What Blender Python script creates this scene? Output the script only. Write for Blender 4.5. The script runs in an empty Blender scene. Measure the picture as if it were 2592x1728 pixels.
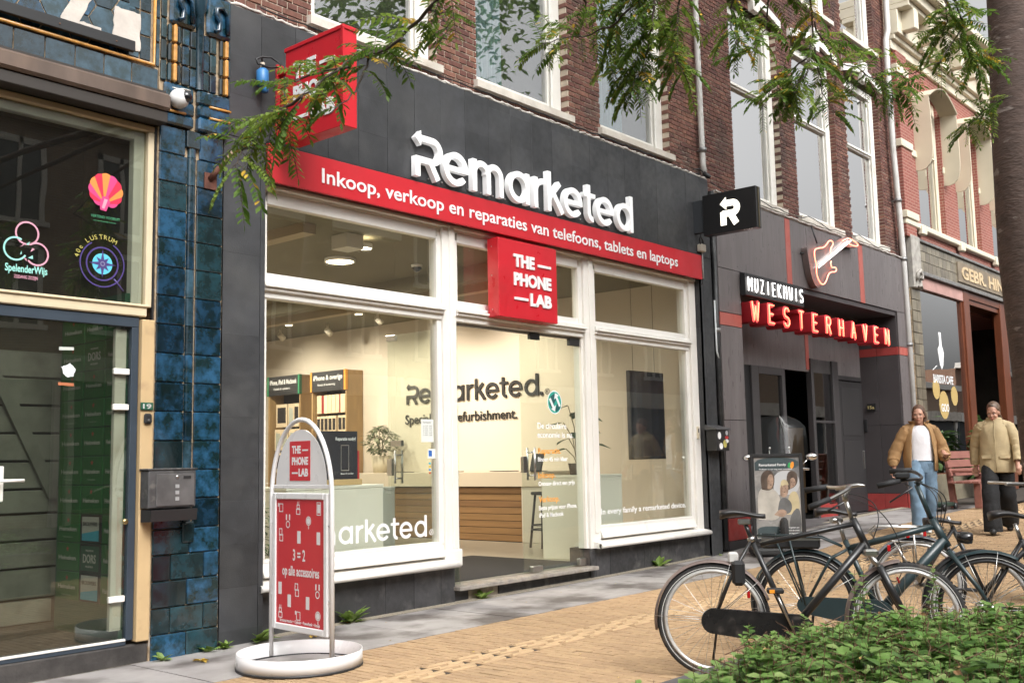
import bpy, bmesh, math, random
import numpy as np
from mathutils import Vector, Matrix
R_ = math.radians
SC = bpy.context.scene
COL = SC.collection
rnd = random.Random(7)

# ------------------------------------------------------------------ camera
cd = bpy.data.cameras.new('camera'); cam = bpy.data.objects.new('camera', cd); COL.objects.link(cam)
_y, _p, _r = R_(40.7), R_(6.5), R_(-1.17)
_f = Vector((math.cos(_y)*math.cos(_p), math.sin(_y)*math.cos(_p), math.sin(_p)))
_rt = Vector((math.sin(_y), -math.cos(_y), 0)); _up = _rt.cross(_f)
_r2 = _rt*math.cos(_r)+_up*math.sin(_r); _u2 = _up*math.cos(_r)-_rt*math.sin(_r)
cam.matrix_world = Matrix(((_r2.x, _u2.x, -_f.x, 0), (_r2.y, _u2.y, -_f.y, 0), (_r2.z, _u2.z, -_f.z, 1.33), (0, 0, 0, 1)))
cd.sensor_width = 36; cd.lens = 36*2640/2592; cd.clip_start = 0.05; cd.clip_end = 600
cd.dof.use_dof = True; cd.dof.focus_distance = 9.3; cd.dof.aperture_fstop = 7.1
SC.camera = cam

# ------------------------------------------------------------------ sky, sun, exposure (overcast)
SUN_EL, SUN_AZ = 46, 200          # azimuth clockwise from +Y (north)
w = bpy.data.worlds.new('World'); SC.world = w; w.use_nodes = True
nt = w.node_tree; bg = nt.nodes['Background']
sky = nt.nodes.new('ShaderNodeTexSky'); sky.sky_type = 'NISHITA'; sky.sun_disc = False
sky.sun_elevation = R_(SUN_EL); sky.sun_rotation = R_(SUN_AZ); sky.dust_density = 9.0; sky.air_density = 1.0
hs = nt.nodes.new('ShaderNodeHueSaturation'); hs.inputs['Saturation'].default_value = 0.05
nt.links.new(sky.outputs[0], hs.inputs['Color']); nt.links.new(hs.outputs[0], bg.inputs['Color'])
bg.inputs['Strength'].default_value = 0.15
sl = bpy.data.lights.new('sun', 'SUN'); sl.energy = 0.6; sl.angle = R_(25); sl.color = (1, .965, .91)
so = bpy.data.objects.new('sun', sl); COL.objects.link(so)
_az = R_(SUN_AZ); _el = R_(SUN_EL)
_sd = Vector((math.sin(_az)*math.cos(_el), math.cos(_az)*math.cos(_el), math.sin(_el)))
so.rotation_euler = _sd.to_track_quat('Z', 'Y').to_euler(); so.location = (0, -5, 20)
vs = SC.view_settings; vs.view_transform = 'Standard'; vs.look = 'None'; vs.gamma = 1; vs.exposure = 0.85; vs.use_curve_mapping = False
SC.render.engine = 'CYCLES'
cy = SC.cycles; cy.use_denoising = True; cy.max_bounces = 8; cy.transparent_max_bounces = 16; cy.caustics_reflective = False; cy.caustics_refractive = False
cy.sample_clamp_indirect = 6

# ------------------------------------------------------------------ materials
MATS = {}
def lin(c):
    if isinstance(c, str):
        c = c.lstrip('#'); v = [int(c[i:i+2], 16)/255 for i in (0, 2, 4)]
        return tuple(x/12.92 if x <= .04045 else ((x+.055)/1.055)**2.4 for x in v)
    return tuple(c)
def M(name, col=(.5, .5, .5), rough=.6, metal=0, var=0, vs=4, bump=0, bs=60, spec=.5, coat=0, piece=0, dirt=None, dvs=1.5, dlo=.5, dhi=.7, emit=None, es=0, stretch=None, sss=0, trans=0):
    """procedural principled material: col with noise variation, per-piece variation, dirt patches and fine bump"""
    if name in MATS: return MATS[name]
    m = bpy.data.materials.new(name); m.use_nodes = True; MATS[name] = m
    n = m.node_tree.nodes; L = m.node_tree.links; b = n['Principled BSDF']
    c = lin(col)
    b.inputs['Base Color'].default_value = (*c, 1); b.inputs['Roughness'].default_value = rough
    b.inputs['Metallic'].default_value = metal; b.inputs['Specular IOR Level'].default_value = spec
    if coat: b.inputs['Coat Weight'].default_value = coat; b.inputs['Coat Roughness'].default_value = .08
    if emit: b.inputs['Emission Color'].default_value = (*lin(emit), 1); b.inputs['Emission Strength'].default_value = es
    out = None
    tc = None
    def coord(scale):
        nonlocal tc
        if tc is None: tc = n.new('ShaderNodeNewGeometry')
        mp = n.new('ShaderNodeMapping'); L.new(tc.outputs['Position'], mp.inputs['Vector'])
        s = stretch or (1, 1, 1); mp.inputs['Scale'].default_value = tuple(scale*x for x in s)
        return mp.outputs[0]
    def noise(scale, det=5):
        t = n.new('ShaderNodeTexNoise'); t.inputs['Scale'].default_value = 1; t.inputs['Detail'].default_value = det
        L.new(coord(scale), t.inputs['Vector']); return t.outputs['Fac']
    def mix(a, bcol, fac, mode='MIX'):
        x = n.new('ShaderNodeMix'); x.data_type = 'RGBA'; x.blend_type = mode
        for s, v in ((x.inputs[6], a), (x.inputs[7], bcol)):
            if hasattr(v, 'is_linked'): L.new(v, s)
            else: s.default_value = (*v, 1)
        if hasattr(fac, 'is_linked'): L.new(fac, x.inputs[0])
        else: x.inputs[0].default_value = fac
        return x.outputs[2]
    def ramp(src, lo, hi, a=0., z=1.):
        r = n.new('ShaderNodeMapRange'); L.new(src, r.inputs[0]); r.inputs[1].default_value = lo; r.inputs[2].default_value = hi
        r.inputs[3].default_value = a; r.inputs[4].default_value = z; return r.outputs[0]
    if var:
        out = mix(tuple(x*(1-var) for x in c), tuple(min(1, x*(1+var)) for x in c), ramp(noise(vs), .3, .7))
    if piece:
        g = n.new('ShaderNodeNewGeometry'); oi = n.new('ShaderNodeObjectInfo')
        ad = n.new('ShaderNodeMath'); ad.operation = 'ADD'; L.new(g.outputs['Random Per Island'], ad.inputs[0]); L.new(oi.outputs['Random'], ad.inputs[1])
        fr = n.new('ShaderNodeMath'); fr.operation = 'FRACT'; L.new(ad.outputs[0], fr.inputs[0])
        v = ramp(fr.outputs[0], 0, 1, 1-piece, 1+piece)
        h = n.new('ShaderNodeHueSaturation'); L.new(v, h.inputs['Value'])
        w2 = ramp(fr.outputs[0], 0, 1, .5-piece*.025, .5+piece*.025); L.new(w2, h.inputs['Hue'])
        if out: L.new(out, h.inputs['Color'])
        else: h.inputs['Color'].default_value = (*c, 1)
        out = h.outputs[0]
    if dirt:
        out = mix(out or c, lin(dirt), ramp(noise(dvs, 8), dlo, dhi))
        L.new(ramp(noise(vs*3), .3, .7, max(0, rough-.12), min(1, rough+.12)), b.inputs['Roughness'])
    if out: L.new(out, b.inputs['Base Color'])
    if bump:
        bp = n.new('ShaderNodeBump'); bp.inputs['Strength'].default_value = bump; bp.inputs['Distance'].default_value = .01
        L.new(noise(bs, 6), bp.inputs['Height']); L.new(bp.outputs[0], b.inputs['Normal'])
    return m
def glassmat(name, tint=(1, 1, 1), gain=1.8, base=.02, dirt=.03):
    m = bpy.data.materials.new(name); m.use_nodes = True; n = m.node_tree.nodes; L = m.node_tree.links
    n.remove(n['Principled BSDF']); o = n['Material Output']
    t = n.new('ShaderNodeBsdfTransparent'); t.inputs[0].default_value = (*tint, 1)
    g = n.new('ShaderNodeBsdfGlossy'); g.inputs['Roughness'].default_value = .0
    d = n.new('ShaderNodeBsdfDiffuse'); d.inputs[0].default_value = (.6, .6, .57, 1)
    gi = n.new('ShaderNodeNewGeometry'); dt = n.new('ShaderNodeVectorMath'); dt.operation = 'DOT_PRODUCT'; L.new(gi.outputs['Incoming'], dt.inputs[0]); L.new(gi.outputs['Normal'], dt.inputs[1])
    ab = n.new('ShaderNodeMath'); ab.operation = 'ABSOLUTE'; L.new(dt.outputs['Value'], ab.inputs[0])
    om = n.new('ShaderNodeMath'); om.operation = 'SUBTRACT'; om.inputs[0].default_value = 1; L.new(ab.outputs[0], om.inputs[1])
    pw = n.new('ShaderNodeMath'); pw.operation = 'POWER'; pw.inputs[1].default_value = 5; L.new(om.outputs[0], pw.inputs[0])
    fr = n.new('ShaderNodeMath'); fr.operation = 'MULTIPLY_ADD'; fr.inputs[1].default_value = .96; fr.inputs[2].default_value = .04; L.new(pw.outputs[0], fr.inputs[0])
    ma = n.new('ShaderNodeMath'); ma.operation = 'MULTIPLY_ADD'; ma.use_clamp = True; ma.inputs[1].default_value = gain; ma.inputs[2].default_value = base
    L.new(fr.outputs[0], ma.inputs[0])
    geo = n.new('ShaderNodeNewGeometry'); ns = n.new('ShaderNodeTexNoise'); ns.inputs['Scale'].default_value = 1.2; ns.inputs['Detail'].default_value = 2
    L.new(geo.outputs['Position'], ns.inputs['Vector']); bp = n.new('ShaderNodeBump'); bp.inputs['Strength'].default_value = .05; bp.inputs['Distance'].default_value = .02
    L.new(ns.outputs[0], bp.inputs['Height']); L.new(bp.outputs[0], g.inputs['Normal'])
    x0 = n.new('ShaderNodeMixShader'); x0.inputs[0].default_value = dirt; L.new(t.outputs[0], x0.inputs[1]); L.new(d.outputs[0], x0.inputs[2])
    x = n.new('ShaderNodeMixShader'); L.new(ma.outputs[0], x.inputs[0]); L.new(x0.outputs[0], x.inputs[1]); L.new(g.outputs[0], x.inputs[2])
    L.new(x.outputs[0], o.inputs[0]); MATS[name] = m; return m

# ------------------------------------------------------------------ objects
def tag(o, label=None, cat=None, group=None, kind=None):
    if label: o['label'] = label
    if cat: o['category'] = cat
    if group: o['group'] = group
    if kind: o['kind'] = kind
    return o
def empty(name, loc=(0, 0, 0), rz=0, label=None, cat=None, group=None, kind=None):
    o = bpy.data.objects.new(name, None); COL.objects.link(o); o.empty_display_size = .1
    o.location = loc; o.rotation_euler = (0, 0, rz)
    return tag(o, label, cat, group, kind)
def root(o):
    while o.parent: o = o.parent
    return o
def link(name, me, mat=None, parent=None, loc=None):
    o = bpy.data.objects.new(name, me); COL.objects.link(o)
    if mat is not None and not me.materials: me.materials.append(mat)
    if parent: o.parent = parent
    if loc is not None: o.location = loc
    return o
def copy_tree(o, parent=None):
    c = o.copy(); COL.objects.link(c); c.parent = parent
    for ch in o.children: copy_tree(ch, c)
    return c

class MB:
    def __init__(s): s.v = []; s.f = []; s.sm = []
    def quad(s, a, b, c, d, smooth=False):
        i = len(s.v); s.v += [a, b, c, d]; s.f.append((i, i+1, i+2, i+3)); s.sm.append(smooth); return s
    def poly(s, pts):
        i = len(s.v); s.v += list(pts); s.f.append(tuple(range(i, i+len(pts)))); s.sm.append(False); return s
    def box(s, x0, x1, y0, y1, z0, z1, c=0):
        """box; c = chamfer on every edge"""
        if x0 > x1: x0, x1 = x1, x0
        if y0 > y1: y0, y1 = y1, y0
        if z0 > z1: z0, z1 = z1, z0
        i = len(s.v)
        if not c:
            s.v += [(x, y, z) for x in (x0, x1) for y in (y0, y1) for z in (z0, z1)]
            F = ((0, 1, 3, 2), (4, 6, 7, 5), (0, 4, 5, 1), (2, 3, 7, 6), (0, 2, 6, 4), (1, 5, 7, 3))
        else:
            c = min(c, (x1-x0)*.45, (y1-y0)*.45, (z1-z0)*.45)
            X = (x0, x1); Y = (y0, y1); Z = (z0, z1); sg = (1, -1)
            for a in (0, 1):
                for b_ in (0, 1):
                    for d in (0, 1):
                        s.v += [(X[a], Y[b_]+sg[b_]*c, Z[d]+sg[d]*c), (X[a]+sg[a]*c, Y[b_], Z[d]+sg[d]*c), (X[a]+sg[a]*c, Y[b_]+sg[b_]*c, Z[d])]
            k = lambda a, b_, d, t: (a*4+b_*2+d)*3+t
            F = [(k(0, 0, 0, 0), k(0, 0, 1, 0), k(0, 1, 1, 0), k(0, 1, 0, 0)), (k(1, 0, 0, 0), k(1, 1, 0, 0), k(1, 1, 1, 0), k(1, 0, 1, 0)),
                 (k(0, 0, 0, 1), k(1, 0, 0, 1), k(1, 0, 1, 1), k(0, 0, 1, 1)), (k(0, 1, 0, 1), k(0, 1, 1, 1), k(1, 1, 1, 1), k(1, 1, 0, 1)),
                 (k(0, 0, 0, 2), k(0, 1, 0, 2), k(1, 1, 0, 2), k(1, 0, 0, 2)), (k(0, 0, 1, 2), k(1, 0, 1, 2), k(1, 1, 1, 2), k(0, 1, 1, 2))]
            for d in (0, 1):      # edges along z, y, x
                pass
            for a in (0, 1):
                for b_ in (0, 1):
                    q = (k(a, b_, 0, 0), k(a, b_, 0, 1), k(a, b_, 1, 1), k(a, b_, 1, 0)); F.append(q if (a ^ b_) == 0 else q[::-1])
            for a in (0, 1):
                for d in (0, 1):
                    q = (k(a, 0, d, 2), k(a, 0, d, 0), k(a, 1, d, 0), k(a, 1, d, 2)); F.append(q if (a ^ d) == 0 else q[::-1])
            for b_ in (0, 1):
                for d in (0, 1):
                    q = (k(0, b_, d, 1), k(0, b_, d, 2), k(1, b_, d, 2), k(1, b_, d, 1)); F.append(q if (b_ ^ d) == 0 else q[::-1])
            for a in (0, 1):
                for b_ in (0, 1):
                    for d in (0, 1):
                        q = (k(a, b_, d, 0), k(a, b_, d, 2), k(a, b_, d, 1)); F.append(q if (a ^ b_ ^ d) == 0 else q[::-1])
        for f in F: s.f.append(tuple(i+j for j in f)); s.sm.append(False)
        return s
    def hexa(s, p):
        """8 corner points, bottom 4 (ccw) then top 4"""
        i = len(s.v); s.v += list(p)
        for f in ((3, 2, 1, 0), (4, 5, 6, 7), (0, 1, 5, 4), (1, 2, 6, 5), (2, 3, 7, 6), (3, 0, 4, 7)):
            s.f.append(tuple(i+j for j in f)); s.sm.append(False)
        return s
    def tube(s, pts, r, n=8, cap=True, closed=False, flat=1.0, up=None):
        pts = [Vector(p) for p in pts]; k = len(pts)
        rr = r if isinstance(r, (list, tuple)) else [r]*k
        i0 = len(s.v); prev = None
        for j, p in enumerate(pts):
            if closed: t = pts[(j+1) % k]-pts[j-1]
            else: t = pts[min(j+1, k-1)]-pts[max(j-1, 0)]
            t = t.normalized() if t.length > 1e-9 else Vector((0, 0, 1))
            if prev is None:
                a = Vector(up) if up else (Vector((0, 0, 1)) if abs(t.z) < .9 else Vector((1, 0, 0)))
                u = t.cross(a).normalized()
            else:
                u = prev-t*prev.dot(t); u = u.normalized() if u.length > 1e-6 else t.orthogonal().normalized()
            prev = u; v2 = t.cross(u)
            for q in range(n):
                a = 2*math.pi*q/n
                s.v.append(tuple(p+u*(rr[j]*math.cos(a))+v2*(rr[j]*flat*math.sin(a))))
        m = k if closed else k-1
        for j in range(m):
            for q in range(n):
                a = i0+j*n+q; b = i0+j*n+(q+1) % n; c = i0+((j+1) % k)*n+(q+1) % n; d = i0+((j+1) % k)*n+q
                s.f.append((a, b, c, d)); s.sm.append(n > 4)
        if cap and not closed:
            s.f.append(tuple(i0+q for q in range(n))[::-1]); s.sm.append(False)
            s.f.append(tuple(i0+(k-1)*n+q for q in range(n))); s.sm.append(False)
        return s
    def lathe(s, prof, o=(0, 0, 0), ax=(0, 0, 1), n=24, a0=0, a1=2*math.pi, smooth=True, ref=None):
        """prof: (radius, height) pairs turned about axis ax through o"""
        ax = Vector(ax).normalized(); u = Vector(ref) if ref else ax.orthogonal(); u = (u-ax*u.dot(ax)).normalized(); v2 = ax.cross(u); o = Vector(o)
        full = abs(a1-a0-2*math.pi) < 1e-6; m = n if full else n+1; i0 = len(s.v); k = len(prof)
        for j in range(m):
            a = a0+(a1-a0)*j/n; d = u*math.cos(a)+v2*math.sin(a)
            for r, h in prof: s.v.append(tuple(o+d*r+ax*h))
        for j in range(n):
            for q in range(k-1):
                a = i0+j*k+q; b = i0+((j+1) % m)*k+q
                s.f.append((a, b, b+1, a+1)); s.sm.append(smooth)
        return s
    def ball(s, c, r, n=12, m=8, rot=None):
        """ellipsoid"""
        rx, ry, rz = r if isinstance(r, (tuple, list)) else (r, r, r); i0 = len(s.v); c = Vector(c)
        for j in range(m+1):
            th = math.pi*j/m
            for q in range(n):
                a = 2*math.pi*q/n; p = Vector((rx*math.sin(th)*math.cos(a), ry*math.sin(th)*math.sin(a), rz*math.cos(th)))
                if rot: p = rot @ p
                s.v.append(tuple(c+p))
        for j in range(m):
            for q in range(n):
                a = i0+j*n+q; b = i0+j*n+(q+1) % n
                s.f.append((a, a+n, b+n, b)); s.sm.append(True)
        return s
    def mesh(s, name, off=None):
        me = bpy.data.meshes.new(name)
        v = s.v if off is None else [(a-off[0], b-off[1], c-off[2]) for a, b, c in s.v]
        me.from_pydata(v, [], s.f); me.polygons.foreach_set('use_smooth', s.sm)
        me.validate(); me.update(); return me
    def build(s, name, mat, parent=None, local=False):
        """links the shapes as one mesh; with a parent, world coordinates are turned into the root's own"""
        off = None
        if parent is not None and not local: off = root(parent).location
        return link(name, s.mesh(name, off), mat, parent)
def solo(name, mb, mat, label, cat, group=None, kind=None, base=None):
    """a one-mesh thing; origin at base"""
    vs_ = mb.v
    if base is None:
        xs = [v[0] for v in vs_]; ys = [v[1] for v in vs_]; zs = [v[2] for v in vs_]
        base = ((min(xs)+max(xs))/2, (min(ys)+max(ys))/2, min(zs))
    o = link(name, mb.mesh(name, base), mat); o.location = base
    return tag(o, label, cat, group, kind)
def fixnorm(o):
    bm = bmesh.new(); bm.from_mesh(o.data); bmesh.ops.recalc_face_normals(bm, faces=bm.faces); bm.to_mesh(o.data); bm.free(); return o

# ground height: level by the camera, rising gently to the right along the street
GX = [-150, 3, 4.6, 6, 7.5, 9.5, 11, 12.1, 13, 14, 15, 17, 19, 22, 30, 200]
GZ = [-.06, -.045, -.03, -.01, 0, .012, .035, .06, .12, .19, .24, .31, .35, .40, .46, .6]
def gz(x): return float(np.interp(x, GX, GZ))

# ------------------------------------------------------------------ lettering
FACE_S = ((1, 0, 0), (0, 0, 1))        # faces the street (-Y)
FACE_W = ((0, -1, 0), (0, 0, 1))       # faces -X
def _curve_mesh(cu, name):
    o = bpy.data.objects.new('t', cu); COL.objects.link(o)
    me = bpy.data.meshes.new_from_object(o); bpy.data.objects.remove(o); bpy.data.curves.remove(cu); me.name = name; me.materials.clear(); return me
def _place(me, o, face, sx, sy, ext, off):
    ux = Vector(face[0]); uy = Vector(face[1]); nz = ux.cross(uy); o = Vector(o)
    for v in me.vertices:
        v.co = o+ux*(v.co.x*sx)+uy*(v.co.y*sy)+nz*(v.co.z*ext)-Vector(off)
    return me
def split_letters(ob):
    """one object per letter: islands that overlap along the line stay together"""
    me = ob.data; n = len(me.vertices); par = list(range(n))
    def fd(i):
        while par[i] != i: par[i] = par[par[i]]; i = par[i]
        return i
    for p in me.polygons:
        a = fd(p.vertices[0])
        for v in p.vertices[1:]: par[fd(v)] = a
    rng = {}
    ax = 0 if (max(v.co.x for v in me.vertices)-min(v.co.x for v in me.vertices)) > .01 else 1
    for v in me.vertices:
        k = fd(v.index); c = v.co[ax]; r = rng.setdefault(k, [c, c]); r[0] = min(r[0], c); r[1] = max(r[1], c)
    grp = []
    for k, (a, b) in sorted(rng.items(), key=lambda t: t[1][0]):
        if grp and a < grp[-1][1]-.15*(b-a): grp[-1][1] = max(grp[-1][1], b); grp[-1][2].add(k)
        else: grp.append([a, b, {k}])
    own = {k: i for i, g_ in enumerate(grp) for k in g_[2]}; F = [[] for _ in grp]
    for p in me.polygons: F[own[fd(p.vertices[0])]].append(tuple(p.vertices))
    out = []
    for fs in F:
        idx = sorted({v for f in fs for v in f}); mp = {v: i for i, v in enumerate(idx)}
        m2 = bpy.data.meshes.new('letter'); m2.from_pydata([tuple(me.vertices[v].co) for v in idx], [], [tuple(mp[v] for v in f) for f in fs]); m2.update()
        out.append(link('letter', m2, me.materials[0], ob.parent))
    bpy.data.objects.remove(ob); return out
def text(name, s, o, face, h, width=None, mat=None, parent=None, ext=.003, bold=0., align='L', line=1.0, xs=1.0, label=None):
    """flat or raised lettering; o = left end of the base line, h = cap height, width fits the line"""
    cu = bpy.data.curves.new('t', 'FONT'); cu.body = s; cu.size = 1; cu.extrude = 1; cu.offset = bold; cu.resolution_u = 3; cu.space_line = line
    if align == 'C': cu.align_x = 'CENTER'
    me = _curve_mesh(cu, name); sc = h/.7
    xs_ = [v.co.x for v in me.vertices]
    if not xs_: return None
    x0, x1 = min(xs_), max(xs_); sx = sc*xs
    if width: sx = width/(x1-x0)
    for v in me.vertices:
        if align == 'L': v.co.x -= x0
        v.co.z = v.co.z*.5+.5
    off = root(parent).location if parent else Vector((0, 0, 0))
    _place(me, o, face, sx, sc, ext, off)
    ob = link(name, me, mat, parent)
    return ob
def sdf_mesh(name, fn, x0, x1, z0, z1, step):
    """contour of a signed-distance drawing -> filled flat outline (unit extrude -1..1)"""
    nx = int((x1-x0)/step)+2; nz = int((z1-z0)/step)+2
    X, Z = np.meshgrid(x0-step/2+step*np.arange(nx), z0-step/2+step*np.arange(nz), indexing='ij')
    D = fn(X, Z)+1e-9
    segs = {}
    def ip(a, b):
        (i, j), (k, l) = a, b; t = D[i, j]/(D[i, j]-D[k, l])
        return (X[i, j]+t*(X[k, l]-X[i, j]), Z[i, j]+t*(Z[k, l]-Z[i, j]))
    ins = D < 0
    for i in range(nx-1):
        for j in range(nz-1):
            c = [(i, j), (i+1, j), (i+1, j+1), (i, j+1)]
            b = [bool(ins[q]) for q in c]
            if all(b) or not any(b): continue
            ent = [q for q in range(4) if b[q] and not b[(q+1) % 4]]      # edge inside->outside
            exi = [q for q in range(4) if not b[q] and b[(q+1) % 4]]
            key = lambda q: tuple(sorted((c[q], c[(q+1) % 4])))
            if len(ent) == 1: segs[key(ent[0])] = key(exi[0])
            else:
                for e in ent: segs[key(e)] = key((e-1) % 4) if (e-1) % 4 in exi else key((e+1) % 4)
    cu = bpy.data.curves.new('t', 'CURVE'); cu.dimensions = '2D'; cu.fill_mode = 'BOTH'; cu.extrude = 1
    while segs:
        st, nx_ = next(iter(segs.items())); loop = [st]; del segs[st]; k = nx_
        while k in segs and k != st: loop.append(k); k2 = segs.pop(k); k = k2
        pts = [ip(*q) for q in loop]
        if len(pts) < 4: continue
        # drop nearly collinear points
        keep = [pts[0]]; n = len(pts)
        for q in range(1, n):
            a = keep[-1]; p = pts[q]; d = pts[(q+1) % n]
            ar = abs((p[0]-a[0])*(d[1]-a[1])-(p[1]-a[1])*(d[0]-a[0]))/max(1e-9, math.hypot(d[0]-a[0], d[1]-a[1]))
            if ar > step*.045: keep.append(p)
        if len(keep) < 3: continue
        sp = cu.splines.new('POLY'); sp.points.add(len(keep)-1); sp.use_cyclic_u = True
        for q, p in enumerate(keep): sp.points[q].co = (p[0], p[1], 0, 1)
    return _curve_mesh(cu, name)
# drawing primitives (arrays in, distances out)
def d_seg(X, Z, a, b, w):
    ax, az = a; bx, bz = b; L = math.hypot(bx-ax, bz-az); tx, tz = (bx-ax)/L, (bz-az)/L
    u = (X-ax)*tx+(Z-az)*tz; v = -(X-ax)*tz+(Z-az)*tx
    return np.maximum(np.abs(u-L/2)-L/2, np.abs(v)-w/2)
def d_arc(X, Z, c, r, w, a0=None, a1=None, ex=1.0):
    dx = (X-c[0])/ex; dz = Z-c[1]; d = np.abs(np.hypot(dx, dz)-r)-w/2
    if a0 is not None:
        a = np.degrees(np.arctan2(dz, dx)); m = (a0+a1)/2; h = (a1-a0)/2
        da = (a-m+180) % 360-180
        d = np.maximum(d, (np.abs(da)-h)*math.pi/180*r)
    return d
def d_poly(X, Z, P):
    ins = np.zeros(X.shape, bool); dm = np.full(X.shape, 1e9); n = len(P)
    for i in range(n):
        (x0, z0), (x1, z1) = P[i], P[(i+1) % n]
        L2 = (x1-x0)**2+(z1-z0)**2; t = np.clip(((X-x0)*(x1-x0)+(Z-z0)*(z1-z0))/L2, 0, 1)
        dm = np.minimum(dm, np.hypot(X-x0-t*(x1-x0), Z-z0-t*(z1-z0)))
        c = ((z0 > Z) != (z1 > Z)) & (X < (x1-x0)*(Z-z0)/(z1-z0+1e-12)+x0); ins ^= c
    return np.where(ins, -dm, dm)
def U(*d):
    r = d[0]
    for x in d[1:]: r = np.minimum(r, x)
    return r
# the word mark: letters on a base line, x height .335, ascender .44
WM = {}
def wordmark():
    if WM: return WM
    sw = .062; r = .137
    def ell(cx, cz=.1675): return lambda X, Z: d_arc(X, Z, (cx, cz), r, sw)
    def e(x):
        c = (x+.168, .1675)
        return lambda X, Z: U(d_arc(X, Z, c, r, sw, 0, 322), d_seg(X, Z, (c[0]-r, .165), (c[0]+r+sw/2, .165), .052))
    def R(x):
        return lambda X, Z: U(d_poly(X, Z, [(x, .375), (x+.075, .45), (x+.075, .30)]), d_seg(X, Z, (x+.06, .375), (x+.225, .375), sw),
            d_arc(X, Z, (x+.225, .27), .105, sw, -92, 92), d_seg(X, Z, (x+.03, .165), (x+.235, .165), sw), d_seg(X, Z, (x+.031, 0), (x+.031, .196), sw),
            d_seg(X, Z, (x+.19, .17), (x+.295, 0), sw))
    def m(x):
        a = .088
        return lambda X, Z: U(d_seg(X, Z, (x+.03, 0), (x+.03, .33), sw), *[d_arc(X, Z, (x+.03+a+k*2*a*1.16, .195), a*1.16, sw, 0, 180) if k else d_arc(X, Z, (x+.03+a*1.16, .195), a*1.16, sw, 0, 180) for k in (0, 1)],
            d_seg(X, Z, (x+.03+2*a*1.16, 0), (x+.03+2*a*1.16, .2), sw), d_seg(X, Z, (x+.03+a*1.16*4-.012, 0), (x+.03+a*1.16*4-.012, .2), sw))
    def a(x): return lambda X, Z: U(ell(x+.168)(X, Z), d_seg(X, Z, (x+.168+r, 0), (x+.168+r, .335), sw))
    def r_(x): return lambda X, Z: U(d_seg(X, Z, (x+.03, 0), (x+.03, .335), sw), d_arc(X, Z, (x+.155, .18), .125, sw, 80, 180))
    def k(x): return lambda X, Z: U(d_seg(X, Z, (x+.03, 0), (x+.03, .44), sw), d_seg(X, Z, (x+.03, .15), (x+.215, .335), sw), d_seg(X, Z, (x+.10, .21), (x+.255, 0), sw*1.05))
    def t(x): return lambda X, Z: U(d_seg(X, Z, (x+.09, .08), (x+.09, .425), sw), d_seg(X, Z, (x, .305), (x+.215, .305), .05), d_arc(X, Z, (x+.165, .105), .075, sw, 178, 275))
    def d(x): return lambda X, Z: U(ell(x+.168)(X, Z), d_seg(X, Z, (x+.168+r, 0), (x+.168+r, .44), sw))
    L = [('R', R, 0, .34), ('e', e, .375, .34), ('m', m, .775, .5), ('a', a, 1.31, .34), ('r', r_, 1.72, .25), ('k', k, 1.945, .28), ('e', e, 2.225, .34), ('t', t, 2.59, .25), ('e', e, 2.82, .34), ('d', d, 3.215, .345)]
    WM['letters'] = [(ch, sdf_mesh('letter', f(x), x-.04, x+wd+.06, -.03, .48, .0055)) for ch, f, x, wd in L]
    WM['w'] = 3.55
    return WM
def put_mark(parent, o, face, scale, ext, mat, name='letter', skip=0, xs=1.0):
    res = []
    for i, (ch, me0) in enumerate(wordmark()['letters']):
        if i < skip: continue
        me = me0.copy()
        for v in me.vertices: v.co.z = v.co.z*.5+.5
        _place(me, o, face, scale*xs, scale, ext, root(parent).location); res.append(link(name, me, mat, parent))
    return res
# ================================================================== SETTING: ground
m_soil = M('joint_sand', (.040, .030, .022), .95, var=.3, vs=9)
m_paver = M('yellow_clinker', (.375, .250, .140), .85, var=.07, vs=30, bump=.25, bs=90, piece=.09, dirt=(.25, .17, .10), dvs=1.1, dlo=.6, dhi=.95)
m_slab = M('grey_paving_slab', (.31, .29, .28), .7, var=.14, vs=3, bump=.2, bs=120, dirt=(.115, .10, .092), dvs=1.7, dlo=.47, dhi=.62, piece=.06)
m_grit = M('grit', (.30, .26, .2), .95, var=.4, vs=60, bump=.6, bs=160)
GXS = sorted(set(GX+[x*1.0 for x in range(-30, 60, 2)]))
g = MB()
for a, b in zip(GXS[:-1], GXS[1:]):
    g.quad((a, -150, gz(a)-.0055), (b, -150, gz(b)-.0055), (b, 7.3, gz(b)-.0055), (a, 7.3, gz(a)-.0055))
g.quad((-50, 7.3, -.1), (60, 7.3, -.1), (60, 90, -.1), (-50, 90, -.1))
gr = g.build('ground', m_soil); gr['kind'] = 'structure'
FWD = _f; CAMP = Vector((0, 0, 1.33))
def cv(p):
    d = Vector(p)-CAMP; z = d.dot(_f)
    return (1296+2640*d.dot(_r2)/z, 864-2640*d.dot(_u2)/z, z) if z > .1 else (-9999, -9999, z)
def inview(p, m=0):
    x, y, z = cv(p); return -m < x < 2592+m and -m < y < 1728+m
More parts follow.
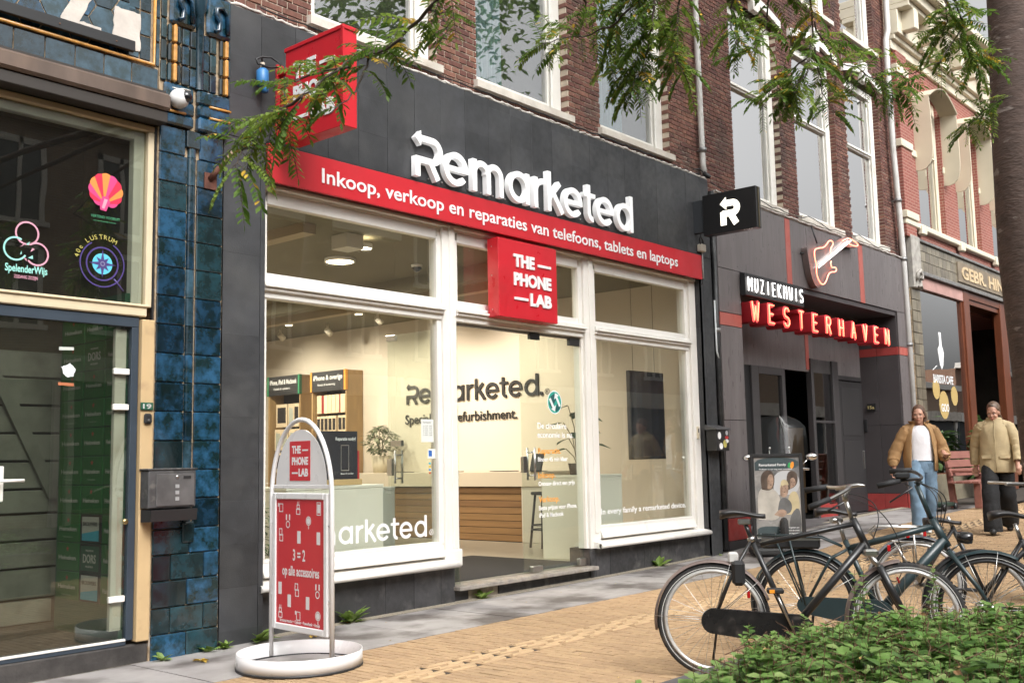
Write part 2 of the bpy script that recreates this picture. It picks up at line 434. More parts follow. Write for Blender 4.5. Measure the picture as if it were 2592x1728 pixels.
# pavers: long side runs across the street, half-bond rows along it
pave = empty('brick_paving', (9, 3.5, 0)); pave['kind'] = 'structure'
PX, PY = .0655, .205
pavers = []
for i in range(int((21-2.6)/PX)):
    x = 2.6+i*PX; off = (i % 2)*PY/2
    for j in range(int(4.6/PY)+1):
        y1 = 5.94-off-j*PY+(PY/2 if off else 0); y0 = y1-PY+.010
        if off and j == 0: y1 = 5.94; y0 = 5.94-PY/2+.006
        elif off: y1 = 5.94-PY/2-(j-1)*PY; y0 = y1-PY+.010
        if y1 > 4.862 and y0 < 5.168:                        # room for the ribbed guide line
            if y0 < 4.84 and y1 < 5.1: y1 = 4.860
            elif y1 > 5.19 and y0 > 4.9: y0 = 5.170
            else: continue
        yc = (y0+y1)/2
        if not inview((x, yc, gz(x)), 130): continue
        pavers.append((x, y0, y1))
def paver_box(mb, x, y0, y1, z, tz):
    a, b, c, d = (x, y0), (x+PX-.0075, y0), (x+PX-.0075, y1), (x, y1); k = .003
    zz = [z+tz[q] for q in range(4)]
    i = len(mb.v)
    mb.v += [(a[0], a[1], z-.03), (b[0], b[1], z-.03), (c[0], c[1], z-.03), (d[0], d[1], z-.03),
             (a[0], a[1], zz[0]-k), (b[0], b[1], zz[1]-k), (c[0], c[1], zz[2]-k), (d[0], d[1], zz[3]-k),
             (a[0]+k, a[1]+k, zz[0]), (b[0]-k, b[1]+k, zz[1]), (c[0]-k, c[1]-k, zz[2]), (d[0]+k, d[1]-k, zz[3])]
    for q in range(4):
        e = (q+1) % 4
        mb.f += [(i+q, i+e, i+4+e, i+4+q), (i+4+q, i+4+e, i+8+e, i+8+q)]
    mb.f.append((i+8, i+9, i+10, i+11)); mb.sm += [False]*9
pavers.sort(key=lambda p: cv((p[0], p[1], 0))[2] if inview((p[0], (p[1]+p[2])/2, gz(p[0]))) else 99)
full = [p for p in pavers if p[2]-p[1] > .19]
near = full[:300]; nearset = set(near)
mb = MB(); paver_box(mb, 0, 0, PY-.006, 0, (0, 0, 0, 0)); me_paver = mb.mesh('paver'); me_paver.materials.append(m_paver)
for x, y0, y1 in near:
    o = link('paver', me_paver, None, pave, Vector((x, y0, gz(x)+rnd.uniform(-.0015, .0015)))-pave.location)
    o.rotation_euler = (rnd.uniform(-.006, .006), rnd.uniform(-.012, .012), rnd.uniform(-.006, .006))
mb = MB()
for p in pavers:
    if p in nearset: continue
    x, y0, y1 = p; t = rnd.uniform(-.002, .0015); paver_box(mb, x, y0, y1, gz(x)+t, [rnd.uniform(-.001, .001) for _ in range(4)])
tag(mb.build('paver_field', m_paver, pave), kind='stuff')
# ribbed guide line: rows of long narrow raised bars, staggered
m_rib = M('guide_tile', (.36, .235, .125), .8, var=.12, vs=5, bump=.2, bs=90, piece=.1, dirt=(.28, .19, .11), dvs=2, dlo=.5, dhi=.8)
mb = MB(); mr = MB()
for i in range(int(17/.3)):
    x = 2.9+i*.3
    if not inview((x, 5, gz(x)), 150): continue
    mb.hexa([(x, 4.865, gz(x)-.04), (x+.297, 4.865, gz(x)-.04), (x+.297, 5.165, gz(x)-.04), (x, 5.165, gz(x)-.04),
             (x, 4.865, gz(x)-.002), (x+.297, 4.865, gz(x)-.002), (x+.297, 5.165, gz(x)-.002), (x, 5.165, gz(x)-.002)])
    for k in range(5):
        yy = 4.885+k*.057; s = (k % 2)*.15; z = gz(x)-.002
        xa, xb = x+.02+s*.9, x+.02+s*.9+.235
        mr.hexa([(xa, yy, z), (xb, yy, z), (xb, yy+.024, z), (xa, yy+.024, z), (xa+.006, yy+.005, z+.010), (xb-.006, yy+.005, z+.010), (xb-.006, yy+.019, z+.010), (xa+.006, yy+.019, z+.010)])
mb.build('guide_tile', m_rib, pave); tag(mr.build('guide_rib', M('guide_rib', (.45, .315, .18), .75, var=.1, vs=6), pave), kind='stuff')
# slab strip along the fronts
walk = empty('pavement', (9, 6.5, 0)); walk['kind'] = 'structure'
xs = 1.92
while xs < 19.6:
    L = 1.0
    for (ya, yb) in ((5.945, 6.965),):
        m2 = MB(); z0, z1 = gz(xs), gz(xs+L)
        m2.hexa([(xs+.004, ya, z0-.05), (xs+L-.004, ya, z1-.05), (xs+L-.004, yb, z1-.05), (xs+.004, yb, z0-.05),
                 (xs+.004, ya, z0+.002), (xs+L-.004, ya, z1+.002), (xs+L-.004, yb, z1+.002), (xs+.004, yb, z0+.002)])
        o = m2.build('slab', m_slab, walk)
        o.location.z += rnd.uniform(-.003, .001)
    xs += L
mb = MB()
for a, b in zip(GXS[:-1], GXS[1:]):
    if b < 1 or a > 20: continue
    mb.quad((a, 6.96, gz(a)+.0035), (b, 6.96, gz(b)+.0035), (b, 7.1, gz(b)+.012), (a, 7.1, gz(a)+.012))
tag(mb.build('grit_joint', m_grit, walk), kind='stuff')

# ================================================================== SHOP WITH THE BLACK CLADDING
YF, YC, YG = 7.06, 6.955, 7.115
m_white = M('white_frame_paint', (.76, .73, .68), .42, var=.05, vs=3, bump=.06, bs=40, dirt=(.42, .36, .29), dvs=2.3, dlo=.66, dhi=.86)
m_white2 = M('white_sash_paint', (.76, .735, .69), .42, var=.06, vs=3, bump=.06, bs=40, dirt=(.46, .39, .31), dvs=3, dlo=.6, dhi=.85)
m_clad = M('anthracite_slate', (.036, .037, .040), .52, var=.22, vs=5, bump=.12, bs=120, piece=.22, dirt=(.060, .060, .060), dvs=2, dlo=.5, dhi=.8)
m_riser = M('riser_slate', (.042, .041, .043), .6, var=.25, vs=7, bump=.2, bs=90, piece=.2, dirt=(.13, .125, .12), dvs=5, dlo=.55, dhi=.8)
m_mortar_d = M('dark_mortar', (.075, .062, .056), .9, var=.2, vs=8)
m_mortar = M('lime_mortar', (.46, .39, .31), .95, var=.25, vs=8, bump=.3, bs=120)
m_brick = M('brown_red_brick', (.155, .066, .048), .85, var=.25, vs=12, bump=.35, bs=110, piece=.34, dirt=(.05, .033, .03), dvs=2.2, dlo=.55, dhi=.75)
m_glass = glassmat('shop_glass', (.96, .98, .96), 1.2, .035, .012)
m_glass_up = glassmat('window_glass', (.92, .95, .95), 2.0, .24, .01)
m_steel = M('brushed_steel', (.45, .44, .43), .32, 1, var=.1, vs=30)
m_black = M('black_plastic', (.018, .018, .019), .45)
m_dark = M('dark_void', (.012, .012, .013), .9)
shop = empty('shop_building', (8.45, 7.05, 0), label='brick building with a charcoal slate shopfront, white frames and lit interior', cat='building')

def clip_slabs(x0, x1, z0, z1, xj, zj):
    X = [x0]+[x for x in xj if x0+.012 < x < x1-.012]+[x1]; Z = [z0]+[z for z in zj if z0+.012 < z < z1-.012]+[z1]
    return [(a, b, c, d) for a, b in zip(X[:-1], X[1:]) for c, d in zip(Z[:-1], Z[1:])]
XJ = [4.98+.35*k for k in range(25)]; ZJ = [4.96-.325*k for k in range(16)]
backing = MB()
backing.box(4.64, 12.2, YC+.012, YC+.3, 3.97, 5.045); backing.box(4.64, 5.025, YC+.012, YC+.34, -.1, 3.97); backing.box(11.945, 12.2, YC+.012, YC+.34, -.02, 3.97)
bk = backing.build('cladding_backing', m_mortar_d, shop)
for i, (a, b, c, d) in enumerate(clip_slabs(4.63, 12.21, 3.955, 5.05, XJ, ZJ)+clip_slabs(4.63, 5.03, gz(4.8)-.02, 3.955, XJ, ZJ)+clip_slabs(11.93, 12.21, .05, 3.955, XJ, ZJ)):
    yo = rnd.uniform(-.0015, .0015)
    MB().box(a+.0018, b-.0018, YC+yo, YC+.03, c+.003, d-.003, .0015).build('cladding_slab', m_clad, bk)
for a, b in zip([.05]+[z for z in ZJ[::-1] if .1 < z < 3.6], [z for z in ZJ[::-1] if .1 < z < 3.6]+[3.65]):
    MB().box(11.93, 11.95, YC+.034, 7.2, a+.002, b-.002, .0015).build('cladding_slab', m_clad, bk)
mb = MB()
pts = [(4.6+.045*k, YC+.012+rnd.uniform(-.008, .008), 5.062+rnd.uniform(-.008, .012)) for k in range(170)]
mb.tube(pts, [.012+rnd.uniform(-.004, .006) for _ in pts], 6)
mb.box(4.6, 12.22, YC+.01, 7.06, 5.0, 5.06)
mb.build('mortar_bead', M('sealing_mortar', (.50, .47, .43), .9, var=.3, vs=15, bump=.4, bs=80), shop)
# riser slabs below the sills, either side of the door
rb = MB().box(5.03, 7.3, 7.07, 7.35, -.1, .34).box(9.47, 11.93, 7.07, 7.35, -.1, .34).box(7.3, 9.47, 7.085, 7.35, -.1, .108).build('riser_backing', m_mortar_d, shop)
RJ = [9.57-.35*k for k in range(14)]
for a, b, c, d in clip_slabs(5.03, 7.30, -.05, .335, [6.06-.35*k for k in range(4)]+[6.41, 6.76, 7.11], [])+clip_slabs(9.47, 11.93, -.02, .335, [9.57, 9.84, 10.19, 10.53, 10.88, 11.22, 11.56], []):
    MB().box(a+.002, b-.002, 7.056+rnd.uniform(-.002, .002), 7.08, c, d, .002).build('riser_slab', m_riser, rb)
for a, b in ((7.32, 7.5), (7.95, 8.35), (8.353, 8.75), (8.753, 9.13), (9.133, 9.465)):
    MB().box(a, b, 7.075, 7.1, -.02, .104, .002).build('riser_slab', m_riser, rb)
MB().box(7.505, 7.945, 7.08, 7.12, -.02, .1, .01).build('bare_masonry', M('bare_masonry', (.33, .28, .22), .95, var=.35, vs=14, bump=.9, bs=35), rb)

# --- joinery
fr = MB()
fr.box(7.14, 7.40, 7.085, 7.2, .34, 3.655, .004).box(7.18, 7.365, 7.05, 7.09, .41, 3.655, .006).box(7.265, 7.335, 7.032, 7.055, .5, 3.655, .008)
fr.box(7.15, 7.38, 7.02, 7.09, .335, .5, .012)
fr.box(9.44, 9.70, 7.085, 7.2, .34, 3.655, .004).box(9.475, 9.665, 7.05, 7.09, .335, 3.655, .006).box(9.555, 9.625, 7.032, 7.055, .5, 3.655, .008)
fr.box(11.70, 11.925, 7.085, 7.2, .34, 3.655, .004).box(11.775, 11.925, 7.05, 7.09, .4, 3.655, .006)
fr.box(4.95, 5.13, 7.085, 7.2, .34, 3.655, .004)
fr.box(5.0, 11.93, 7.075, 7.2, 3.60, 3.70, .004).box(5.0, 11.93, 7.04, 7.08, 3.625, 3.66, .006)
frame = fr.build('door_frame', m_white, shop)
def shop_window(x0, x1, zb):
    """big pane + transom light with moulded transom bar"""
    a = MB()
    a.box(x0-.06, x0, 7.075, 7.15, zb, 3.52, .005); a.box(x1, x1+.06, 7.075, 7.15, zb, 3.52, .005)
    a.box(x0, x1, 7.075, 7.15, 3.495, 3.60, .005); a.box(x0, x1, 7.09, 7.15, 2.84, 2.915, .005)
    a.box(x0-.06, x1+.06, 7.06, 7.16, 2.70, 2.845, .006)
    a.box(x0-.06, x1+.06, 7.0, 7.07, 2.785, 2.81, .006); a.box(x0-.06, x1+.06, 7.025, 7.07, 2.755, 2.785, .008); a.box(x0-.06, x1+.06, 7.035, 7.07, 2.81, 2.85, .01)
    w_ = a.build('window', m_white2, shop)
    MB().box(x0-.005, x1+.005, 7.112, 7.118, 2.912, 3.498).build('pane', m_glass, w_)
    return w_
for x0, x1 in ((5.135, 7.12), (9.72, 11.685)):
    w_ = shop_window(x0, x1, .56)
    MB().box(x0-.005, x1+.005, 7.112, 7.118, .575, 2.703).build('pane', m_glass, w_)
    a = MB(); xa, xb = x0-.04, x1+.03
    a.hexa([(xa, 7.03, .455), (xb, 7.03, .455), (xb, 7.16, .40), (xa, 7.16, .40), (xa, 7.075, .555), (xb, 7.075, .555), (xb, 7.16, .58), (xa, 7.16, .58)])
    a.box(xa, xb, 7.07, 7.15, .545, .578, .006); a.box(xa, xb, 7.02, 7.06, .44, .462, .006)
    a.build('bottom_rail', m_white2, w_)
    xa, xb = (5.0, 7.25) if x0 < 7 else (9.52, 11.9)
    s = MB(); s.hexa([(xa, 6.94, .34), (xb, 6.94, .34), (xb, 7.12, .34), (xa, 7.12, .34), (xa, 6.94, .392), (xb, 6.94, .392), (xb, 7.12, .428), (xa, 7.12, .428)])
    s.tube([(xa, 6.945, .366), (xb, 6.945, .366)], .0265, 10)
    s.build('sill', m_white2, w_)
w_ = shop_window(7.415, 9.40, 2.84)
# --- entrance: right leaf closed, left leaf swung in, overhead rail, ribbed tread
door = MB().box(8.40, 9.435, 7.116, 7.126, .17, 2.66).build('door', glassmat('door_glass', (.92, .96, .93), .9, .03, .015), shop)
def pull(x, y, dx, dy, par):
    m = MB()
    for s in (1, -1):
        px, py = x+dx*s, y+dy*s
        m.tube([(px, py, 1.12), (px, py, 1.46)], .011, 10)
    for z in (1.17, 1.41): m.tube([(x-dx, y-dy, z), (x+dx, y+dy, z)], .008, 8)
    m.build('handle', m_steel, par)
pull(8.55, 7.12, 0, .05, door)
MB().box(8.40, 8.47, 7.10, 7.142, 1.2, 1.37, .003).build('lock_case', m_steel, door)
MB().box(8.52, 8.68, 7.095, 7.148, .165, .225, .004).build('patch_fitting', m_steel, door); MB().box(9.33, 9.45, 7.095, 7.148, .165, .24, .004).build('patch_fitting', m_steel, door)
MB().box(8.56, 8.72, 7.1, 7.145, 2.62, 2.69, .003).build('patch_fitting', m_black, door); MB().box(9.25, 9.43, 7.1, 7.145, 2.60, 2.68, .003).build('patch_fitting', m_black, door)
door2 = MB().box(7.436, 7.446, 7.14, 8.13, .19, 2.66).build('door', MATS['door_glass'], shop)
pull(7.441, 7.98, .05, 0, door2)
MB().box(7.42, 7.462, 8.06, 8.135, 1.2, 1.37, .003).box(7.42, 7.462, 7.92, 8.08, 1.50, 1.56, .003).build('lock_case', m_steel, door2)
MB().box(7.42, 7.462, 8.0, 8.135, 2.60, 2.66, .003).build('patch_fitting', m_steel, door2)
MB().box(7.405, 9.44, 7.12, 7.17, 2.675, 2.715, .003).build('door_rail', M('grey_metal', (.3, .3, .3), .5, .6), shop)
MB().box(7.40, 7.415, 7.09, 7.16, .15, 2.7, .002).build('side_light', MATS['door_glass'], shop)
t = MB().box(7.28, 9.5, 6.965, 7.16, .112, .15, .006)
for k in range(44): t.box(7.30+k*.05, 7.335+k*.05, 6.975, 7.15, .149, .1535)
t.build('door_tread', M('worn_aluminium', (.42, .38, .34), .55, .5, var=.3, vs=12, dirt=(.35, .29, .23), dvs=6), shop)

# --- upper brick wall with three tall windows
YB = 7.05
def brick_rows(rects, x_off=0., course=.0625, ln=.215):
    out = []
    for (x0, x1, z0, z1) in rects:
        k0 = int(math.floor(z0/course)); k1 = int(math.ceil(z1/course))
        for k in range(k0, k1):
            za, zb = max(z0, k*course), min(z1, k*course+course-.011)
            if zb-za < .02: continue
            hd = k % 2 == 0; L = ln/2 if hd else ln; sh = (.25*ln if hd else ((k//2) % 2)*ln/2)+x_off
            i0 = int(math.floor((x0-sh)/L))
            for i in range(i0, int((x1-x0)/L)+i0+3):
                xa, xb = max(x0, sh+i*L), min(x1, sh+(i+1)*L-.011)
                if xb-xa > .03: out.append((xa, xb, za, zb))
    return out
def lay_bricks(building, rects, mat, depth=.11, y=YB, nind=300, limit=None):
    bl = [b for b in brick_rows(rects) if inview(((b[0]+b[1])/2, y, (b[2]+b[3])/2), 260)]
    bl.sort(key=lambda b: (not inview(((b[0]+b[1])/2, y, (b[2]+b[3])/2)), cv(((b[0]+b[1])/2, y, b[2]))[2]))
    cache = {}; mass = MB(); n = 0
    wall = building
    for b in bl:
        w_, h_ = round(b[1]-b[0], 3), round(b[3]-b[2], 3); yo = rnd.uniform(-.003, .002)
        if n < nind and inview(((b[0]+b[1])/2, y, (b[2]+b[3])/2)):
            k = (w_, h_)
            if k not in cache:
                q = MB().box(0, w_, 0, depth, 0, h_, .003); cache[k] = q.mesh('brick'); cache[k].materials.append(mat)
            o = link('brick', cache[k], None, wall, Vector((b[0], y+yo, b[2]))-root(wall).location); n += 1
        else: mass.box(b[0], b[1], y+yo, y+depth, b[2], b[3], .003)
    if mass.v: tag(mass.build('brickwork', mat, wall), kind='stuff')
WIN1 = [(5.57, 7.12), (7.72, 9.27), (9.90, 11.43)]
TOP = 9.6
xs_ = [4.7]+[v for w2 in WIN1 for v in w2]+[12.36]
piers = [(xs_[i], xs_[i+1]) for i in range(0, len(xs_), 2)]
bw = MB()
for a, b in piers: bw.box(a+.009, b-.009, YB+.009, YB+.32, 5.02, TOP)
for a, b in WIN1: bw.box(a, b, YB+.009, YB+.32, 5.02, 5.17); bw.box(a, b, YB+.009, YB+.32, 7.75, TOP)
wall1 = bw.build('wall', m_mortar, shop)
lay_bricks(wall1, [(a, b, 5.075, TOP) for a, b in piers]+[(a, b, 5.07, 5.165) for a, b in WIN1]+[(a, b, 7.76, TOP) for a, b in WIN1], m_brick)
m_uw = M('weathered_white_paint', (.74, .72, .67), .5, var=.06, vs=3, bump=.1, bs=30, dirt=(.45, .40, .34), dvs=3.3, dlo=.6, dhi=.8)
m_stone = M('pale_sill_stone', (.60, .555, .49), .8, var=.15, vs=6, bump=.2, bs=60, dirt=(.34, .29, .24), dvs=3, dlo=.5, dhi=.75)
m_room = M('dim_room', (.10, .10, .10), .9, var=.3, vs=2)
def curtain(x0, x1, z0, z1, y, mat, par, waves=9, gather=0, name='curtain'):
    n = 60; m = MB(); rows = 8
    for r in range(rows+1):
        z = z0+(z1-z0)*r/rows
        for i in range(n+1):
            u = i/n; g_ = gather*(1-abs(1-2*(r/rows)))*(u) if gather else 0
            x = x0+(x1-x0)*u*(1-g_); m.v.append((x, y+.035*math.sin(u*waves*6.28+r*.25)+.012*math.sin(u*31), z))
    for r in range(rows):
        for i in range(n):
            a = r*(n+1)+i; m.f.append((a, a+1, a+n+2, a+n+1)); m.sm.append(True)
    return m.build(name, mat, par)
m_glass_sky = glassmat('sky_glass', (.85, .88, .88), 3.0, .80, .0)
def tall_window(building, a, b, z0, z1, bar=None, glass=m_glass_up, sill=True, yb=YB, mat=m_uw, sx=.05):
    f = MB(); y0 = yb+.10
    f.box(a, a+.09, y0, y0+.12, z0, z1, .005).box(b-.15, b, y0, y0+.12, z0, z1, .005).box(a+.09, b-.15, y0, y0+.12, z1-.12, z1, .005).box(a+.09, b-.15, y0, y0+.12, z0, z0+.05, .005)
    f.box(a+.09, a+.14, y0+.03, y0+.1, z0+.05, z1-.12, .004).box(b-.215, b-.15, y0+.03, y0+.1, z0+.05, z1-.12, .004)
    f.box(a+.14, b-.215, y0+.03, y0+.1, z0+.05, z0+.12, .004)
    f.box(b-.19, b-.165, y0-.012, y0+.01, z0, z1, .006)
    if bar:
        f.box(a+.09, b-.15, y0+.01, y0+.1, bar-.045, bar+.045, .006).box(a+.09, b-.15, y0-.015, y0+.02, bar-.015, bar+.015, .005)
    w_ = f.build('window', mat, building)
    MB().box(a+.13, b-.205, y0+.06, y0+.066, z0+.1, z1-.1).build('pane', glass, w_)
    if sill:
        s = MB(); s.hexa([(a-sx, yb-.06, z0-.085), (b+sx, yb-.06, z0-.085), (b+sx, yb+.12, z0-.085), (a-sx, yb+.12, z0-.085),
                          (a-sx, yb-.06, z0-.01), (b+sx, yb-.06, z0-.01), (b+sx, yb+.12, z0+.02), (a-sx, yb+.12, z0+.02)])
        s.build('sill', m_stone, w_)
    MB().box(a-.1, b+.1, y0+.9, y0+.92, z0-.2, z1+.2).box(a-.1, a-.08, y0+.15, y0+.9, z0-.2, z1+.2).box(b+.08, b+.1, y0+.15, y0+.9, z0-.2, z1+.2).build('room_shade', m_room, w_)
    return w_
m_cur_b = M('blue_grey_curtain', (.30, .44, .48), .9, var=.12, vs=6)
m_cur_w = M('patterned_net_curtain', (.72, .71, .66), .95, var=.1, vs=3, dirt=(.38, .40, .30), dvs=28, dlo=.6, dhi=.64)
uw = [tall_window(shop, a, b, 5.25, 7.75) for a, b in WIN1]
MB().box(6.05, 6.6, 7.6, 7.65, 5.5, 7.7).build('room_divider', M('pale_panel', (.5, .5, .5), .8), uw[0])
curtain(7.85, 8.42, 5.3, 7.7, 7.35, m_cur_b, uw[1], 8); curtain(8.2, 9.05, 5.3, 7.7, 7.45, m_cur_w, uw[1], 4)
curtain(10.05, 10.75, 5.3, 7.7, 7.35, m_cur_b, uw[2], 7)
# --- building body behind, roof
MB().box(4.7, 12.36, 7.38, 18.4, 3.74, TOP).build('upper_floor', m_mortar_d, shop)
MB().box(4.65, 12.4, 6.95, 18.5, TOP, TOP+.25, .02).build('roof', m_stone, shop)
# grey downpipe on the party line with clamps
def pipe(name, pts, r, mat, label, clamps=(), group=None):
    m = MB(); m.tube(pts, r, 12)
    e = empty(name, pts[-1], label=label, cat='pipe', group=group)
    m.build('pipe', mat, e)
    c = MB()
    for z in clamps:
        x = float(np.interp(z, [p[2] for p in pts[::-1]], [p[0] for p in pts[::-1]])); c.lathe([(r+.001, -.03), (r+.012, -.03), (r+.012, .03), (r+.001, .03)], (x, pts[0][1], z), n=14)
        c.box(x-.015, x+.015, pts[0][1]+r, pts[0][1]+r+.08, z-.01, z+.01)
    if clamps: c.build('clamp', M('pipe_clamp', (.25, .25, .25), .5, .7), e)
    return e
m_zinc = M('grey_pvc_pipe', (.50, .49, .47), .5, var=.1, vs=4, dirt=(.33, .30, .27), dvs=3, dlo=.55, dhi=.8)
pipe('downpipe', [(12.12, 6.97, 9.5), (12.13, 6.98, 7), (12.15, 6.98, 5.25), (12.15, 6.96, 5.12)], .04, m_zinc, 'pale grey downpipe on the brick wall above the black shop cladding', (5.45, 7.2))
pipe('drain_hose', [(12.285, 6.95, 4.9), (12.285, 6.95, 2.75), (12.28, 6.95, .12)], .038, M('black_pipe', (.02, .021, .022), .4, dirt=(.06, .06, .06), dvs=6), 'black drainpipe between the slate pillar and the grey music shop panels', (3.0, 1.6, .6))
pipe('conduit', [(12.235, 6.94, 3.4), (12.24, 6.94, 2.72), (12.27, 6.93, 2.62)], .012, M('pale_conduit', (.6, .62, .62), .4), 'thin pale conduit running beside the black drainpipe')
# ================================================================== BLUE TILED BUILDING (left)
YT = 6.95
m_tile = None
def tilemat(name, c1, c2, c3):
    m = M(name, c1, .16, var=0, coat=.6)
    n = m.node_tree.nodes; L = m.node_tree.links; b = n['Principled BSDF']
    ge = n.new('ShaderNodeNewGeometry'); oi = n.new('ShaderNodeObjectInfo')
    ad = n.new('ShaderNodeVectorMath'); ad.operation = 'MULTIPLY_ADD'; L.new(oi.outputs['Random'], ad.inputs[0]); ad.inputs[1].default_value = (9, 9, 9); L.new(ge.outputs['Position'], ad.inputs[2])
    n1 = n.new('ShaderNodeTexNoise'); n1.inputs['Scale'].default_value = 9; n1.inputs['Detail'].default_value = 7; n1.inputs['Roughness'].default_value = .7; L.new(ad.outputs[0], n1.inputs['Vector'])
    cr = n.new('ShaderNodeValToRGB'); e = cr.color_ramp.elements
    e[0].position = .40; e[0].color = (*lin(c2), 1); e[1].position = .62; e[1].color = (*lin(c1), 1); k = e.new(.5); k.color = (*lin(c3), 1)
    L.new(n1.outputs[0], cr.inputs[0])
    h = n.new('ShaderNodeHueSaturation'); mr = n.new('ShaderNodeMapRange'); L.new(oi.outputs['Random'], mr.inputs[0]); mr.inputs[3].default_value = .4; mr.inputs[4].default_value = 1.35
    L.new(mr.outputs[0], h.inputs['Value']); L.new(cr.outputs[0], h.inputs['Color']); L.new(h.outputs[0], b.inputs['Base Color'])
    bp = n.new('ShaderNodeBump'); bp.inputs['Strength'].default_value = .12; bp.inputs['Distance'].default_value = .01; n2 = n.new('ShaderNodeTexNoise'); n2.inputs['Scale'].default_value = 22
    L.new(ge.outputs['Position'], n2.inputs['Vector']); L.new(n2.outputs[0], bp.inputs['Height']); L.new(bp.outputs[0], b.inputs['Normal'])
    return m
m_tile = tilemat('blue_glazed_tile', (.020, .075, .145), (.005, .018, .020), (.010, .040, .070))
m_tile_g = tilemat('grey_blue_glazed_tile', (.035, .075, .105), (.012, .03, .035), (.022, .05, .07))
m_tile_d = tilemat('dark_green_glazed_tile', (.012, .042, .055), (.006, .016, .018), (.01, .028, .034))
m_grout = M('tan_grout', (.34, .25, .16), .9, var=.4, vs=20, dirt=(.45, .42, .38), dvs=8, dlo=.62, dhi=.7)
m_gold = M('amber_glaze', (.50, .24, .055), .25, var=.3, vs=25, coat=.5)
m_ochre = M('ochre_paint', (.50, .355, .19), .55, var=.06, vs=4, bump=.06, bs=40, dirt=(.33, .22, .12), dvs=5, dlo=.62, dhi=.8)
m_cream = M('cream_paint', (.60, .50, .34), .5, var=.06, vs=4, dirt=(.4, .32, .2), dvs=5, dlo=.6, dhi=.8)
m_navy = M('navy_door_paint', (.032, .045, .062), .45, var=.1, vs=6)
m_brownmetal = M('brown_awning_case', (.115, .082, .065), .5, .2, var=.3, vs=5, stretch=(1, 1, .3), dirt=(.2, .13, .09), dvs=2)
left = empty('tiled_building', (2, 7.05, 0), label='old building clad in glossy dark blue glazed tiles with an ochre framed window', cat='building')
lb = MB().box(4.055, 4.622, YT+.008, YT+.3, -.1, 5.3).box(-4, 4.05, YT+.012, YT+.35, 4.13, 6.6).build('wall', m_grout, left)
MB().box(-4, 4.62, YT+.4, 14, 4.2, 6.6).box(-4, 4.62, 12, 14, -.1, 4.2).box(4.25, 4.62, YT+.31, 12, -.1, 4.2).box(-4.2, -4, 7, 14, -.1, 6.6).build('building_body', m_mortar_d, left)
def tile(a, b, c, d, mat=m_tile, y=YT, proud=.012, ch=.006, par=lb, name='tile'):
    return MB().box(a+.003, b-.003, y-proud+rnd.uniform(-.001, .001), y+.01, c+.003, d-.003, ch).build(name, mat, par)
ZR = [3.69, 3.47, 3.255, 3.035, 2.82, 2.60, 2.385, 2.17, 1.955, 1.74, 1.525, 1.31, 1.10, .885]
for zt, zb in zip(ZR[:-1], ZR[1:]):
    tile(4.06, 4.298, zb, zt, m_tile_d if rnd.random() < .3 else m_tile); tile(4.382, 4.615, zb, zt, m_tile_d if rnd.random() < .3 else m_tile)
    MB().lathe([(.036, zb+.003), (.036, zt-.003)], (4.34, YT+.012, 0), n=10, a0=math.pi, a1=2*math.pi, ref=(1, 0, 0)).build('tile', m_tile if rnd.random() < .3 else m_tile_g, lb)
tile(4.06, 4.28, 3.69, 3.9); tile(4.40, 4.615, 3.69, 3.9); tile(4.28, 4.40, 3.76, 3.9, m_tile_g, proud=.03)
for a, b, c, d, m_ in ((4.06, 4.36, .70, .885, m_tile_d), (4.36, 4.615, .70, .885, m_tile), (4.06, 4.21, .515, .70, m_tile_d), (4.21, 4.485, .515, .70, m_tile_d), (4.485, 4.615, .515, .70, m_tile),
                   (4.06, 4.345, .325, .515, m_tile_d), (4.345, 4.615, .325, .515, m_tile), (4.06, 4.21, .14, .325, m_tile_d), (4.21, 4.485, .14, .325, m_tile_d), (4.485, 4.615, .14, .325, m_tile_d),
                   (4.06, 4.345, -.06, .14, m_tile), (4.345, 4.615, -.06, .14, m_tile_d)):
    tile(a, b, c, d, m_)
MB().box(4.29, 4.39, YT-.035, YT, .78, .93, .01).build('tile', m_tile_d, lb)
for k in range(5): tile(4.057, 4.108, 4.245+k*.165, 4.405+k*.165, m_tile_d, proud=.014)
MB().lathe([(.036, 3.69), (.036, 3.76)], (4.34, YT+.012, 0), n=10, a0=math.pi, a1=2*math.pi, ref=(1, 0, 0)).build('tile', m_tile_g, lb)
# capital: stacked relief blocks, amber bars, rounded rib, hooked scroll reliefs
for a, b, c, d, pr in ((4.065, 4.33, 3.905, 4.0, .05), (4.36, 4.64, 3.905, 4.02, .06), (4.07, 4.34, 4.0, 4.11, .04), (4.36, 4.655, 4.02, 4.12, .05), (4.08, 4.34, 4.11, 4.24, .03), (4.36, 4.66, 4.12, 4.24, .04)):
    tile(a, b, c, d, m_tile, proud=pr, ch=.015)
for a, b, z in ((4.075, 4.25, 4.005), (4.46, 4.65, 4.115), (4.46, 4.645, 4.025)):
    MB().tube([(a, YT-.05, z), (b, YT-.05, z+.005)], .011, 8).build('gilt_bar', m_gold, lb)
for a, b in ((4.235, 4.30), (4.305, 4.36), (4.42, 4.475), (4.48, 4.54)):
    for c, d in ((4.245, 4.40), (4.405, 4.56), (4.565, 4.70)): tile(a, b, c, d, m_tile_d if rnd.random() < .4 else m_tile, proud=.02)
for a, b in ((4.11, 4.225), (4.565, 4.665)):
    for k in range(3):
        c = 4.245+k*.155
        for (xa, xb, m_, pr) in ((a, a+.035, m_tile_d, .03), (a+.037, a+.075, m_gold, .045), (a+.077, b, m_tile_d, .03)): tile(xa, xb, c, c+.15, m_, proud=pr, ch=.01)
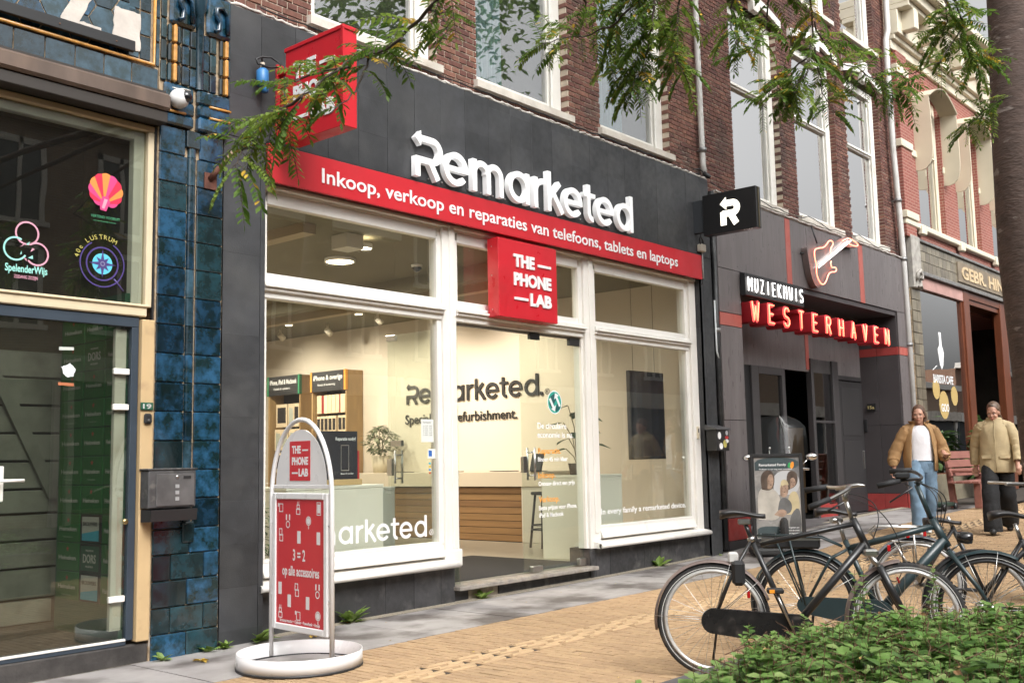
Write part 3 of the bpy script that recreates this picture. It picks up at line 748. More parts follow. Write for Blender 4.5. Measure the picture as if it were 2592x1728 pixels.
MB().lathe([(.034, 4.24), (.034, 4.86), (.05, 4.9), (.06, 5.0)], (4.39, YT-.005, 0), n=12, a0=math.pi, a1=2*math.pi, ref=(1, 0, 0)).build('tile', m_tile_g, lb)
for x0 in (4.13, 4.45):
    tile(x0-.01, x0+.22, 4.71, 5.05, m_tile, proud=.035, ch=.03)
    p = [(x0+.05, YT-.05, 4.74), (x0+.085, YT-.055, 4.76), (x0+.09, YT-.055, 4.83), (x0+.06, YT-.055, 4.86), (x0+.065, YT-.055, 4.93), (x0+.12, YT-.055, 4.95), (x0+.16, YT-.055, 4.91), (x0+.165, YT-.055, 4.74)]
    MB().tube(p, .018, 8).build('scroll_relief', m_tile, lb)
tile(4.03, 4.64, 5.055, 5.25, m_tile_g, proud=.06, ch=.02)
# fascia: row of oblong tiles, amber rope, dark hexagons with remains of white lettering
xe = 4.045
for k in range(9):
    tile(xe-.215, xe, 4.135, 4.318, m_tile_g, proud=.006); xe -= .216
MB().tube([(2.2, YT-.012, 4.335), (4.0, YT-.012, 4.335), (4.0, YT-.012, 5.2)], .016, 8).build('rope_moulding', m_gold, lb)
for c in range(5): tile(4.015, 4.055, 4.34+c*.19, 4.525+c*.19, m_tile_g, proud=.004)
hx = .115
for i in range(-2, 9):
    for j in range(0, 7):
        cx = 2.55+i*hx*1.53; cz = 4.36+j*hx*1.755+(i % 2)*hx*.877
        if cx+hx > 3.93 or cx < 2.4: continue
        P = [(cx+hx*.965*math.cos(q*math.pi/3), cz+hx*.965*math.sin(q*math.pi/3)) for q in range(6)]
        P = [(x, max(z, 4.352)) for x, z in P]
        m_ = MB(); m_.poly([(x, YT+.002, z) for x, z in P])
        for q in range(6):
            a, b = P[q], P[(q+1) % 6]; m_.quad((a[0], YT+.012, a[1]), (b[0], YT+.012, b[1]), (b[0], YT+.002, b[1]), (a[0], YT+.002, a[1]))
        m_.build('tile', m_tile_g if (i+j) % 3 else m_tile, lb)
for c in range(4):
    for a, b in ((3.795, 3.888), (3.89, 3.982)): tile(a, b, 4.36+c*.19, 4.545+c*.19, m_tile_g, proud=-.001)
def ragged(P, amp=.008, n=14):
    out = []
    for i in range(len(P)):
        a, b = P[i], P[(i+1) % len(P)]
        for k in range(n): t = k/n; out.append((a[0]+(b[0]-a[0])*t+rnd.uniform(-amp, amp), a[1]+(b[1]-a[1])*t+rnd.uniform(-amp, amp)))
    return out
m_letterpaint = M('flaking_cream_paint', (.52, .47, .42), .8, var=.12, vs=10, bump=.4, bs=60)
def pmesh(name, P, y, mat, par, ext=.004):
    cu = bpy.data.curves.new('t', 'CURVE'); cu.dimensions = '2D'; cu.fill_mode = 'BOTH'; cu.extrude = 1
    for loop in (P if isinstance(P[0][0], (tuple, list)) else [P]):
        sp = cu.splines.new('POLY'); sp.points.add(len(loop)-1); sp.use_cyclic_u = True
        for q, (a, b) in enumerate(loop): sp.points[q].co = (a, b, 0, 1)
    me = _curve_mesh(cu, name); _place(me, (0, y, 0), FACE_S, 1, 1, ext, root(par).location); return link(name, me, mat, par)
pmesh('painted_letter', ragged([(3.28, 4.42), (3.58, 4.42), (3.58, 4.50), (3.42, 4.50), (3.55, 4.80), (3.44, 4.80), (3.28, 4.49)], .006, 6), YT-.004, m_letterpaint, lb)
pmesh('painted_letter', ragged([(3.67, 4.41), (3.89, 4.41), (3.885, 4.70), (3.68, 4.70)], .006, 8), YT-.004, m_letterpaint, lb)
pmesh('painted_letter', ragged([(2.95, 4.62), (3.12, 4.62), (3.1, 4.8), (2.9, 4.8)], .006, 8), YT-.004, m_letterpaint, lb)
e = empty('mounting_rail', (3, 6.9, 4.4), label='black metal rail screwed across the hexagonal tiles', cat='rail')
MB().box(2.2, 3.82, 6.885, 6.925, 4.375, 4.455, .004).build('rail', m_black, e)
s = MB()
for x in (2.7, 3.25, 3.67): s.lathe([(.0, -.004), (.006, -.004), (.007, 0)], (x, 6.885, 4.41), (0, 1, 0), n=8)
tag(s.build('screw', M('rusty_screw', (.12, .06, .035), .8), e), kind='stuff')
# awning cassette
aw = empty('awning_case', (3, 6.9, 3.95), label='brown metal awning cassette above the ochre framed window', cat='awning')
MB().box(1.6, 4.075, 6.80, 6.95, 3.965, 4.095, .02).build('case', m_brownmetal, aw)
MB().box(1.6, 4.06, 6.83, 6.95, 3.875, 3.96, .006).box(1.6, 4.06, 6.86, 6.96, 4.097, 4.128).build('rail', M('dark_brown', (.03, .024, .02), .6), aw)  # upper box colours in the shade of the gap; lower, the dark band beneath
# upper window and glass door
wn = MB()
wn.box(1.6, 4.035, 6.965, 7.05, 3.825, 3.872, .006).box(3.985, 4.035, 6.965, 7.05, 2.50, 3.825, .006).box(1.6, 3.995, 6.955, 7.05, 2.425, 2.505, .008).box(1.6, 3.995, 6.94, 6.97, 2.495, 2.515, .005)
w_ = wn.build('window', m_cream, left)
MB().box(1.6, 3.985, 7.005, 7.011, 2.515, 3.825).build('pane', glassmat('old_glass', (.82, .84, .79), 1.4, .045, .006), w_)
MB().box(3.90, 3.984, 7.02, 7.09, 2.515, 3.825, .004).box(1.6, 3.90, 7.02, 7.09, 3.76, 3.824, .004).build('inner_frame', m_white2, w_)
MB().box(4.04, 4.056, 6.97, 7.0, 2.4, 3.87).build('dark_jamb', m_black, left)
dr = MB().box(1.7, 3.945, 6.975, 7.03, 2.345, 2.42, .004).box(3.89, 3.945, 6.975, 7.03, .13, 2.345, .004).box(1.7, 3.89, 6.975, 7.03, .10, .128, .003)
dd = dr.build('door', m_navy, left)
MB().box(1.75, 3.885, 7.0, 7.006, .13, 2.345).build('pane', MATS['old_glass'], dd)
MB().box(1.75, 3.885, 6.968, 6.99, .128, .145, .003).build('threshold_strip', m_white2, dd)
MB().box(3.79, 3.875, 7.02, 7.06, .2, 2.33, .004).build('inner_frame', m_white2, dd)
for z in (2.02, 1.765, .42): MB().box(3.765, 3.885, 6.985, 7.02, z-.022, z+.022, .005).build('hinge', m_white2, dd)
h = MB().tube([(2.95, 6.93, 1.265), (3.125, 6.93, 1.265)], .011, 10).tube([(2.95, 7.0, 1.265), (2.95, 6.93, 1.265)], .011, 8).box(2.96, 3.015, 6.975, 7.0, 1.13, 1.36, .006)
h.build('handle', m_white2, dd)
MB().box(3.95, 4.05, 6.94, 7.02, .115, 2.405, .005).build('ochre_post', m_ochre, left)
MB().lathe([(0, -.012), (.018, -.012), (.022, -.004), (.022, 0)], (3.868, 6.978, .955), (0, 1, 0), n=12).build('lock', M('brass_lock', (.4, .32, .16), .35, 1), dd)
MB().box(1.7, 4.055, 6.965, 7.15, -.08, .098, .01).build('threshold_stone', M('dark_threshold', (.045, .04, .037), .8, var=.4, vs=8, bump=.5, bs=30), left)
# inside the glass door: boarded stair, printed crate wall
MB().box(1.7, 4.2, 7.02, 8.5, -.08, .13).build('vestibule_floor', M('dark_floor', (.035, .03, .026), .85, var=.4, vs=6, dirt=(.12, .10, .085), dvs=14, dlo=.6, dhi=.7), left)
m_board = M('grimy_white_board', (.20, .20, .175), .7, var=.2, vs=4, dirt=(.10, .095, .08), dvs=3, dlo=.5, dhi=.8)
z = .34; prev = .16
st = empty('staircase', (3.2, 8.3, .13), label='grimy white boarded stair side behind the glass door', cat='staircase')
for k, zt in enumerate([.33, .57, .78, .99, 1.18, 1.40, 1.62, 1.84, 2.06, 2.28]):
    zb = .14 if k == 0 else prev; prev = zt
    MB().box(1.7, 3.99 if k == 0 else 4.03, 8.30+(.015 if k % 2 else 0), 8.36, zb+.008, zt-.008, .006).build('plank', m_board, st)
MB().hexa([(3.5, 8.26, 1.95), (3.62, 8.26, 1.95), (3.62, 8.30, 1.95), (3.5, 8.30, 1.95), (3.05, 8.26, 2.5), (3.2, 8.26, 2.5), (3.2, 8.30, 2.5), (3.05, 8.30, 2.5)]).hexa([(3.93, 8.26, 1.1), (4.03, 8.26, 1.1), (4.03, 8.30, 1.1), (3.93, 8.30, 1.1), (3.5, 8.26, 1.95), (3.62, 8.26, 1.95), (3.62, 8.30, 1.95), (3.5, 8.30, 1.95)]).build('stringer', m_board, st)
MB().box(1.7, 4.2, 8.38, 8.42, -.05, 4.1).box(1.7, 4.2, 7.05, 8.4, 4.02, 4.08).box(1.66, 1.7, 7.05, 8.4, 0, 4.1).build('inner_wall', M('brown_inner_wall', (.055, .048, .036), .9, var=.4, vs=3), left)
m_green = M('green_print', (.012, .12, .025), .45, var=.15, vs=3)
m_gdark = M('dark_green_print', (.014, .08, .045), .45); m_pw = M('print_white', (.45, .45, .43), .5); m_pred = M('print_red', (.45, .03, .03), .5); m_pcy = M('print_cyan', (.05, .36, .52), .5); m_pbk = M('print_black', (.012, .012, .013), .5)
cw = empty('printed_crate_panel', (3.88, 7.5, .13), label='green panel printed with stacked beer crates inside the glass door', cat='panel')
COLS = [(7.05, 7.275), (7.285, 7.595), (7.605, 7.95)]
MB().box(3.86, 3.9, 7.03, 7.98, .13, 2.6).build('panel_board', m_gdark, cw)
def star(c, r, y0, mat, par, n=5):
    m_ = MB(); m_.poly([(y0, c[0]-(r if q % 2 == 0 else r*.4)*math.sin(q*math.pi/n), c[1]+(r if q % 2 == 0 else r*.4)*math.cos(q*math.pi/n)) for q in range(2*n)][::-1])
    return m_.build('star', mat, par)
rows = [.36+.213*k for k in range(10)]
for ci, (ya, yb) in enumerate(COLS):
    for ri, zb in enumerate(rows):
        special = ci == 1 and ri in (0, 1, 2); dors = (ci == 1 and ri in (1, 8))
        pb = MB().box(3.852, 3.866, ya+.004, yb-.004, zb+.004, zb+.208, .003).build('crate_front', m_pbk if special else m_green, cw)
        yc = (ya+yb)/2; W = yb-ya
        if special and not dors:
            q = MB(); q.quad((3.851, yb-.03, zb+.02), (3.851, ya+.03, zb+.02), (3.851, ya+.03, zb+.10), (3.851, yb-.03, zb+.07)); q.build('label_print', m_pcy, pb)
            q = MB(); q.quad((3.851, yb-.03, zb+.07), (3.851, ya+.03, zb+.10), (3.851, ya+.03, zb+.195), (3.851, yb-.03, zb+.195)); q.build('label_print', m_pw, pb)
            text('lettering', 'BROUWERS', (3.849, yb-.05, zb+.13), FACE_W, .028, W-.1, m_pbk, pb, .001, .01)
        elif dors:
            if special: q = MB(); q.quad((3.851, yb-.02, zb+.015), (3.851, ya+.02, zb+.015), (3.851, ya+.02, zb+.195), (3.851, yb-.02, zb+.195)); q.build('label_print', m_gdark, pb)
            text('lettering', 'DORS', (3.849, yb-.06, zb+.075), FACE_W, .06, W-.12, m_pw, pb, .001, .02)
            text('lettering', 'PREMIUM', (3.849, yb-.1, zb+.155), FACE_W, .014, W-.2, m_pw, pb, .001)
            text('lettering', 'PILSENER', (3.849, yb-.1, zb+.04), FACE_W, .014, W-.2, m_pw, pb, .001)
        else:
            text('lettering', 'Heineken', (3.849, yb-.04, zb+.085), FACE_W, .032, W-.08, m_pw, pb, .001, .015)
            star((yc, zb+.165), .022, 3.8505, m_pred, pb)
            if ri % 2 == 0: text('lettering', 'Heineken', (3.849, yb-.1, zb+.035), FACE_W, .013, W-.2, M('print_grey', (.2, .27, .2), .5), pb, .001)
# notes on the glass
def flat_thing(name, P, y, mat, label, cat, ext=.0012):
    e = empty(name, (sum(p[0] for p in P)/len(P), y, min(p[1] for p in P)), label=label, cat=cat)
    pmesh('sheet', P, y, mat, e, ext); return e
yg = 6.997
flat_thing('note', ragged([(3.34+.07, 1.965), (3.475, 1.965), (3.485, 2.03), (3.44, 2.055), (3.38, 2.03)], .006, 5), yg, M('paper_white', (.72, .73, .74), .8), 'white blob of paper stuck on the glass door', 'note')
flat_thing('tape_strip', [(3.365, 2.145), (3.47, 2.15), (3.47, 2.172), (3.365, 2.168)], yg, M('tape', (.5, .52, .48), .6), 'pale tape strip on the glass door above the paper blob', 'tape')
flat_thing('orange_label', [(3.365, 1.905), (3.475, 1.90), (3.475, 1.922), (3.365, 1.925)], yg, M('orange_tape', (.42, .14, .06), .7), 'small orange label on the glass door below the paper blob', 'label')
# stickers on the window: balloon shell, three rings with lettering, compass
yg = 7.002
m_scarlet = M('sticker_scarlet', (.55, .02, .06), .5); m_or = M('sticker_orange', (.72, .24, .05), .5); m_mag = M('sticker_magenta', (.55, .05, .19), .5)
m_mint = M('sticker_mint', (.30, .66, .58), .5); m_pink = M('sticker_pink', (.62, .30, .38), .5); m_pur = M('sticker_purple', (.055, .035, .16), .5); m_cyan = M('sticker_cyan', (.10, .48, .62), .5); m_yel = M('sticker_yellow', (.45, .40, .10), .5)
sb = empty('shell_balloon_sticker', (3.68, yg, 3.17), label='red and orange shell shaped balloon sticker on the ochre framed window', cat='sticker')
bx, bz = 3.665, 3.205
cols = [m_mag, m_scarlet, m_or, m_scarlet, m_mag, m_or, m_scarlet, m_or, m_mag, m_scarlet, m_mag]
for q in range(11):
    P = [(bx, bz+.02)]
    for k in range(7):
        a = R_(-70+320*(q+k/6)/11); rr_ = .122*(1+.05*math.sin(math.pi*k/6)); P.append((bx+.012+rr_*1.04*math.cos(a), bz+.115+rr_*1.02*math.sin(a)))
    pmesh('gore', P, yg-.0004*q, cols[q], sb, .0003)
pmesh('basket', [(bx-.03, bz-.03), (bx+.015, bz-.035), (bx+.045, bz+.03), (bx+.03, bz+.075), (bx-.015, bz+.07), (bx-.035, bz+.02)], yg-.006, m_mag, sb, .0008)
pmesh('basket', [(bx-.02, bz-.015), (bx+.0, bz-.02), (bx+.025, bz+.05), (bx+.0, bz+.055)], yg-.0075, m_pink, sb, .0008)
text('lettering', 'VERTEND VOORUIT', (3.57, yg, 3.115), FACE_S, .02, .22, M('sticker_green', (.06, .28, .14), .6), sb, .0008)
text('lettering', 'een onvergetelijk lustrum', (3.59, yg, 3.09), FACE_S, .010, .17, MATS['sticker_green'], sb, .0008)
def ring(cx, cz, r, wd, y, mat, par, a0=0, a1=360, name='ring', ext=.0008):
    m_ = MB(); n = 48
    for k in range(n):
        a = R_(a0+(a1-a0)*k/n); b = R_(a0+(a1-a0)*(k+1)/n)
        m_.quad((cx+(r-wd/2)*math.cos(a), y, cz+(r-wd/2)*math.sin(a)), (cx+(r+wd/2)*math.cos(a), y, cz+(r+wd/2)*math.sin(a)), (cx+(r+wd/2)*math.cos(b), y, cz+(r+wd/2)*math.sin(b)), (cx+(r-wd/2)*math.cos(b), y, cz+(r-wd/2)*math.sin(b)))
    return m_.build(name, mat, par)
sr = empty('three_ring_sticker', (3.12, yg, 2.6), label='pink and mint three ring sticker reading SpelenderWijs on the window', cat='sticker')
ring(3.125, 2.925, .076, .012, yg, m_pink, sr); ring(3.05, 2.81, .076, .012, yg-.001, m_mint, sr, 60, 330); ring(3.195, 2.79, .076, .012, yg-.001, m_pink, sr, -140, 130)
for a in range(6): pmesh('leaf', [(3.12+.03*math.cos(a*1.05), 2.80+.05*math.sin(a*1.05)), (3.135+.045*math.cos(a*1.05+.3), 2.80+.07*math.sin(a*1.05+.3)), (3.12+.05*math.cos(a*1.05+.6), 2.80+.05*math.sin(a*1.05+.6))], yg-.002, m_mint if a % 2 else m_pink, sr, .0006)
text('lettering', 'SpelenderWijs', (2.985, yg, 2.655), FACE_S, .05, .285, m_mint, sr, .0008, .02)
text('lettering', 'ZODANIG ZOZIJN', (3.045, yg, 2.612), FACE_S, .022, .16, m_pink, sr, .0008, .01)
sc_ = empty('compass_sticker', (3.66, yg, 2.6), label='purple and cyan compass sticker with a magnifying ring on the window', cat='sticker')
ccx, ccz = 3.665, 2.785
ring(ccx, ccz, .165, .010, yg, m_pur, sc_, -240, 62); ring(ccx, ccz, .118, .012, yg, m_pur, sc_)
pmesh('disc', [(ccx+.076*math.cos(k*.2618), ccz+.076*math.sin(k*.2618)) for k in range(24)], yg, m_cyan, sc_, .0006)
pmesh('compass_rose', [(ccx+(.104 if q % 4 == 0 else (.066 if q % 2 == 0 else .032))*math.cos(q*math.pi/8), ccz+(.104 if q % 4 == 0 else (.066 if q % 2 == 0 else .032))*math.sin(q*math.pi/8)) for q in range(16)], yg-.0015, m_pur, sc_, .0006)
ring(ccx, ccz, .014, .007, yg-.0035, M('sticker_dot', (.2, .19, .3), .6), sc_)
MB().tube([(ccx+.09, yg, ccz-.10), (ccx+.165, yg, ccz-.18)], .006, 6).build('ring_handle', m_pur, sc_)
for k, ch in enumerate('40e LUSTRUM'):
    a = R_(172-k*10.5); ux = (math.sin(a), 0, -math.cos(a)); uz = (math.cos(a), 0, math.sin(a))
    if ch != ' ': text('lettering', ch, (ccx+.178*math.cos(a), yg, ccz+.178*math.sin(a)), (ux, uz), .034, None, m_yel, sc_, .0008)
# letterbox, bell, number, camera, rusty bracket
lbx = empty('letterbox', (4.15, 6.87, .95), label='dark grey steel letterbox with newspaper tray on the blue tiled pilaster', cat='letterbox')
m_lbx = M('scuffed_grey_steel', (.10, .097, .098), .5, .5, var=.2, vs=9, dirt=(.17, .16, .15), dvs=14, dlo=.55, dhi=.7)
MB().box(3.955, 4.335, 6.82, 6.94, 1.04, 1.31, .008).build('body', m_lbx, lbx)
MB().box(3.945, 4.345, 6.815, 6.94, 1.312, 1.325, .004).build('lid', m_lbx, lbx)
MB().box(4.01, 4.315, 6.812, 6.82, 1.055, 1.285, .003).build('door_flap', M('lighter_grey_steel', (.135, .13, .13), .5, .5, var=.25, vs=7), lbx)
MB().hexa([(3.96, 6.80, .95), (4.33, 6.80, .95), (4.33, 6.93, .945), (3.96, 6.93, .945), (3.96, 6.79, 1.03), (4.33, 6.79, 1.03), (4.33, 6.93, 1.035), (3.96, 6.93, 1.035)]).build('newspaper_tray', MATS['black_plastic'], lbx)
MB().lathe([(0, -.006), (.011, -.006), (.013, 0)], (4.175, 6.812, 1.262), (0, 1, 0), n=12).build('lock', m_steel, lbx)
MB().box(4.225, 4.285, 6.808, 6.813, 1.248, 1.268).build('name_plate', m_black, lbx)
for z in (1.195, 1.15, 1.105): MB().box(4.16, 4.19, 6.8085, 6.813, z-.013, z+.013).build('viewing_slot', M('pale_slot', (.3, .3, .3), .4), lbx)
nb = empty('house_number', (3.99, 6.93, 1.74), label='dark plate with house number 19 on the ochre door post', cat='number plate')
MB().box(3.945, 4.04, 6.925, 6.94, 1.745, 1.80, .002).build('plate', m_gdark, nb)
text('digits', '19', (3.958, 6.924, 1.755), FACE_S, .034, .065, m_pw, nb, .002, .02)
be = empty('doorbell', (4.0, 6.93, 1.64), label='black doorbell on the ochre door post below number 19', cat='doorbell')
MB().box(3.968, 4.03, 6.912, 6.94, 1.645, 1.72, .012).build('housing', m_black, be)
MB().lathe([(0, -.005), (.009, -.005), (.011, 0)], (4.0, 6.912, 1.67), (0, 1, 0), n=12).build('button', M('dark_button', (.06, .06, .06), .3), be)
cm = empty('dome_camera', (4.16, 6.87, 4.06), label='white dome camera on the blue tiled capital', cat='camera')
MB().ball((4.17, 6.86, 4.10), .075, 18, 12).build('housing', M('camera_white', (.75, .74, .73), .35), cm)
MB().ball((4.20, 6.815, 4.11), .046, 16, 10).build('lens_dome', M('camera_black', (.01, .01, .012), .08, coat=.6), cm)
cb = MB(); cb.tube([(4.14, 6.93, 4.20), (4.19, 6.9, 4.19), (4.23, 6.91, 4.205), (4.30, 6.92, 4.21)], .006, 6).build('cable', M('cable_white', (.6, .6, .58), .5), cm)
MB().lathe([(.05, 0), (.055, .07)], (4.17, 6.87, 4.10), (0, 1, 0), n=16).build('mount', MATS['camera_white'], cm)
br = empty('rusty_bracket', (4.5, 6.9, 3.5), label='rusty iron flag bracket on the blue tiled pilaster', cat='bracket')
m_rust = M('rust', (.10, .035, .022), .85, var=.3, vs=15, bump=.3, bs=80)
MB().box(4.44, 4.55, 6.925, 6.94, 3.47, 3.60, .003).build('plate', m_rust, br)
MB().tube([(4.49, 6.93, 3.55), (4.53, 6.86, 3.64)], .024, 10).build('socket', m_rust, br)
MB().tube([(4.53, 6.86, 3.64), (4.59, 6.78, 3.76)], .012, 8).build('stub_pole', M('weathered_wood', (.24, .17, .11), .8), br)
# ================================================================== MUSIC SHOP
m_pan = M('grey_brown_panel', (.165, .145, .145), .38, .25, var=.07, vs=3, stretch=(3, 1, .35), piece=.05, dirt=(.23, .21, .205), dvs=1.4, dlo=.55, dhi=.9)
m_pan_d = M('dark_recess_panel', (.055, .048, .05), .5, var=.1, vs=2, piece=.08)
m_red_st = M('salmon_red_stripe', (.38, .095, .075), .45, var=.08, vs=4, dirt=(.38, .12, .10), dvs=3)
m_red_pl = M('red_plinth', (.34, .045, .040), .6, var=.12, vs=4, dirt=(.2, .03, .03), dvs=3)
music = empty('music_shop_building', (15.9, 7.0, .2), label='brick building above a grey panelled music shop with a dark recessed entrance', cat='building')
bk = MB().box(12.36, 19.42, 6.97, 7.4, 3.9, 4.92).box(12.36, 13.0, 6.97, 7.8, .0, 3.9).box(18.87, 19.42, 6.97, 7.9, .1, 3.9).build('panel_backing', M('joint_black', (.02, .019, .02), .9), music)
def pan(a, b, c, d, y=6.955, mat=m_pan, par=bk, name='panel', t=.02):
    return MB().box(a+.004, b-.004, y, y+t, c+.004, d-.004, .002).build(name, mat, par)
for a, b in ((12.39, 14.47), (14.64, 17.22), (17.41, 19.43)): pan(a, b, 3.88, 4.90)
pan(14.47, 14.64, 3.88, 4.90, 6.953, m_red_st, name='stripe'); pan(17.22, 17.41, 3.88, 4.90, 6.953, m_red_st, name='stripe')
for c, d, m_ in ((.08, .215, m_pan_d), (.215, .51, m_red_pl), (.51, 1.81, m_pan), (1.81, 3.09, m_pan), (3.09, 3.27, m_red_st), (3.27, 3.88, m_pan)):
    pan(12.39, 13.0, c, d, mat=m_, name='stripe' if m_ == m_red_st else ('plinth' if m_ == m_red_pl else 'panel'))
for c, d, m_ in ((.30, .60, m_red_pl), (.60, 1.83, m_pan), (1.83, 3.09, m_pan), (3.09, 3.24, m_red_st), (3.24, 3.88, m_pan)):
    pan(18.86, 19.43, c, d, mat=m_, name='stripe' if m_ == m_red_st else ('plinth' if m_ == m_red_pl else 'panel'))
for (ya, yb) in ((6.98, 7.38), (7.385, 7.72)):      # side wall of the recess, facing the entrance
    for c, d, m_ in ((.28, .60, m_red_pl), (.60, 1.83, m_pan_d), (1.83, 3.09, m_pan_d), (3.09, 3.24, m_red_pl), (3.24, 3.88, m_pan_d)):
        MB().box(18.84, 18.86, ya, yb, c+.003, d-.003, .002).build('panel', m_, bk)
c_ = MB()
pts = [(12.38+.1*k, 6.945+rnd.uniform(-.006, .006), 4.925+rnd.uniform(-.008, .008)) for k in range(71)]
c_.tube(pts, .016, 6); c_.box(12.36, 19.43, 6.95, 7.06, 4.9, 4.93); c_.build('coping', M('coping_mortar', (.42, .39, .36), .9, var=.3, vs=10, bump=.4, bs=60), music)
riv = MB()
for a, b in ((12.39, 14.47), (14.64, 17.22), (17.41, 19.43)):
    for k in range(5):
        for z in (3.95, 4.4, 4.83):
            x = a+.06+(b-a-.12)*k/4; riv.lathe([(0, -.003), (.009, -.002), (.011, 0)], (x, 6.955, z), (0, 1, 0), n=6)
tag(riv.build('rivet', M('rivet', (.10, .09, .09), .4, .6), music), kind='stuff')
# recess: floor, soffit, back wall with dark shopfront
MB().box(13.0, 18.86, 6.97, 7.75, .0, .27).build('recess_floor', M('recess_paving', (.11, .10, .10), .6, var=.3, vs=4), music)
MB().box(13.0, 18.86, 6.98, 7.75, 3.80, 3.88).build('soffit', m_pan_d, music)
MB().box(13.0, 18.86, 7.70, 7.76, 2.72, 3.8).build('recess_panel', m_pan, music)
pan(16.55, 16.68, 2.75, 3.8, 7.69, m_red_st, par=music, name='stripe', t=.012)
MB().box(13.0, 14.55, 7.70, 7.76, .27, 2.72).build('dark_panel', m_black, music)
MB().box(13.0, 13.3, 7.2, 7.7, .27, 3.0).build('dark_return', m_black, music)
fm = MB().box(14.55, 14.78, 7.66, 7.76, .27, 2.72, .005).box(15.57, 15.68, 7.66, 7.76, .27, 2.72, .005).box(14.78, 15.57, 7.66, 7.76, 2.6, 2.72, .005).box(16.66, 16.76, 7.66, 7.76, .27, 2.95, .005).box(17.52, 17.76, 7.66, 7.76, .27, 2.95, .005).box(16.76, 17.52, 7.66, 7.76, 1.86, 1.90, .003)
sf = fm.build('shopfront_frame', M('anthracite_frame', (.05, .046, .047), .45), music)
m_glass_m = glassmat('music_glass', (.75, .78, .78), 2.4, .12, .0)
MB().box(14.78, 15.57, 7.70, 7.706, .27, 2.6).build('pane', m_glass_m, sf); MB().box(16.76, 17.52, 7.70, 7.706, 1.9, 2.95).build('pane', m_glass_m, sf); MB().box(16.76, 17.52, 7.70, 7.706, .5, 1.86).build('pane', m_glass_m, sf)
MB().box(16.76, 17.52, 7.70, 7.76, .27, .5).build('kick_panel', m_red_pl, sf)
d_ = MB().box(17.76, 18.84, 7.69, 7.75, .29, 2.62, .004).box(17.76, 18.84, 7.69, 7.76, 2.64, 2.72, .004).build('door', M('near_black_door', (.028, .026, .027), .5), music)
MB().box(18.70, 18.74, 7.66, 7.69, 1.05, 1.38, .006).build('handle', m_steel, d_)
MB().box(17.9, 18.7, 7.683, 7.69, .45, 1.55, .003).box(17.9, 18.7, 7.683, 7.69, 1.65, 2.5, .003).build('door_panel', M('door_panel_black', (.032, .03, .031), .5), d_)
e = empty('unit_number_plate', (18.83, 7.5, 2.1), label='small black plate with gilt 15a beside the black door', cat='number plate')
MB().box(18.815, 18.838, 7.44, 7.60, 2.10, 2.23, .003).build('plate', m_pbk, e)
text('digits', '15a', (18.813, 7.585, 2.135), FACE_W, .055, .12, M('gilt', (.55, .45, .2), .4), e, .002, .02)
MB().box(18.82, 18.838, 7.62, 7.68, 1.72, 1.95, .004).build('intercom', m_pbk, music)
# dark shop inside with hanging guitars
MB().box(13.0, 18.85, 11.4, 11.45, .2, 3.9).box(13.0, 18.85, 7.8, 11.4, 3.78, 3.85).box(13.0, 18.85, 7.8, 11.4, .2, .26).box(18.9, 18.95, 7.8, 11.4, .2, 3.9).box(12.95, 13.0, 7.8, 11.4, .2, 3.9).build('inner_room', M('music_room_black', (.018, .016, .015), .8), music)
def guitar(loc, s, mat, label, rot=0):
    g_ = empty('electric_guitar', loc, label=label, cat='guitar')
    sd = lambda X, Z: U(np.hypot(X/.15, (Z-.14)/.17)-1, np.hypot(X/.11, (Z-.36)/.13)-1, np.hypot((X-.09)/.06, (Z-.42)/.08)-1, np.hypot((X+.09)/.06, (Z-.44)/.1)-1)*.1
    me = sdf_mesh('body', sd, -.2, .2, -.05, .58, .012); _place(me, (0, 0, 0), FACE_S, s, s, .04, (0, 0, 0)); link('body', me, mat, g_)
    MB().box(-.025*s, .025*s, -.05, -.03, .4*s, 1.0*s).build('neck', M('maple_neck', (.25, .15, .07), .4), g_, True)
    MB().box(-.04*s, .045*s, -.05, -.03, 1.0*s, 1.15*s, .01).build('headstock', M('maple_neck2', (.3, .19, .09), .4), g_, True)
    return g_
guitar((16.35, 8.1, 1.55), .78, M('cherry_burst', (.30, .045, .03), .2, coat=.6), 'cherry red electric guitar hanging inside the music shop doorway')
guitar((15.6, 9.3, 1.5), .9, M('amber_burst', (.42, .18, .04), .2, coat=.6), 'amber electric guitar hanging deeper inside the music shop')
guitar((15.35, 9.4, .7), .9, M('sunburst', (.45, .25, .06), .2, coat=.6), 'yellow guitar hanging below the amber guitar in the music shop')
guitar((16.6, 9.4, 1.6), .9, M('blue_guitar', (.04, .05, .14), .2, coat=.6), 'dark blue electric guitar hanging deep in the music shop')
MB().box(14.8, 15.2, 9.2, 9.3, .3, 2.2).build('amplifier_stack', M('amp_cloth', (.05, .048, .045), .8), music)
MB().box(17.0, 17.6, 8.3, 8.5, .3, 1.8, .01).build('wood_cabinet', M('brown_cabinet', (.12, .07, .035), .6), music)
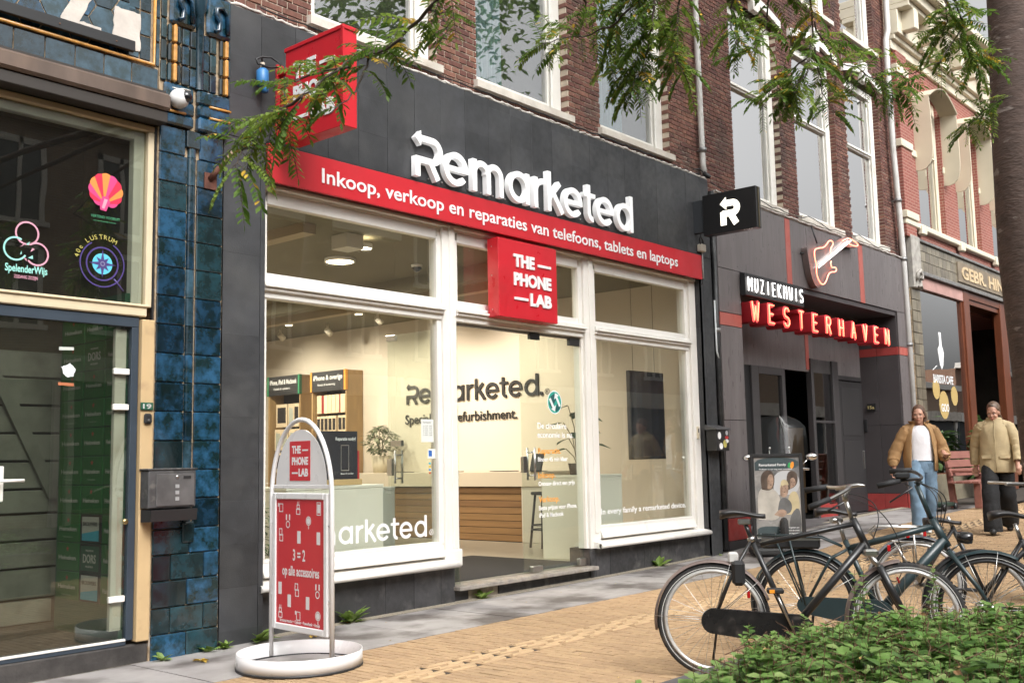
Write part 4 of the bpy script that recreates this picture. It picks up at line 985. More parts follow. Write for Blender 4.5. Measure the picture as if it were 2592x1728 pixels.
# --- signs
m_neon_r = M('red_neon', (.9, .25, .2), .4, emit=(1, .12, .06), es=3.2)
m_neon_w = M('white_neon', (.9, .9, .9), .4, emit=(1, .96, .92), es=2.4)
m_neon_p = M('salmon_neon', (.9, .5, .4), .4, emit=(1, .20, .11), es=2.0)
m_letter_red = M('red_letter_box', (.38, .018, .028), .45)
mz = empty('white_neon_sign', (13.9, 6.9, 3.53), label='black sign reading MUZIEKHUIS in white neon above the music shop entrance', cat='sign')
MB().box(12.97, 14.80, 6.86, 6.94, 3.545, 3.86, .005).build('sign_box', m_black, mz)
STK = {'M': [[(0, 0), (0, 1), (.5, .35), (1, 1), (1, 0)]], 'U': [[(0, 1), (0, .3), (.2, .05), (.5, 0), (.8, .05), (1, .3), (1, 1)]], 'Z': [[(0, 1), (1, 1), (0, 0), (1, 0)]], 'I': [[(.5, 0), (.5, 1)]], 'E': [[(1, 1), (0, 1), (0, 0), (1, 0)], [(0, .5), (.8, .5)]],
       'K': [[(0, 0), (0, 1)], [(1, 1), (.05, .5), (1, 0)]], 'H': [[(0, 0), (0, 1)], [(1, 0), (1, 1)], [(0, .5), (1, .5)]], 'S': [[(1, .85), (.75, 1), (.25, 1), (0, .85), (0, .65), (.2, .53), (.8, .45), (1, .32), (1, .15), (.75, 0), (.25, 0), (0, .15)]],
       'W': [[(0, 1), (.25, 0), (.5, .75), (.75, 0), (1, 1)]], 'T': [[(0, 1), (1, 1)], [(.5, 1), (.5, 0)]], 'R': [[(0, 0), (0, 1), (.7, 1), (1, .85), (1, .65), (.7, .5), (0, .5)], [(.5, .5), (1, 0)]], 'A': [[(0, 0), (.5, 1), (1, 0)], [(.2, .35), (.8, .35)]], 'V': [[(0, 1), (.5, 0), (1, 1)]], 'N': [[(0, 0), (0, 1), (1, 0), (1, 1)]]}
def neon_word(word, x0, x1, z0, z1, y, r, mat, par, fill=.62, name='neon_letter', names=None):
    n = len(word); wd = (x1-x0)/n
    for i, ch in enumerate(word):
        f = fill*(1.25 if ch in 'MW' else (.2 if ch == 'I' else 1)); m_ = MB()
        for st in STK[ch]:
            m_.tube([(x0+wd*(i+.5)+(u-.5)*wd*f, y, z0+(z1-z0)*v) for u, v in st], r, 6)
        m_.build(name, mat, par)
neon_word('MUZIEKHUIS', 12.99, 14.78, 3.61, 3.80, 6.845, .0075, m_neon_w, mz, .46)
wh = empty('red_neon_sign', (15.5, 6.88, 3.17), label='row of red box letters with neon reading WESTERHAVEN over the entrance', cat='sign')
n = 11; x0, x1 = 12.99, 18.28; wd = (x1-x0)/n
m_face_pink = M('glowing_letter_face', (.50, .06, .07), .4, emit=(1, .07, .07), es=.55)
for i, ch in enumerate('WESTERHAVEN'):
    cx = x0+wd*(i+.40); f = .30*(1.35 if ch == 'W' else 1.0); strokes = STK[ch]
    def sd(X, Z, strokes=strokes, f=f, cx=cx, t_=.062):
        d = None
        for st in strokes:
            for a, b in zip(st[:-1], st[1:]):
                q = d_seg(X, Z, (cx+(a[0]-.5)*wd*f, 3.205+a[1]*.26), (cx+(b[0]-.5)*wd*f, 3.205+b[1]*.26), t_)
                q = np.minimum(q, np.hypot(X-cx-(b[0]-.5)*wd*f, Z-3.205-b[1]*.26)-t_/2)
                d = q if d is None else np.minimum(d, q)
        return d
    for nm, y, ext, m_ in (('letter_box', 7.14, .29, m_letter_red), ('letter_face', 6.85, .004, m_face_pink)):
        me = sdf_mesh(nm, sd, cx-.28, cx+.28, 3.12, 3.55, .009)
        for v in me.vertices: v.co.z = v.co.z*.5+.5
        _place(me, (0, y, 0), FACE_S, 1, 1, ext, wh.location); o = link(nm, me, m_, wh if nm == 'letter_box' else lo); lo = o if nm == 'letter_box' else lo
    m_ = MB()
    for st in strokes: m_.tube([(cx+(u-.5)*wd*f, 6.832, 3.205+v*.26) for u, v in st], .011, 6)
    m_.build('neon_tube', m_neon_r, lo)
MB().box(12.99, 18.85, 7.15, 7.18, 3.33, 3.38).build('rail', m_black, wh)
gs = empty('guitar_neon_sign', (15.8, 6.85, 3.9), label='salmon neon sign shaped like an electric guitar on the grey panels', cat='sign')
A = [(15.21, 4.24), (15.15, 4.35), (15.15, 4.48), (15.32, 4.53), (15.5, 4.56), (15.64, 4.64), (15.72, 4.71), (15.86, 4.72), (15.87, 4.66), (15.76, 4.59), (15.75, 4.5)]
B = [(15.21, 4.24), (15.18, 4.12), (15.25, 4.01), (15.37, 3.95), (15.51, 4.0), (15.63, 4.16), (15.76, 4.21), (15.9, 4.22), (15.96, 4.28), (15.88, 4.3), (15.78, 4.27), (15.73, 4.33), (15.76, 4.38)]
H = [(16.24, 4.78), (16.5, 4.87), (16.69, 4.85), (16.89, 4.82), (16.85, 4.77), (16.54, 4.76), (16.46, 4.78)]
def smooth(P, it=2):
    for _ in range(it):
        Q = [P[0]]
        for a, b in zip(P[:-1], P[1:]): Q += [(a[0]*.75+b[0]*.25, a[1]*.75+b[1]*.25), (a[0]*.25+b[0]*.75, a[1]*.25+b[1]*.75)]
        P = Q+[P[-1]]
    return P
for P in (A, B, H): MB().tube([(x, 6.81, z) for x, z in smooth(P)], .0095, 8).build('neon_tube', m_neon_p, gs)
for a, b in (((15.28, 4.22), (16.58, 4.83)), ((15.34, 4.28), (16.46, 4.81))): MB().tube([(a[0], 6.81, a[1]), (b[0], 6.81, b[1])], .011, 8).build('neon_tube', m_neon_w, gs)
m_acr = M('milky_acrylic', (.16, .125, .12), .25, var=.15, vs=6)
pmesh('back_panel', smooth([(14.98, 4.5), (15.12, 4.56), (15.5, 4.58), (15.7, 4.70), (15.86, 4.70), (15.76, 4.5), (15.9, 4.26), (15.62, 4.14), (15.44, 3.92), (15.24, 3.90), (15.09, 4.05), (15.02, 4.3), (14.98, 4.5)], 1), 6.90, m_acr, gs, .05)
pmesh('neck_panel', [(15.6, 4.40), (16.24, 4.70), (16.9, 4.76), (16.88, 4.84), (16.5, 4.90), (16.2, 4.80), (15.55, 4.48)], 6.90, m_acr, gs, .04)
MB().tube([(15.35, 6.93, 4.9), (15.38, 6.86, 4.62)], .012, 6).build('bracket', m_black, gs)
MB().tube([(14.95, 6.95, 4.42), (15.05, 6.88, 4.42)], .012, 6).build('bracket', m_black, gs)
# --- upper brick storeys
WIN2 = [(13.16, 14.66), (15.21, 16.78), (17.28, 18.77)]
xs_ = [12.36]+[v for w2 in WIN2 for v in w2]+[19.40]
piers = [(xs_[i], xs_[i+1]) for i in range(0, len(xs_), 2)]
TOP2 = 11.6
bw = MB()
for a, b in piers: bw.box(a+.009, b-.009, YB+.009, YB+.32, 4.9, TOP2)
for a, b in WIN2: bw.box(a, b, YB+.009, YB+.32, 4.9, 4.98); bw.box(a, b, YB+.009, YB+.32, 8.0, 8.70)
m_brick2 = M('dark_red_brick', (.120, .048, .036), .85, var=.25, vs=12, bump=.3, bs=110, piece=.32, dirt=(.045, .028, .025), dvs=1.6, dlo=.55, dhi=.75)
w2_ = bw.build('wall', m_mortar, music)
lay_bricks(w2_, [(a, b, 4.94, TOP2) for a, b in piers]+[(a, b, 8.0, 8.66) for a, b in WIN2], m_brick2, nind=300)
for a, b in WIN2:
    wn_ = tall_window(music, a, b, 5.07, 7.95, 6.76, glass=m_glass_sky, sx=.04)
    k = MB()
    for q in range(12):
        a0, a1 = a-.12+(b-a+.24)*q/12, a-.12+(b-a+.24)*(q+1)/12
        h0, h1 = [.16*math.sin(math.pi*(t-a+.12)/(b-a+.24)) for t in (a0, a1)]
        k.hexa([(a0, YB-.05, 7.98+h0), (a1, YB-.05, 7.98+h1), (a1, YB+.05, 7.98+h1), (a0, YB+.05, 7.98+h0), (a0, YB-.05, 8.10+h0), (a1, YB-.05, 8.10+h1), (a1, YB+.05, 8.10+h1), (a0, YB+.05, 8.10+h0)])
    k.build('window_arch', m_uw, wn_)
    MB().hexa([((a+b)/2-.10, YB-.09, 7.98), ((a+b)/2+.10, YB-.09, 7.98), ((a+b)/2+.10, YB, 7.98), ((a+b)/2-.10, YB, 7.98), ((a+b)/2-.15, YB-.09, 8.36), ((a+b)/2+.15, YB-.09, 8.36), ((a+b)/2+.15, YB, 8.36), ((a+b)/2-.15, YB, 8.36)]).build('keystone', m_uw, wn_)
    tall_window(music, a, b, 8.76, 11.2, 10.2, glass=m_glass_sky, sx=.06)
    MB().box(a+.1, b-.15, 7.3, 7.33, 5.1, 7.9).build('blind', M('pale_blind', (.42, .45, .43), .9, var=.05, vs=2, stretch=(12, 1, 1)), wn_)
MB().box(12.36, 19.40, 7.42, 18.4, 3.95, TOP2).build('upper_floor', m_mortar_d, music)
MB().box(12.3, 19.45, 6.8, 18.5, TOP2, TOP2+.3, .02).build('roof', m_stone, music)
pipe('downpipe', [(19.22, 6.93, 12.5), (19.22, 6.93, 9.32), (19.08, 6.93, 9.08), (19.1, 6.93, 7), (19.28, 6.93, 5.0), (19.32, 6.93, .36)], .055, m_zinc, 'long grey downpipe between the dark brick wall and the pink brick cafe', (8.0, 6.0, 4.9, 3.3, 1.6))
cbx = MB(); cbx.tube([(12.25+.2*k, 6.93, 5.02-.012*(k % 5)-.03*math.sin(k*.7)) for k in range(35)], .007, 5)
solo('facade_cable', cbx, m_black, 'thin black cable sagging along the coping of the grey panels', 'cable')
# ================================================================== CAFE BUILDING (pink brick, cream trim)
cafe = empty('cafe_building', (23, 7.0, .4), label='pink brick building with cream hooded windows above a brown framed cafe', cat='building')
def brickmat(name, c1, c2, mortar, sc):
    m = M(name, c1, .85)
    n = m.node_tree.nodes; L = m.node_tree.links; b = n['Principled BSDF']
    g_ = n.new('ShaderNodeNewGeometry'); sp = n.new('ShaderNodeSeparateXYZ'); cb_ = n.new('ShaderNodeCombineXYZ'); L.new(g_.outputs['Position'], sp.inputs[0])
    ad = n.new('ShaderNodeMath'); ad.operation = 'ADD'; L.new(sp.outputs['X'], ad.inputs[0]); L.new(sp.outputs['Y'], ad.inputs[1]); L.new(ad.outputs[0], cb_.inputs[0]); L.new(sp.outputs['Z'], cb_.inputs[1])
    t_ = n.new('ShaderNodeTexBrick'); L.new(cb_.outputs[0], t_.inputs['Vector']); t_.inputs['Scale'].default_value = sc
    t_.inputs['Color1'].default_value = (*c1, 1); t_.inputs['Color2'].default_value = (*c2, 1); t_.inputs['Mortar'].default_value = (*mortar, 1)
    t_.inputs['Brick Width'].default_value = .215; t_.inputs['Row Height'].default_value = .0625; t_.inputs['Mortar Size'].default_value = .006; t_.inputs['Bias'].default_value = 0
    L.new(t_.outputs['Color'], b.inputs['Base Color'])
    bp = n.new('ShaderNodeBump'); bp.inputs['Strength'].default_value = .5; bp.inputs['Distance'].default_value = .006; bp.invert = True; L.new(t_.outputs['Fac'], bp.inputs['Height']); L.new(bp.outputs[0], b.inputs['Normal'])
    return m
m_pinkbrick = brickmat('pink_red_brick', (.275, .085, .065), (.23, .068, .052), (.36, .23, .18), 1.0)
m_crm = M('cream_render', (.66, .60, .47), .6, var=.06, vs=2, dirt=(.5, .44, .33), dvs=2, dlo=.6, dhi=.9)
m_hood = M('ivory_hood', (.60, .53, .40), .55, var=.05, vs=2)
CW = [(20.5, 22.0), (22.85, 24.35), (25.2, 26.7), (27.5, 29.0)]
xs_ = [19.45]+[v for w2 in CW for v in w2]+[33.0]
cb2 = MB()
for i in range(0, len(xs_), 2): cb2.box(xs_[i], xs_[i+1], 6.985, 7.35, 5.38, 9.2)
for a, b in CW: cb2.box(a, b, 6.985, 7.35, 5.38, 5.62); cb2.box(a, b, 6.985, 7.35, 8.55, 9.2)
cb2.box(19.45, 33, 7.35, 18, 4.4, 9.2)
cb2.build('wall', m_pinkbrick, cafe)
MB().box(19.46, 20.0, 6.90, 7.0, 5.38, 9.0).build('pilaster', m_pinkbrick, cafe)
for a, b in CW:
    w_ = tall_window(cafe, a, b, 5.68, 8.6, 7.35, glass=m_glass_sky, yb=6.985, mat=m_crm)
    for c_, d_ in ((7.08, 7.22), (8.55, 8.68)): pass
    # arched fixed awning: curved hood with side cheeks
    hd = MB(); n_ = 14; a2, b2 = a-.06, b+.06; y0, y1 = 6.62, 6.985
    arc = [(a2+(b2-a2)*q/n_, 8.30+.30*math.sin(math.pi*q/n_)) for q in range(n_+1)]
    for (xa, za), (xb, zb) in zip(arc[:-1], arc[1:]):
        hd.quad((xa, y0, za), (xb, y0, zb), (xb, y1, zb+.02), (xa, y1, za+.02), True); hd.quad((xa, y0+.012, za-.025), (xa, y1, za-.012), (xb, y1, zb-.012), (xb, y0+.012, zb-.025), True); hd.quad((xa, y0, za), (xa, y0+.012, za-.025), (xb, y0+.012, zb-.025), (xb, y0, zb))
    for x in (a2, b2):
        C = [(6.985, 8.31), (6.66, 8.30), (6.64, 7.9), (6.64, 7.25), (6.66, 7.05), (6.71, 6.92), (6.79, 6.84), (6.88, 6.82), (6.985, 6.83)]
        for q in range(1, len(C)-1):
            pass
        i_ = len(hd.v); nC = len(C)
        hd.v += [(x-.018, y_, z_) for y_, z_ in C]+[(x+.018, y_, z_) for y_, z_ in C]
        hd.f += [tuple(i_+q for q in range(nC)), tuple(i_+nC+q for q in range(nC))[::-1]]+[(i_+q, i_+nC+q, i_+nC+(q+1) % nC, i_+(q+1) % nC) for q in range(nC)]; hd.sm += [False]*(nC+2)
    hd.build('window_hood', m_hood, w_)
tr = MB()
for a, b in [(19.45, 20.5), (22.0, 22.85), (24.35, 25.2), (26.7, 27.5), (29, 33)]: tr.box(a, b, 6.955, 7.0, 7.08, 7.22, .01)
tr.box(19.42, 20.02, 6.87, 6.99, 7.10, 7.25, .01); tr.box(19.42, 20.02, 6.87, 6.99, 8.55, 8.72, .01); tr.box(19.42, 20.05, 6.85, 6.99, 5.72, 5.86, .01)
tr.box(19.45, 33, 6.88, 7.0, 5.60, 5.72, .02)
for x in (20.3, 22.6, 25.0, 27.2): tr.box(x-.12, x+.12, 6.84, 6.95, 5.50, 5.70, .02)
tr.build('cream_band', m_crm, cafe)
co = MB()
for (y, z0, z1) in ((6.93, 9.0, 9.18), (6.86, 9.18, 9.28), (6.78, 9.28, 9.75), (6.55, 9.75, 9.85), (6.45, 9.85, 10.05), (6.30, 10.05, 10.2)): co.box(19.35, 33, y, 7.4, z0, z1, .01)
for k in range(15): co.box(19.55+k*.9, 19.75+k*.9, 6.52, 6.8, 9.35, 9.76, .02)
co.build('cornice', m_crm, cafe)
# shop level: tiled fascia with sign, scroll pilaster, brown mullions, big pane
m_olive = M('olive_glazed_tile', (.17, .145, .105), .3, var=.25, vs=8, piece=.3, coat=.3)
m_mahog = M('brown_varnished_wood', (.135, .040, .018), .35, var=.2, vs=5, stretch=(3, 3, .4), coat=.3)
for a, z0, z1 in ((0, 4.78, 5.0), (.12, 5.0, 5.2), (0, 5.2, 5.36)):
    k = 0
    while 20.15+k*.24-a < 32:
        xa = 20.15+k*.24-a; MB().box(max(20.1, xa)+.003, xa+.237, 6.945, 6.99, z0+.003, z1-.003, .004).build('fascia_tile', m_olive, cafe); k += 1
        if k > 40: break
MB().box(20.05, 33, 6.97, 7.4, 4.7, 5.38).build('fascia', m_grout, cafe)
MB().box(20.05, 33, 6.90, 7.0, 5.36, 5.42, .01).box(20.05, 33, 6.90, 7.0, 4.71, 4.79, .01).build('fascia_moulding', M('lead_grey', (.17, .165, .16), .6, var=.3, vs=9), cafe)
MB().box(19.62, 20.05, 6.87, 7.0, 4.4, 5.42, .02).build('pilaster_head', M('grey_stone', (.33, .31, .28), .8, var=.25, vs=9, bump=.3, bs=40), cafe)
MB().tube([(19.7, 6.85, 4.55), (19.72, 6.83, 4.68), (19.83, 6.82, 4.74), (19.93, 6.83, 4.66), (19.88, 6.82, 4.58), (19.82, 6.82, 4.62)], .035, 8).tube([(19.78, 6.86, 4.42), (19.84, 6.83, 4.46), (19.9, 6.84, 4.42)], .03, 8).build('scroll', MATS['grey_stone'], cafe)
zt = 4.40
while zt > .5:
    for a, b in ((19.60, 19.82), (19.825, 20.04)): MB().box(a, b, 6.93, 7.0, zt-.205, zt-.004, .006).build('pilaster_tile', m_olive, cafe)
    zt -= .21
MB().box(19.58, 20.06, 6.96, 7.3, .3, 4.4).build('pilaster_core', m_grout, cafe)
mul = MB().box(22.72, 23.08, 6.96, 7.12, .45, 4.72, .01).build('mullion', m_mahog, cafe)
MB().box(25.25, 25.72, 6.96, 7.12, .45, 4.72, .01).build('mullion', m_mahog, cafe)
MB().box(20.06, 22.72, 6.97, 7.1, 4.46, 4.72, .01).build('head_beam', M('pink_beam', (.42, .25, .22), .7, var=.15, vs=4), cafe)
MB().box(23.08, 33, 6.97, 7.1, 4.55, 4.72, .01).build('head_beam', m_mahog, cafe)
MB().box(20.06, 22.72, 6.98, 7.15, .35, .9, .01).build('stall_riser', m_olive, cafe)
wc = MB().box(20.06, 20.12, 7.0, 7.1, .9, 4.46).box(22.62, 22.72, 7.0, 7.1, .9, 4.46).box(20.06, 22.72, 7.0, 7.1, .86, .92).build('window', m_mahog, cafe)
m_glass_c = glassmat('cafe_glass', (.7, .72, .72), 2.5, .5, .0)
MB().box(20.12, 22.62, 7.04, 7.046, .9, 4.46).build('pane', m_glass_c, wc)
# entrance recess: splayed pane and soffit
MB().box(23.08, 25.25, 7.0, 9.2, 4.45, 4.55).build('entrance_soffit', m_mahog, cafe)
dw = MB().box(23.1, 23.2, 8.4, 8.5, .4, 4.4).box(25.1, 25.25, 8.4, 8.5, .4, 4.4).box(23.2, 25.1, 8.4, 8.5, 4.1, 4.4).build('entrance_frame', m_mahog, cafe)
MB().box(23.2, 25.1, 8.43, 8.436, .5, 4.1).build('pane', m_glass_c, dw)
curtain(23.2, 25.1, .6, 3.2, 8.7, M('wine_curtain', (.16, .022, .03), .9, var=.15, vs=5), dw, 9)
MB().box(23.2, 25.1, 8.40, 8.47, 1.75, 1.85, .01).build('glazing_bar', m_white2, dw)
MB().box(23.2, 25.1, 8.55, 8.6, 3.2, 4.1).build('brick_reflection', m_pinkbrick, dw)  # brick panel behind the glass stands for brick reflected in the pane
MB().box(23.08, 25.25, 7.0, 9.2, .3, .42).build('entrance_floor', m_slab, cafe)
MB().box(25.72, 27.7, 7.02, 7.3, 4.2, 4.55).build('panel', M('red_wood', (.24, .06, .03), .5), cafe)
wc2 = MB().box(27.6, 27.8, 6.97, 7.1, .45, 4.6).build('window', m_mahog, cafe); MB().box(25.72, 27.6, 7.04, 7.046, .9, 4.2).build('pane', m_glass_c, wc2)
MB().box(27.8, 33, 6.99, 7.3, .3, 4.6).build('wall', m_pinkbrick, cafe)
MB().box(20.0, 28, 11, 11.1, .3, 4.6).box(20, 20.05, 7.3, 11, .3, 4.6).box(28, 28.1, 7.3, 11, .3, 4.6).box(20, 28, 7.2, 11, 4.56, 4.6).build('inner_room', M('cafe_room', (.07, .055, .045), .9, var=.3, vs=2), cafe)
gsn = empty('cafe_fascia_sign', (24.5, 6.94, 4.85), label='pale lettered sign GEBR. HINRICHS on the olive tiled fascia', cat='sign')
MB().box(22.35, 27.6, 6.915, 6.95, 4.84, 5.27, .006).build('sign_board', M('sign_brown', (.20, .16, .115), .6, var=.2, vs=5), gsn)
split_letters(text('lettering', 'GEBR. HINRICHS', (22.55, 6.914, 4.93), FACE_S, .26, 4.6, M('sign_tan', (.55, .42, .26), .6, var=.1, vs=5), gsn, .012, .03))
cs = empty('cafe_window_print', (21.2, 7.03, 2.7), label='white coffee machine logo printed on the cafe window', cat='print')
m_wp = M('window_print_white', (.8, .8, .8), .6)
pmesh('coffee_spout', [(21.13, 3.35), (21.2, 3.05), (21.3, 2.95), (21.4, 3.05), (21.47, 3.3), (21.38, 3.45), (21.36, 3.7), (21.24, 3.7), (21.24, 3.45)], 7.035, m_wp, cs, .001)
split_letters(text('lettering', 'BARISTA CAFE', (20.78, 7.035, 2.68), FACE_S, .16, 1.15, m_wp, cs, .001, .02))
split_letters(text('lettering', 'GOO', (21.12, 7.032, 2.12), FACE_S, .15, .45, m_wp, cs, .001, .02))
for cx_, cz_, rr_ in ((20.9, 2.55, .2), (21.3, 2.25, .28), (21.95, 2.45, .2)): pmesh('yellow_disc', [(cx_+rr_*math.cos(k*.3491), cz_+rr_*math.sin(k*.3491)) for k in range(18)], 7.037, M('window_print_yellow', (.45, .32, .12), .6), cs, .001)
sn_ = MB().hexa([(20.75, 7.034, 2.92), (20.8, 7.034, 2.92), (20.8, 7.036, 2.92), (20.75, 7.036, 2.92), (21.0, 7.034, 3.02), (21.05, 7.034, 3.02), (21.05, 7.036, 3.02), (21.0, 7.036, 3.02)]); sn_.build('flourish', m_wp, cs)
# ================================================================== OTHER SIDE OF THE STREET (seen only in reflections)
m_opp = [brickmat('opp_brick_a', (.26, .14, .09), (.22, .115, .075), (.32, .27, .21), 1), brickmat('opp_brick_b', (.33, .23, .16), (.29, .2, .14), (.38, .33, .27), 1), brickmat('opp_brick_c', (.20, .085, .06), (.17, .07, .05), (.3, .24, .19), 1)]
m_winref = M('dark_window', (.09, .095, .10), .15)
OPPS = [(-16, -8.5, 8.5, 0, 'brown brick house across the street reflected in the glass'), (-8.5, -1, 9.6, 1, 'tan brick house across the street with white fascia'), (-1, 6.5, 8.9, 0, 'brown brick shop house facing the camera street from across'),
        (6.5, 14, 9.3, 1, 'tan brick shop house with a pale awning across the street'), (14, 22, 8.2, 2, 'dark red brick house across the street'), (22, 31, 9.5, 0, 'brown brick corner house far across the street'), (31, 42, 8.6, 2, 'dark red brick house at the far end across the street'), (42, 56, 6.2, 1, 'low tan brick house far along the other side of the street'), (56, 74, 5.4, 1, 'pale low house beyond the tan one across the street'), (74, 96, 7.0, 0, 'brown brick house farthest along the other side of the street')]
for a, b, h, k, lab in OPPS:
    yy = -9.5; op = empty('opposite_house', ((a+b)/2, yy-3, 0), label=lab, cat='building')
    MB().box(a+.02, b-.02, yy-8, yy, 3.5, h).box(a+.02, b-.02, yy-8, yy-.3, -.1, 3.5).build('wall', m_opp[k], op)
    MB().box(a, b, yy-.1, yy+.35, h, h+.35).build('cornice', m_white, op)
    MB().box(a+.1, b-.1, yy-.05, yy+.15, 3.35, 3.95).build('fascia', [m_white2, m_stone, M('awning_cream', (.65, .6, .5), .8)][k], op)
    nw = 3
    for i in range(nw):
        cx = a+(b-a)*(i+.5)/nw
        for z in (4.6, 7.0):
            if z+2 > h: continue
            w_ = MB().box(cx-.62, cx-.5, yy-.02, yy+.05, z, z+1.9).box(cx+.5, cx+.62, yy-.02, yy+.05, z, z+1.9).box(cx-.05, cx+.05, yy-.02, yy+.05, z, z+1.9).box(cx-.62, cx+.62, yy-.02, yy+.05, z+1.75, z+1.9).box(cx-.7, cx+.7, yy-.02, yy+.12, z-.12, z).build('window', m_white, op)
            MB().box(cx-.5, cx+.5, yy-.01, yy+.01, z, z+1.75).build('pane', m_winref, w_)
        sf = MB().box(cx-(b-a)/nw*.5+.1, cx-(b-a)/nw*.5+.25, yy-.35, yy-.1, 0, 3.35).box(cx+(b-a)/nw*.5-.25, cx+(b-a)/nw*.5-.1, yy-.35, yy-.1, 0, 3.35).build('shopfront', m_white if k else m_navy, op)
        MB().box(cx-(b-a)/nw*.5+.25, cx+(b-a)/nw*.5-.25, yy-.25, yy-.24, .4, 3.35).build('pane', m_winref, sf)
# ================================================================== SIGNS ON THE SHOP
m_red = M('signal_red', (.52, .012, .022), .38, var=.05, vs=3, dirt=(.44, .014, .02), dvs=2)
m_redf = M('signal_red_panel', (.50, .013, .022), .45, var=.05, vs=1.5, dirt=(.40, .014, .02), dvs=1.2)
m_sw = M('sign_white', (.78, .78, .78), .45)
m_lit = M('white_letter_face', (.80, .80, .80), .4, emit=(1, 1, 1), es=.12)
fb = empty('red_fascia_sign', (8.5, 6.92, 3.64), label='long red fascia board with white lettering Inkoop, verkoop en reparaties', cat='sign')
MB().box(5.03, 11.92, 6.925, 6.954, 3.642, 3.962, .003).build('board', m_redf, fb)
MB().box(5.03, 11.92, 6.93, 6.956, 3.962, 3.975).build('top_trim', m_black, fb)
split_letters(text('lettering', 'Inkoop, verkoop en reparaties van telefoons, tablets en laptops', (5.585, 6.923, 3.735), FACE_S, .128, 5.73, m_sw, fb, .004, .012))
lt = empty('wordmark_letters', (8.5, 6.9, 4.0), label='raised white letters spelling Remarketed on the black cladding', cat='sign')
put_mark(lt, (6.665, 6.94, 4.005), FACE_S, 1.0, .06, m_lit, xs=1.017)
pn = MB()
for k in range(20):
    pn.tube([(6.7+k*.185, 6.96, 4.02), (6.7+k*.185, 6.93, 4.02)], .008, 6)
tag(pn.build('spacer_pin', m_steel, lt), kind='stuff')
MB().box(6.66, 10.3, 6.945, 6.957, 3.975, 4.0, .003).build('cable_duct', m_black, lt)
MB().box(8.99, 9.08, 6.946, 6.952, 4.02, 4.13).build('copper_tape', M('copper_tape', (.55, .25, .14), .35, .7, bump=.6, bs=60), lt)
def lab_text(par, o, face, w, h, mat, ext=.006):
    """THE- / PHONE / -LAB in a w x h block; o = lower left"""
    o = Vector(o); ux = Vector(face[0]); uz = Vector(face[1]); ch = h*.24
    def bar(x0, x1, z):
        n_ = ux.cross(uz); P = []
        for (a, b, d) in ((x0, z-ch*.11, 0), (x1, z-ch*.11, 0), (x1, z-ch*.11, ext), (x0, z-ch*.11, ext), (x0, z+ch*.11, 0), (x1, z+ch*.11, 0), (x1, z+ch*.11, ext), (x0, z+ch*.11, ext)): P.append(tuple(o+ux*a+uz*b+n_*d))
        MB().hexa(P).build('dash', mat, par)
    split_letters(text('lettering', 'THE', o+uz*(h-ch), face, ch, w*.55, mat, par, ext, .045)); bar(w*.64, w, h-ch*.62)
    split_letters(text('lettering', 'PHONE', o+uz*(h*.5-ch/2), face, ch, w, mat, par, ext, .045))
    split_letters(text('lettering', 'LAB', o+ux*(w*.42), face, ch, w*.58, mat, par, ext, .045)); bar(0, w*.36, ch*.42)
bxs = empty('red_box_sign', (8.3, 6.9, 2.77), label='square red box sign reading THE PHONE LAB above the glass entrance', cat='sign')
MB().box(7.80, 8.75, 6.87, 7.02, 2.775, 3.585, .004).build('box', m_red, bxs)
lab_text(bxs, (8.03, 6.869, 2.93), FACE_S, .61, .51, m_sw, .012)
sc = MB()
for z in (2.85, 3.2, 3.5): sc.lathe([(0, -.003), (.007, 0)], (7.80, 6.96, z), (1, 0, 0), n=6)
tag(sc.build('screw', m_steel, bxs), kind='stuff')
bs_ = empty('red_blade_sign', (5.15, 6.4, 3.92), label='red projecting box sign reading THE PHONE LAB above the fascia', cat='sign')
MB().box(5.085, 5.225, 6.045, 6.77, 3.925, 4.72, .003).build('box', m_red, bs_)
MB().box(5.075, 5.235, 6.035, 6.78, 4.70, 4.735, .004).box(5.075, 5.09, 6.035, 6.06, 3.92, 4.71).build('edge_trim', m_red, bs_)
lab_text(bs_, (5.083, 6.66, 4.06), FACE_W, .52, .51, m_sw, .006)
MB().box(5.13, 5.18, 6.77, 6.955, 4.56, 4.60, .003).build('bracket', m_red, bs_); MB().box(5.13, 5.18, 6.77, 6.955, 4.05, 4.09, .003).build('bracket', m_red, bs_); MB().box(5.12, 5.19, 6.935, 6.955, 4.0, 4.66, .002).build('wall_plate', m_red, bs_)
m_bc = M('black_cable', (.015, .015, .016), .5)
pg = empty('blue_plug', (4.93, 6.86, 4.4), label='blue industrial plug hanging from a black cable beside the red blade sign', cat='plug')
m_bl = M('plug_blue', (.03, .16, .38), .4)
MB().lathe([(.0, .07), (.03, .07), (.05, .05), (.052, -.06), (.045, -.075), (.02, -.07)], (4.93, 6.87, 4.48), n=16).build('plug_body', m_bl, pg)
MB().lathe([(.0, -.09), (.028, -.09), (.028, -.02), (0, -.02)], (4.945, 6.855, 4.44), n=12).build('plug_neck', m_bl, pg)
MB().lathe([(0, .12), (.018, .12), (.02, .06)], (4.93, 6.87, 4.48), n=10).build('gland', M('gland_beige', (.45, .38, .3), .5), pg)
cp = [(4.93, 6.87, 4.60), (4.91, 6.86, 4.64), (4.86, 6.86, 4.61), (4.87, 6.85, 4.57), (4.98, 6.84, 4.565), (5.06, 6.84, 4.59), (5.10, 6.84, 4.625), (5.0, 6.85, 4.66), (4.91, 6.87, 4.645), (4.88, 6.88, 4.62)]
MB().tube([(a[0], a[1], a[2]) for a in cp], .009, 8).build('cable', m_bc, pg)
rs = empty('black_blade_sign', (11.84, 6.4, 4.18), label='black projecting box sign with a glowing white letter R arrow', cat='sign')
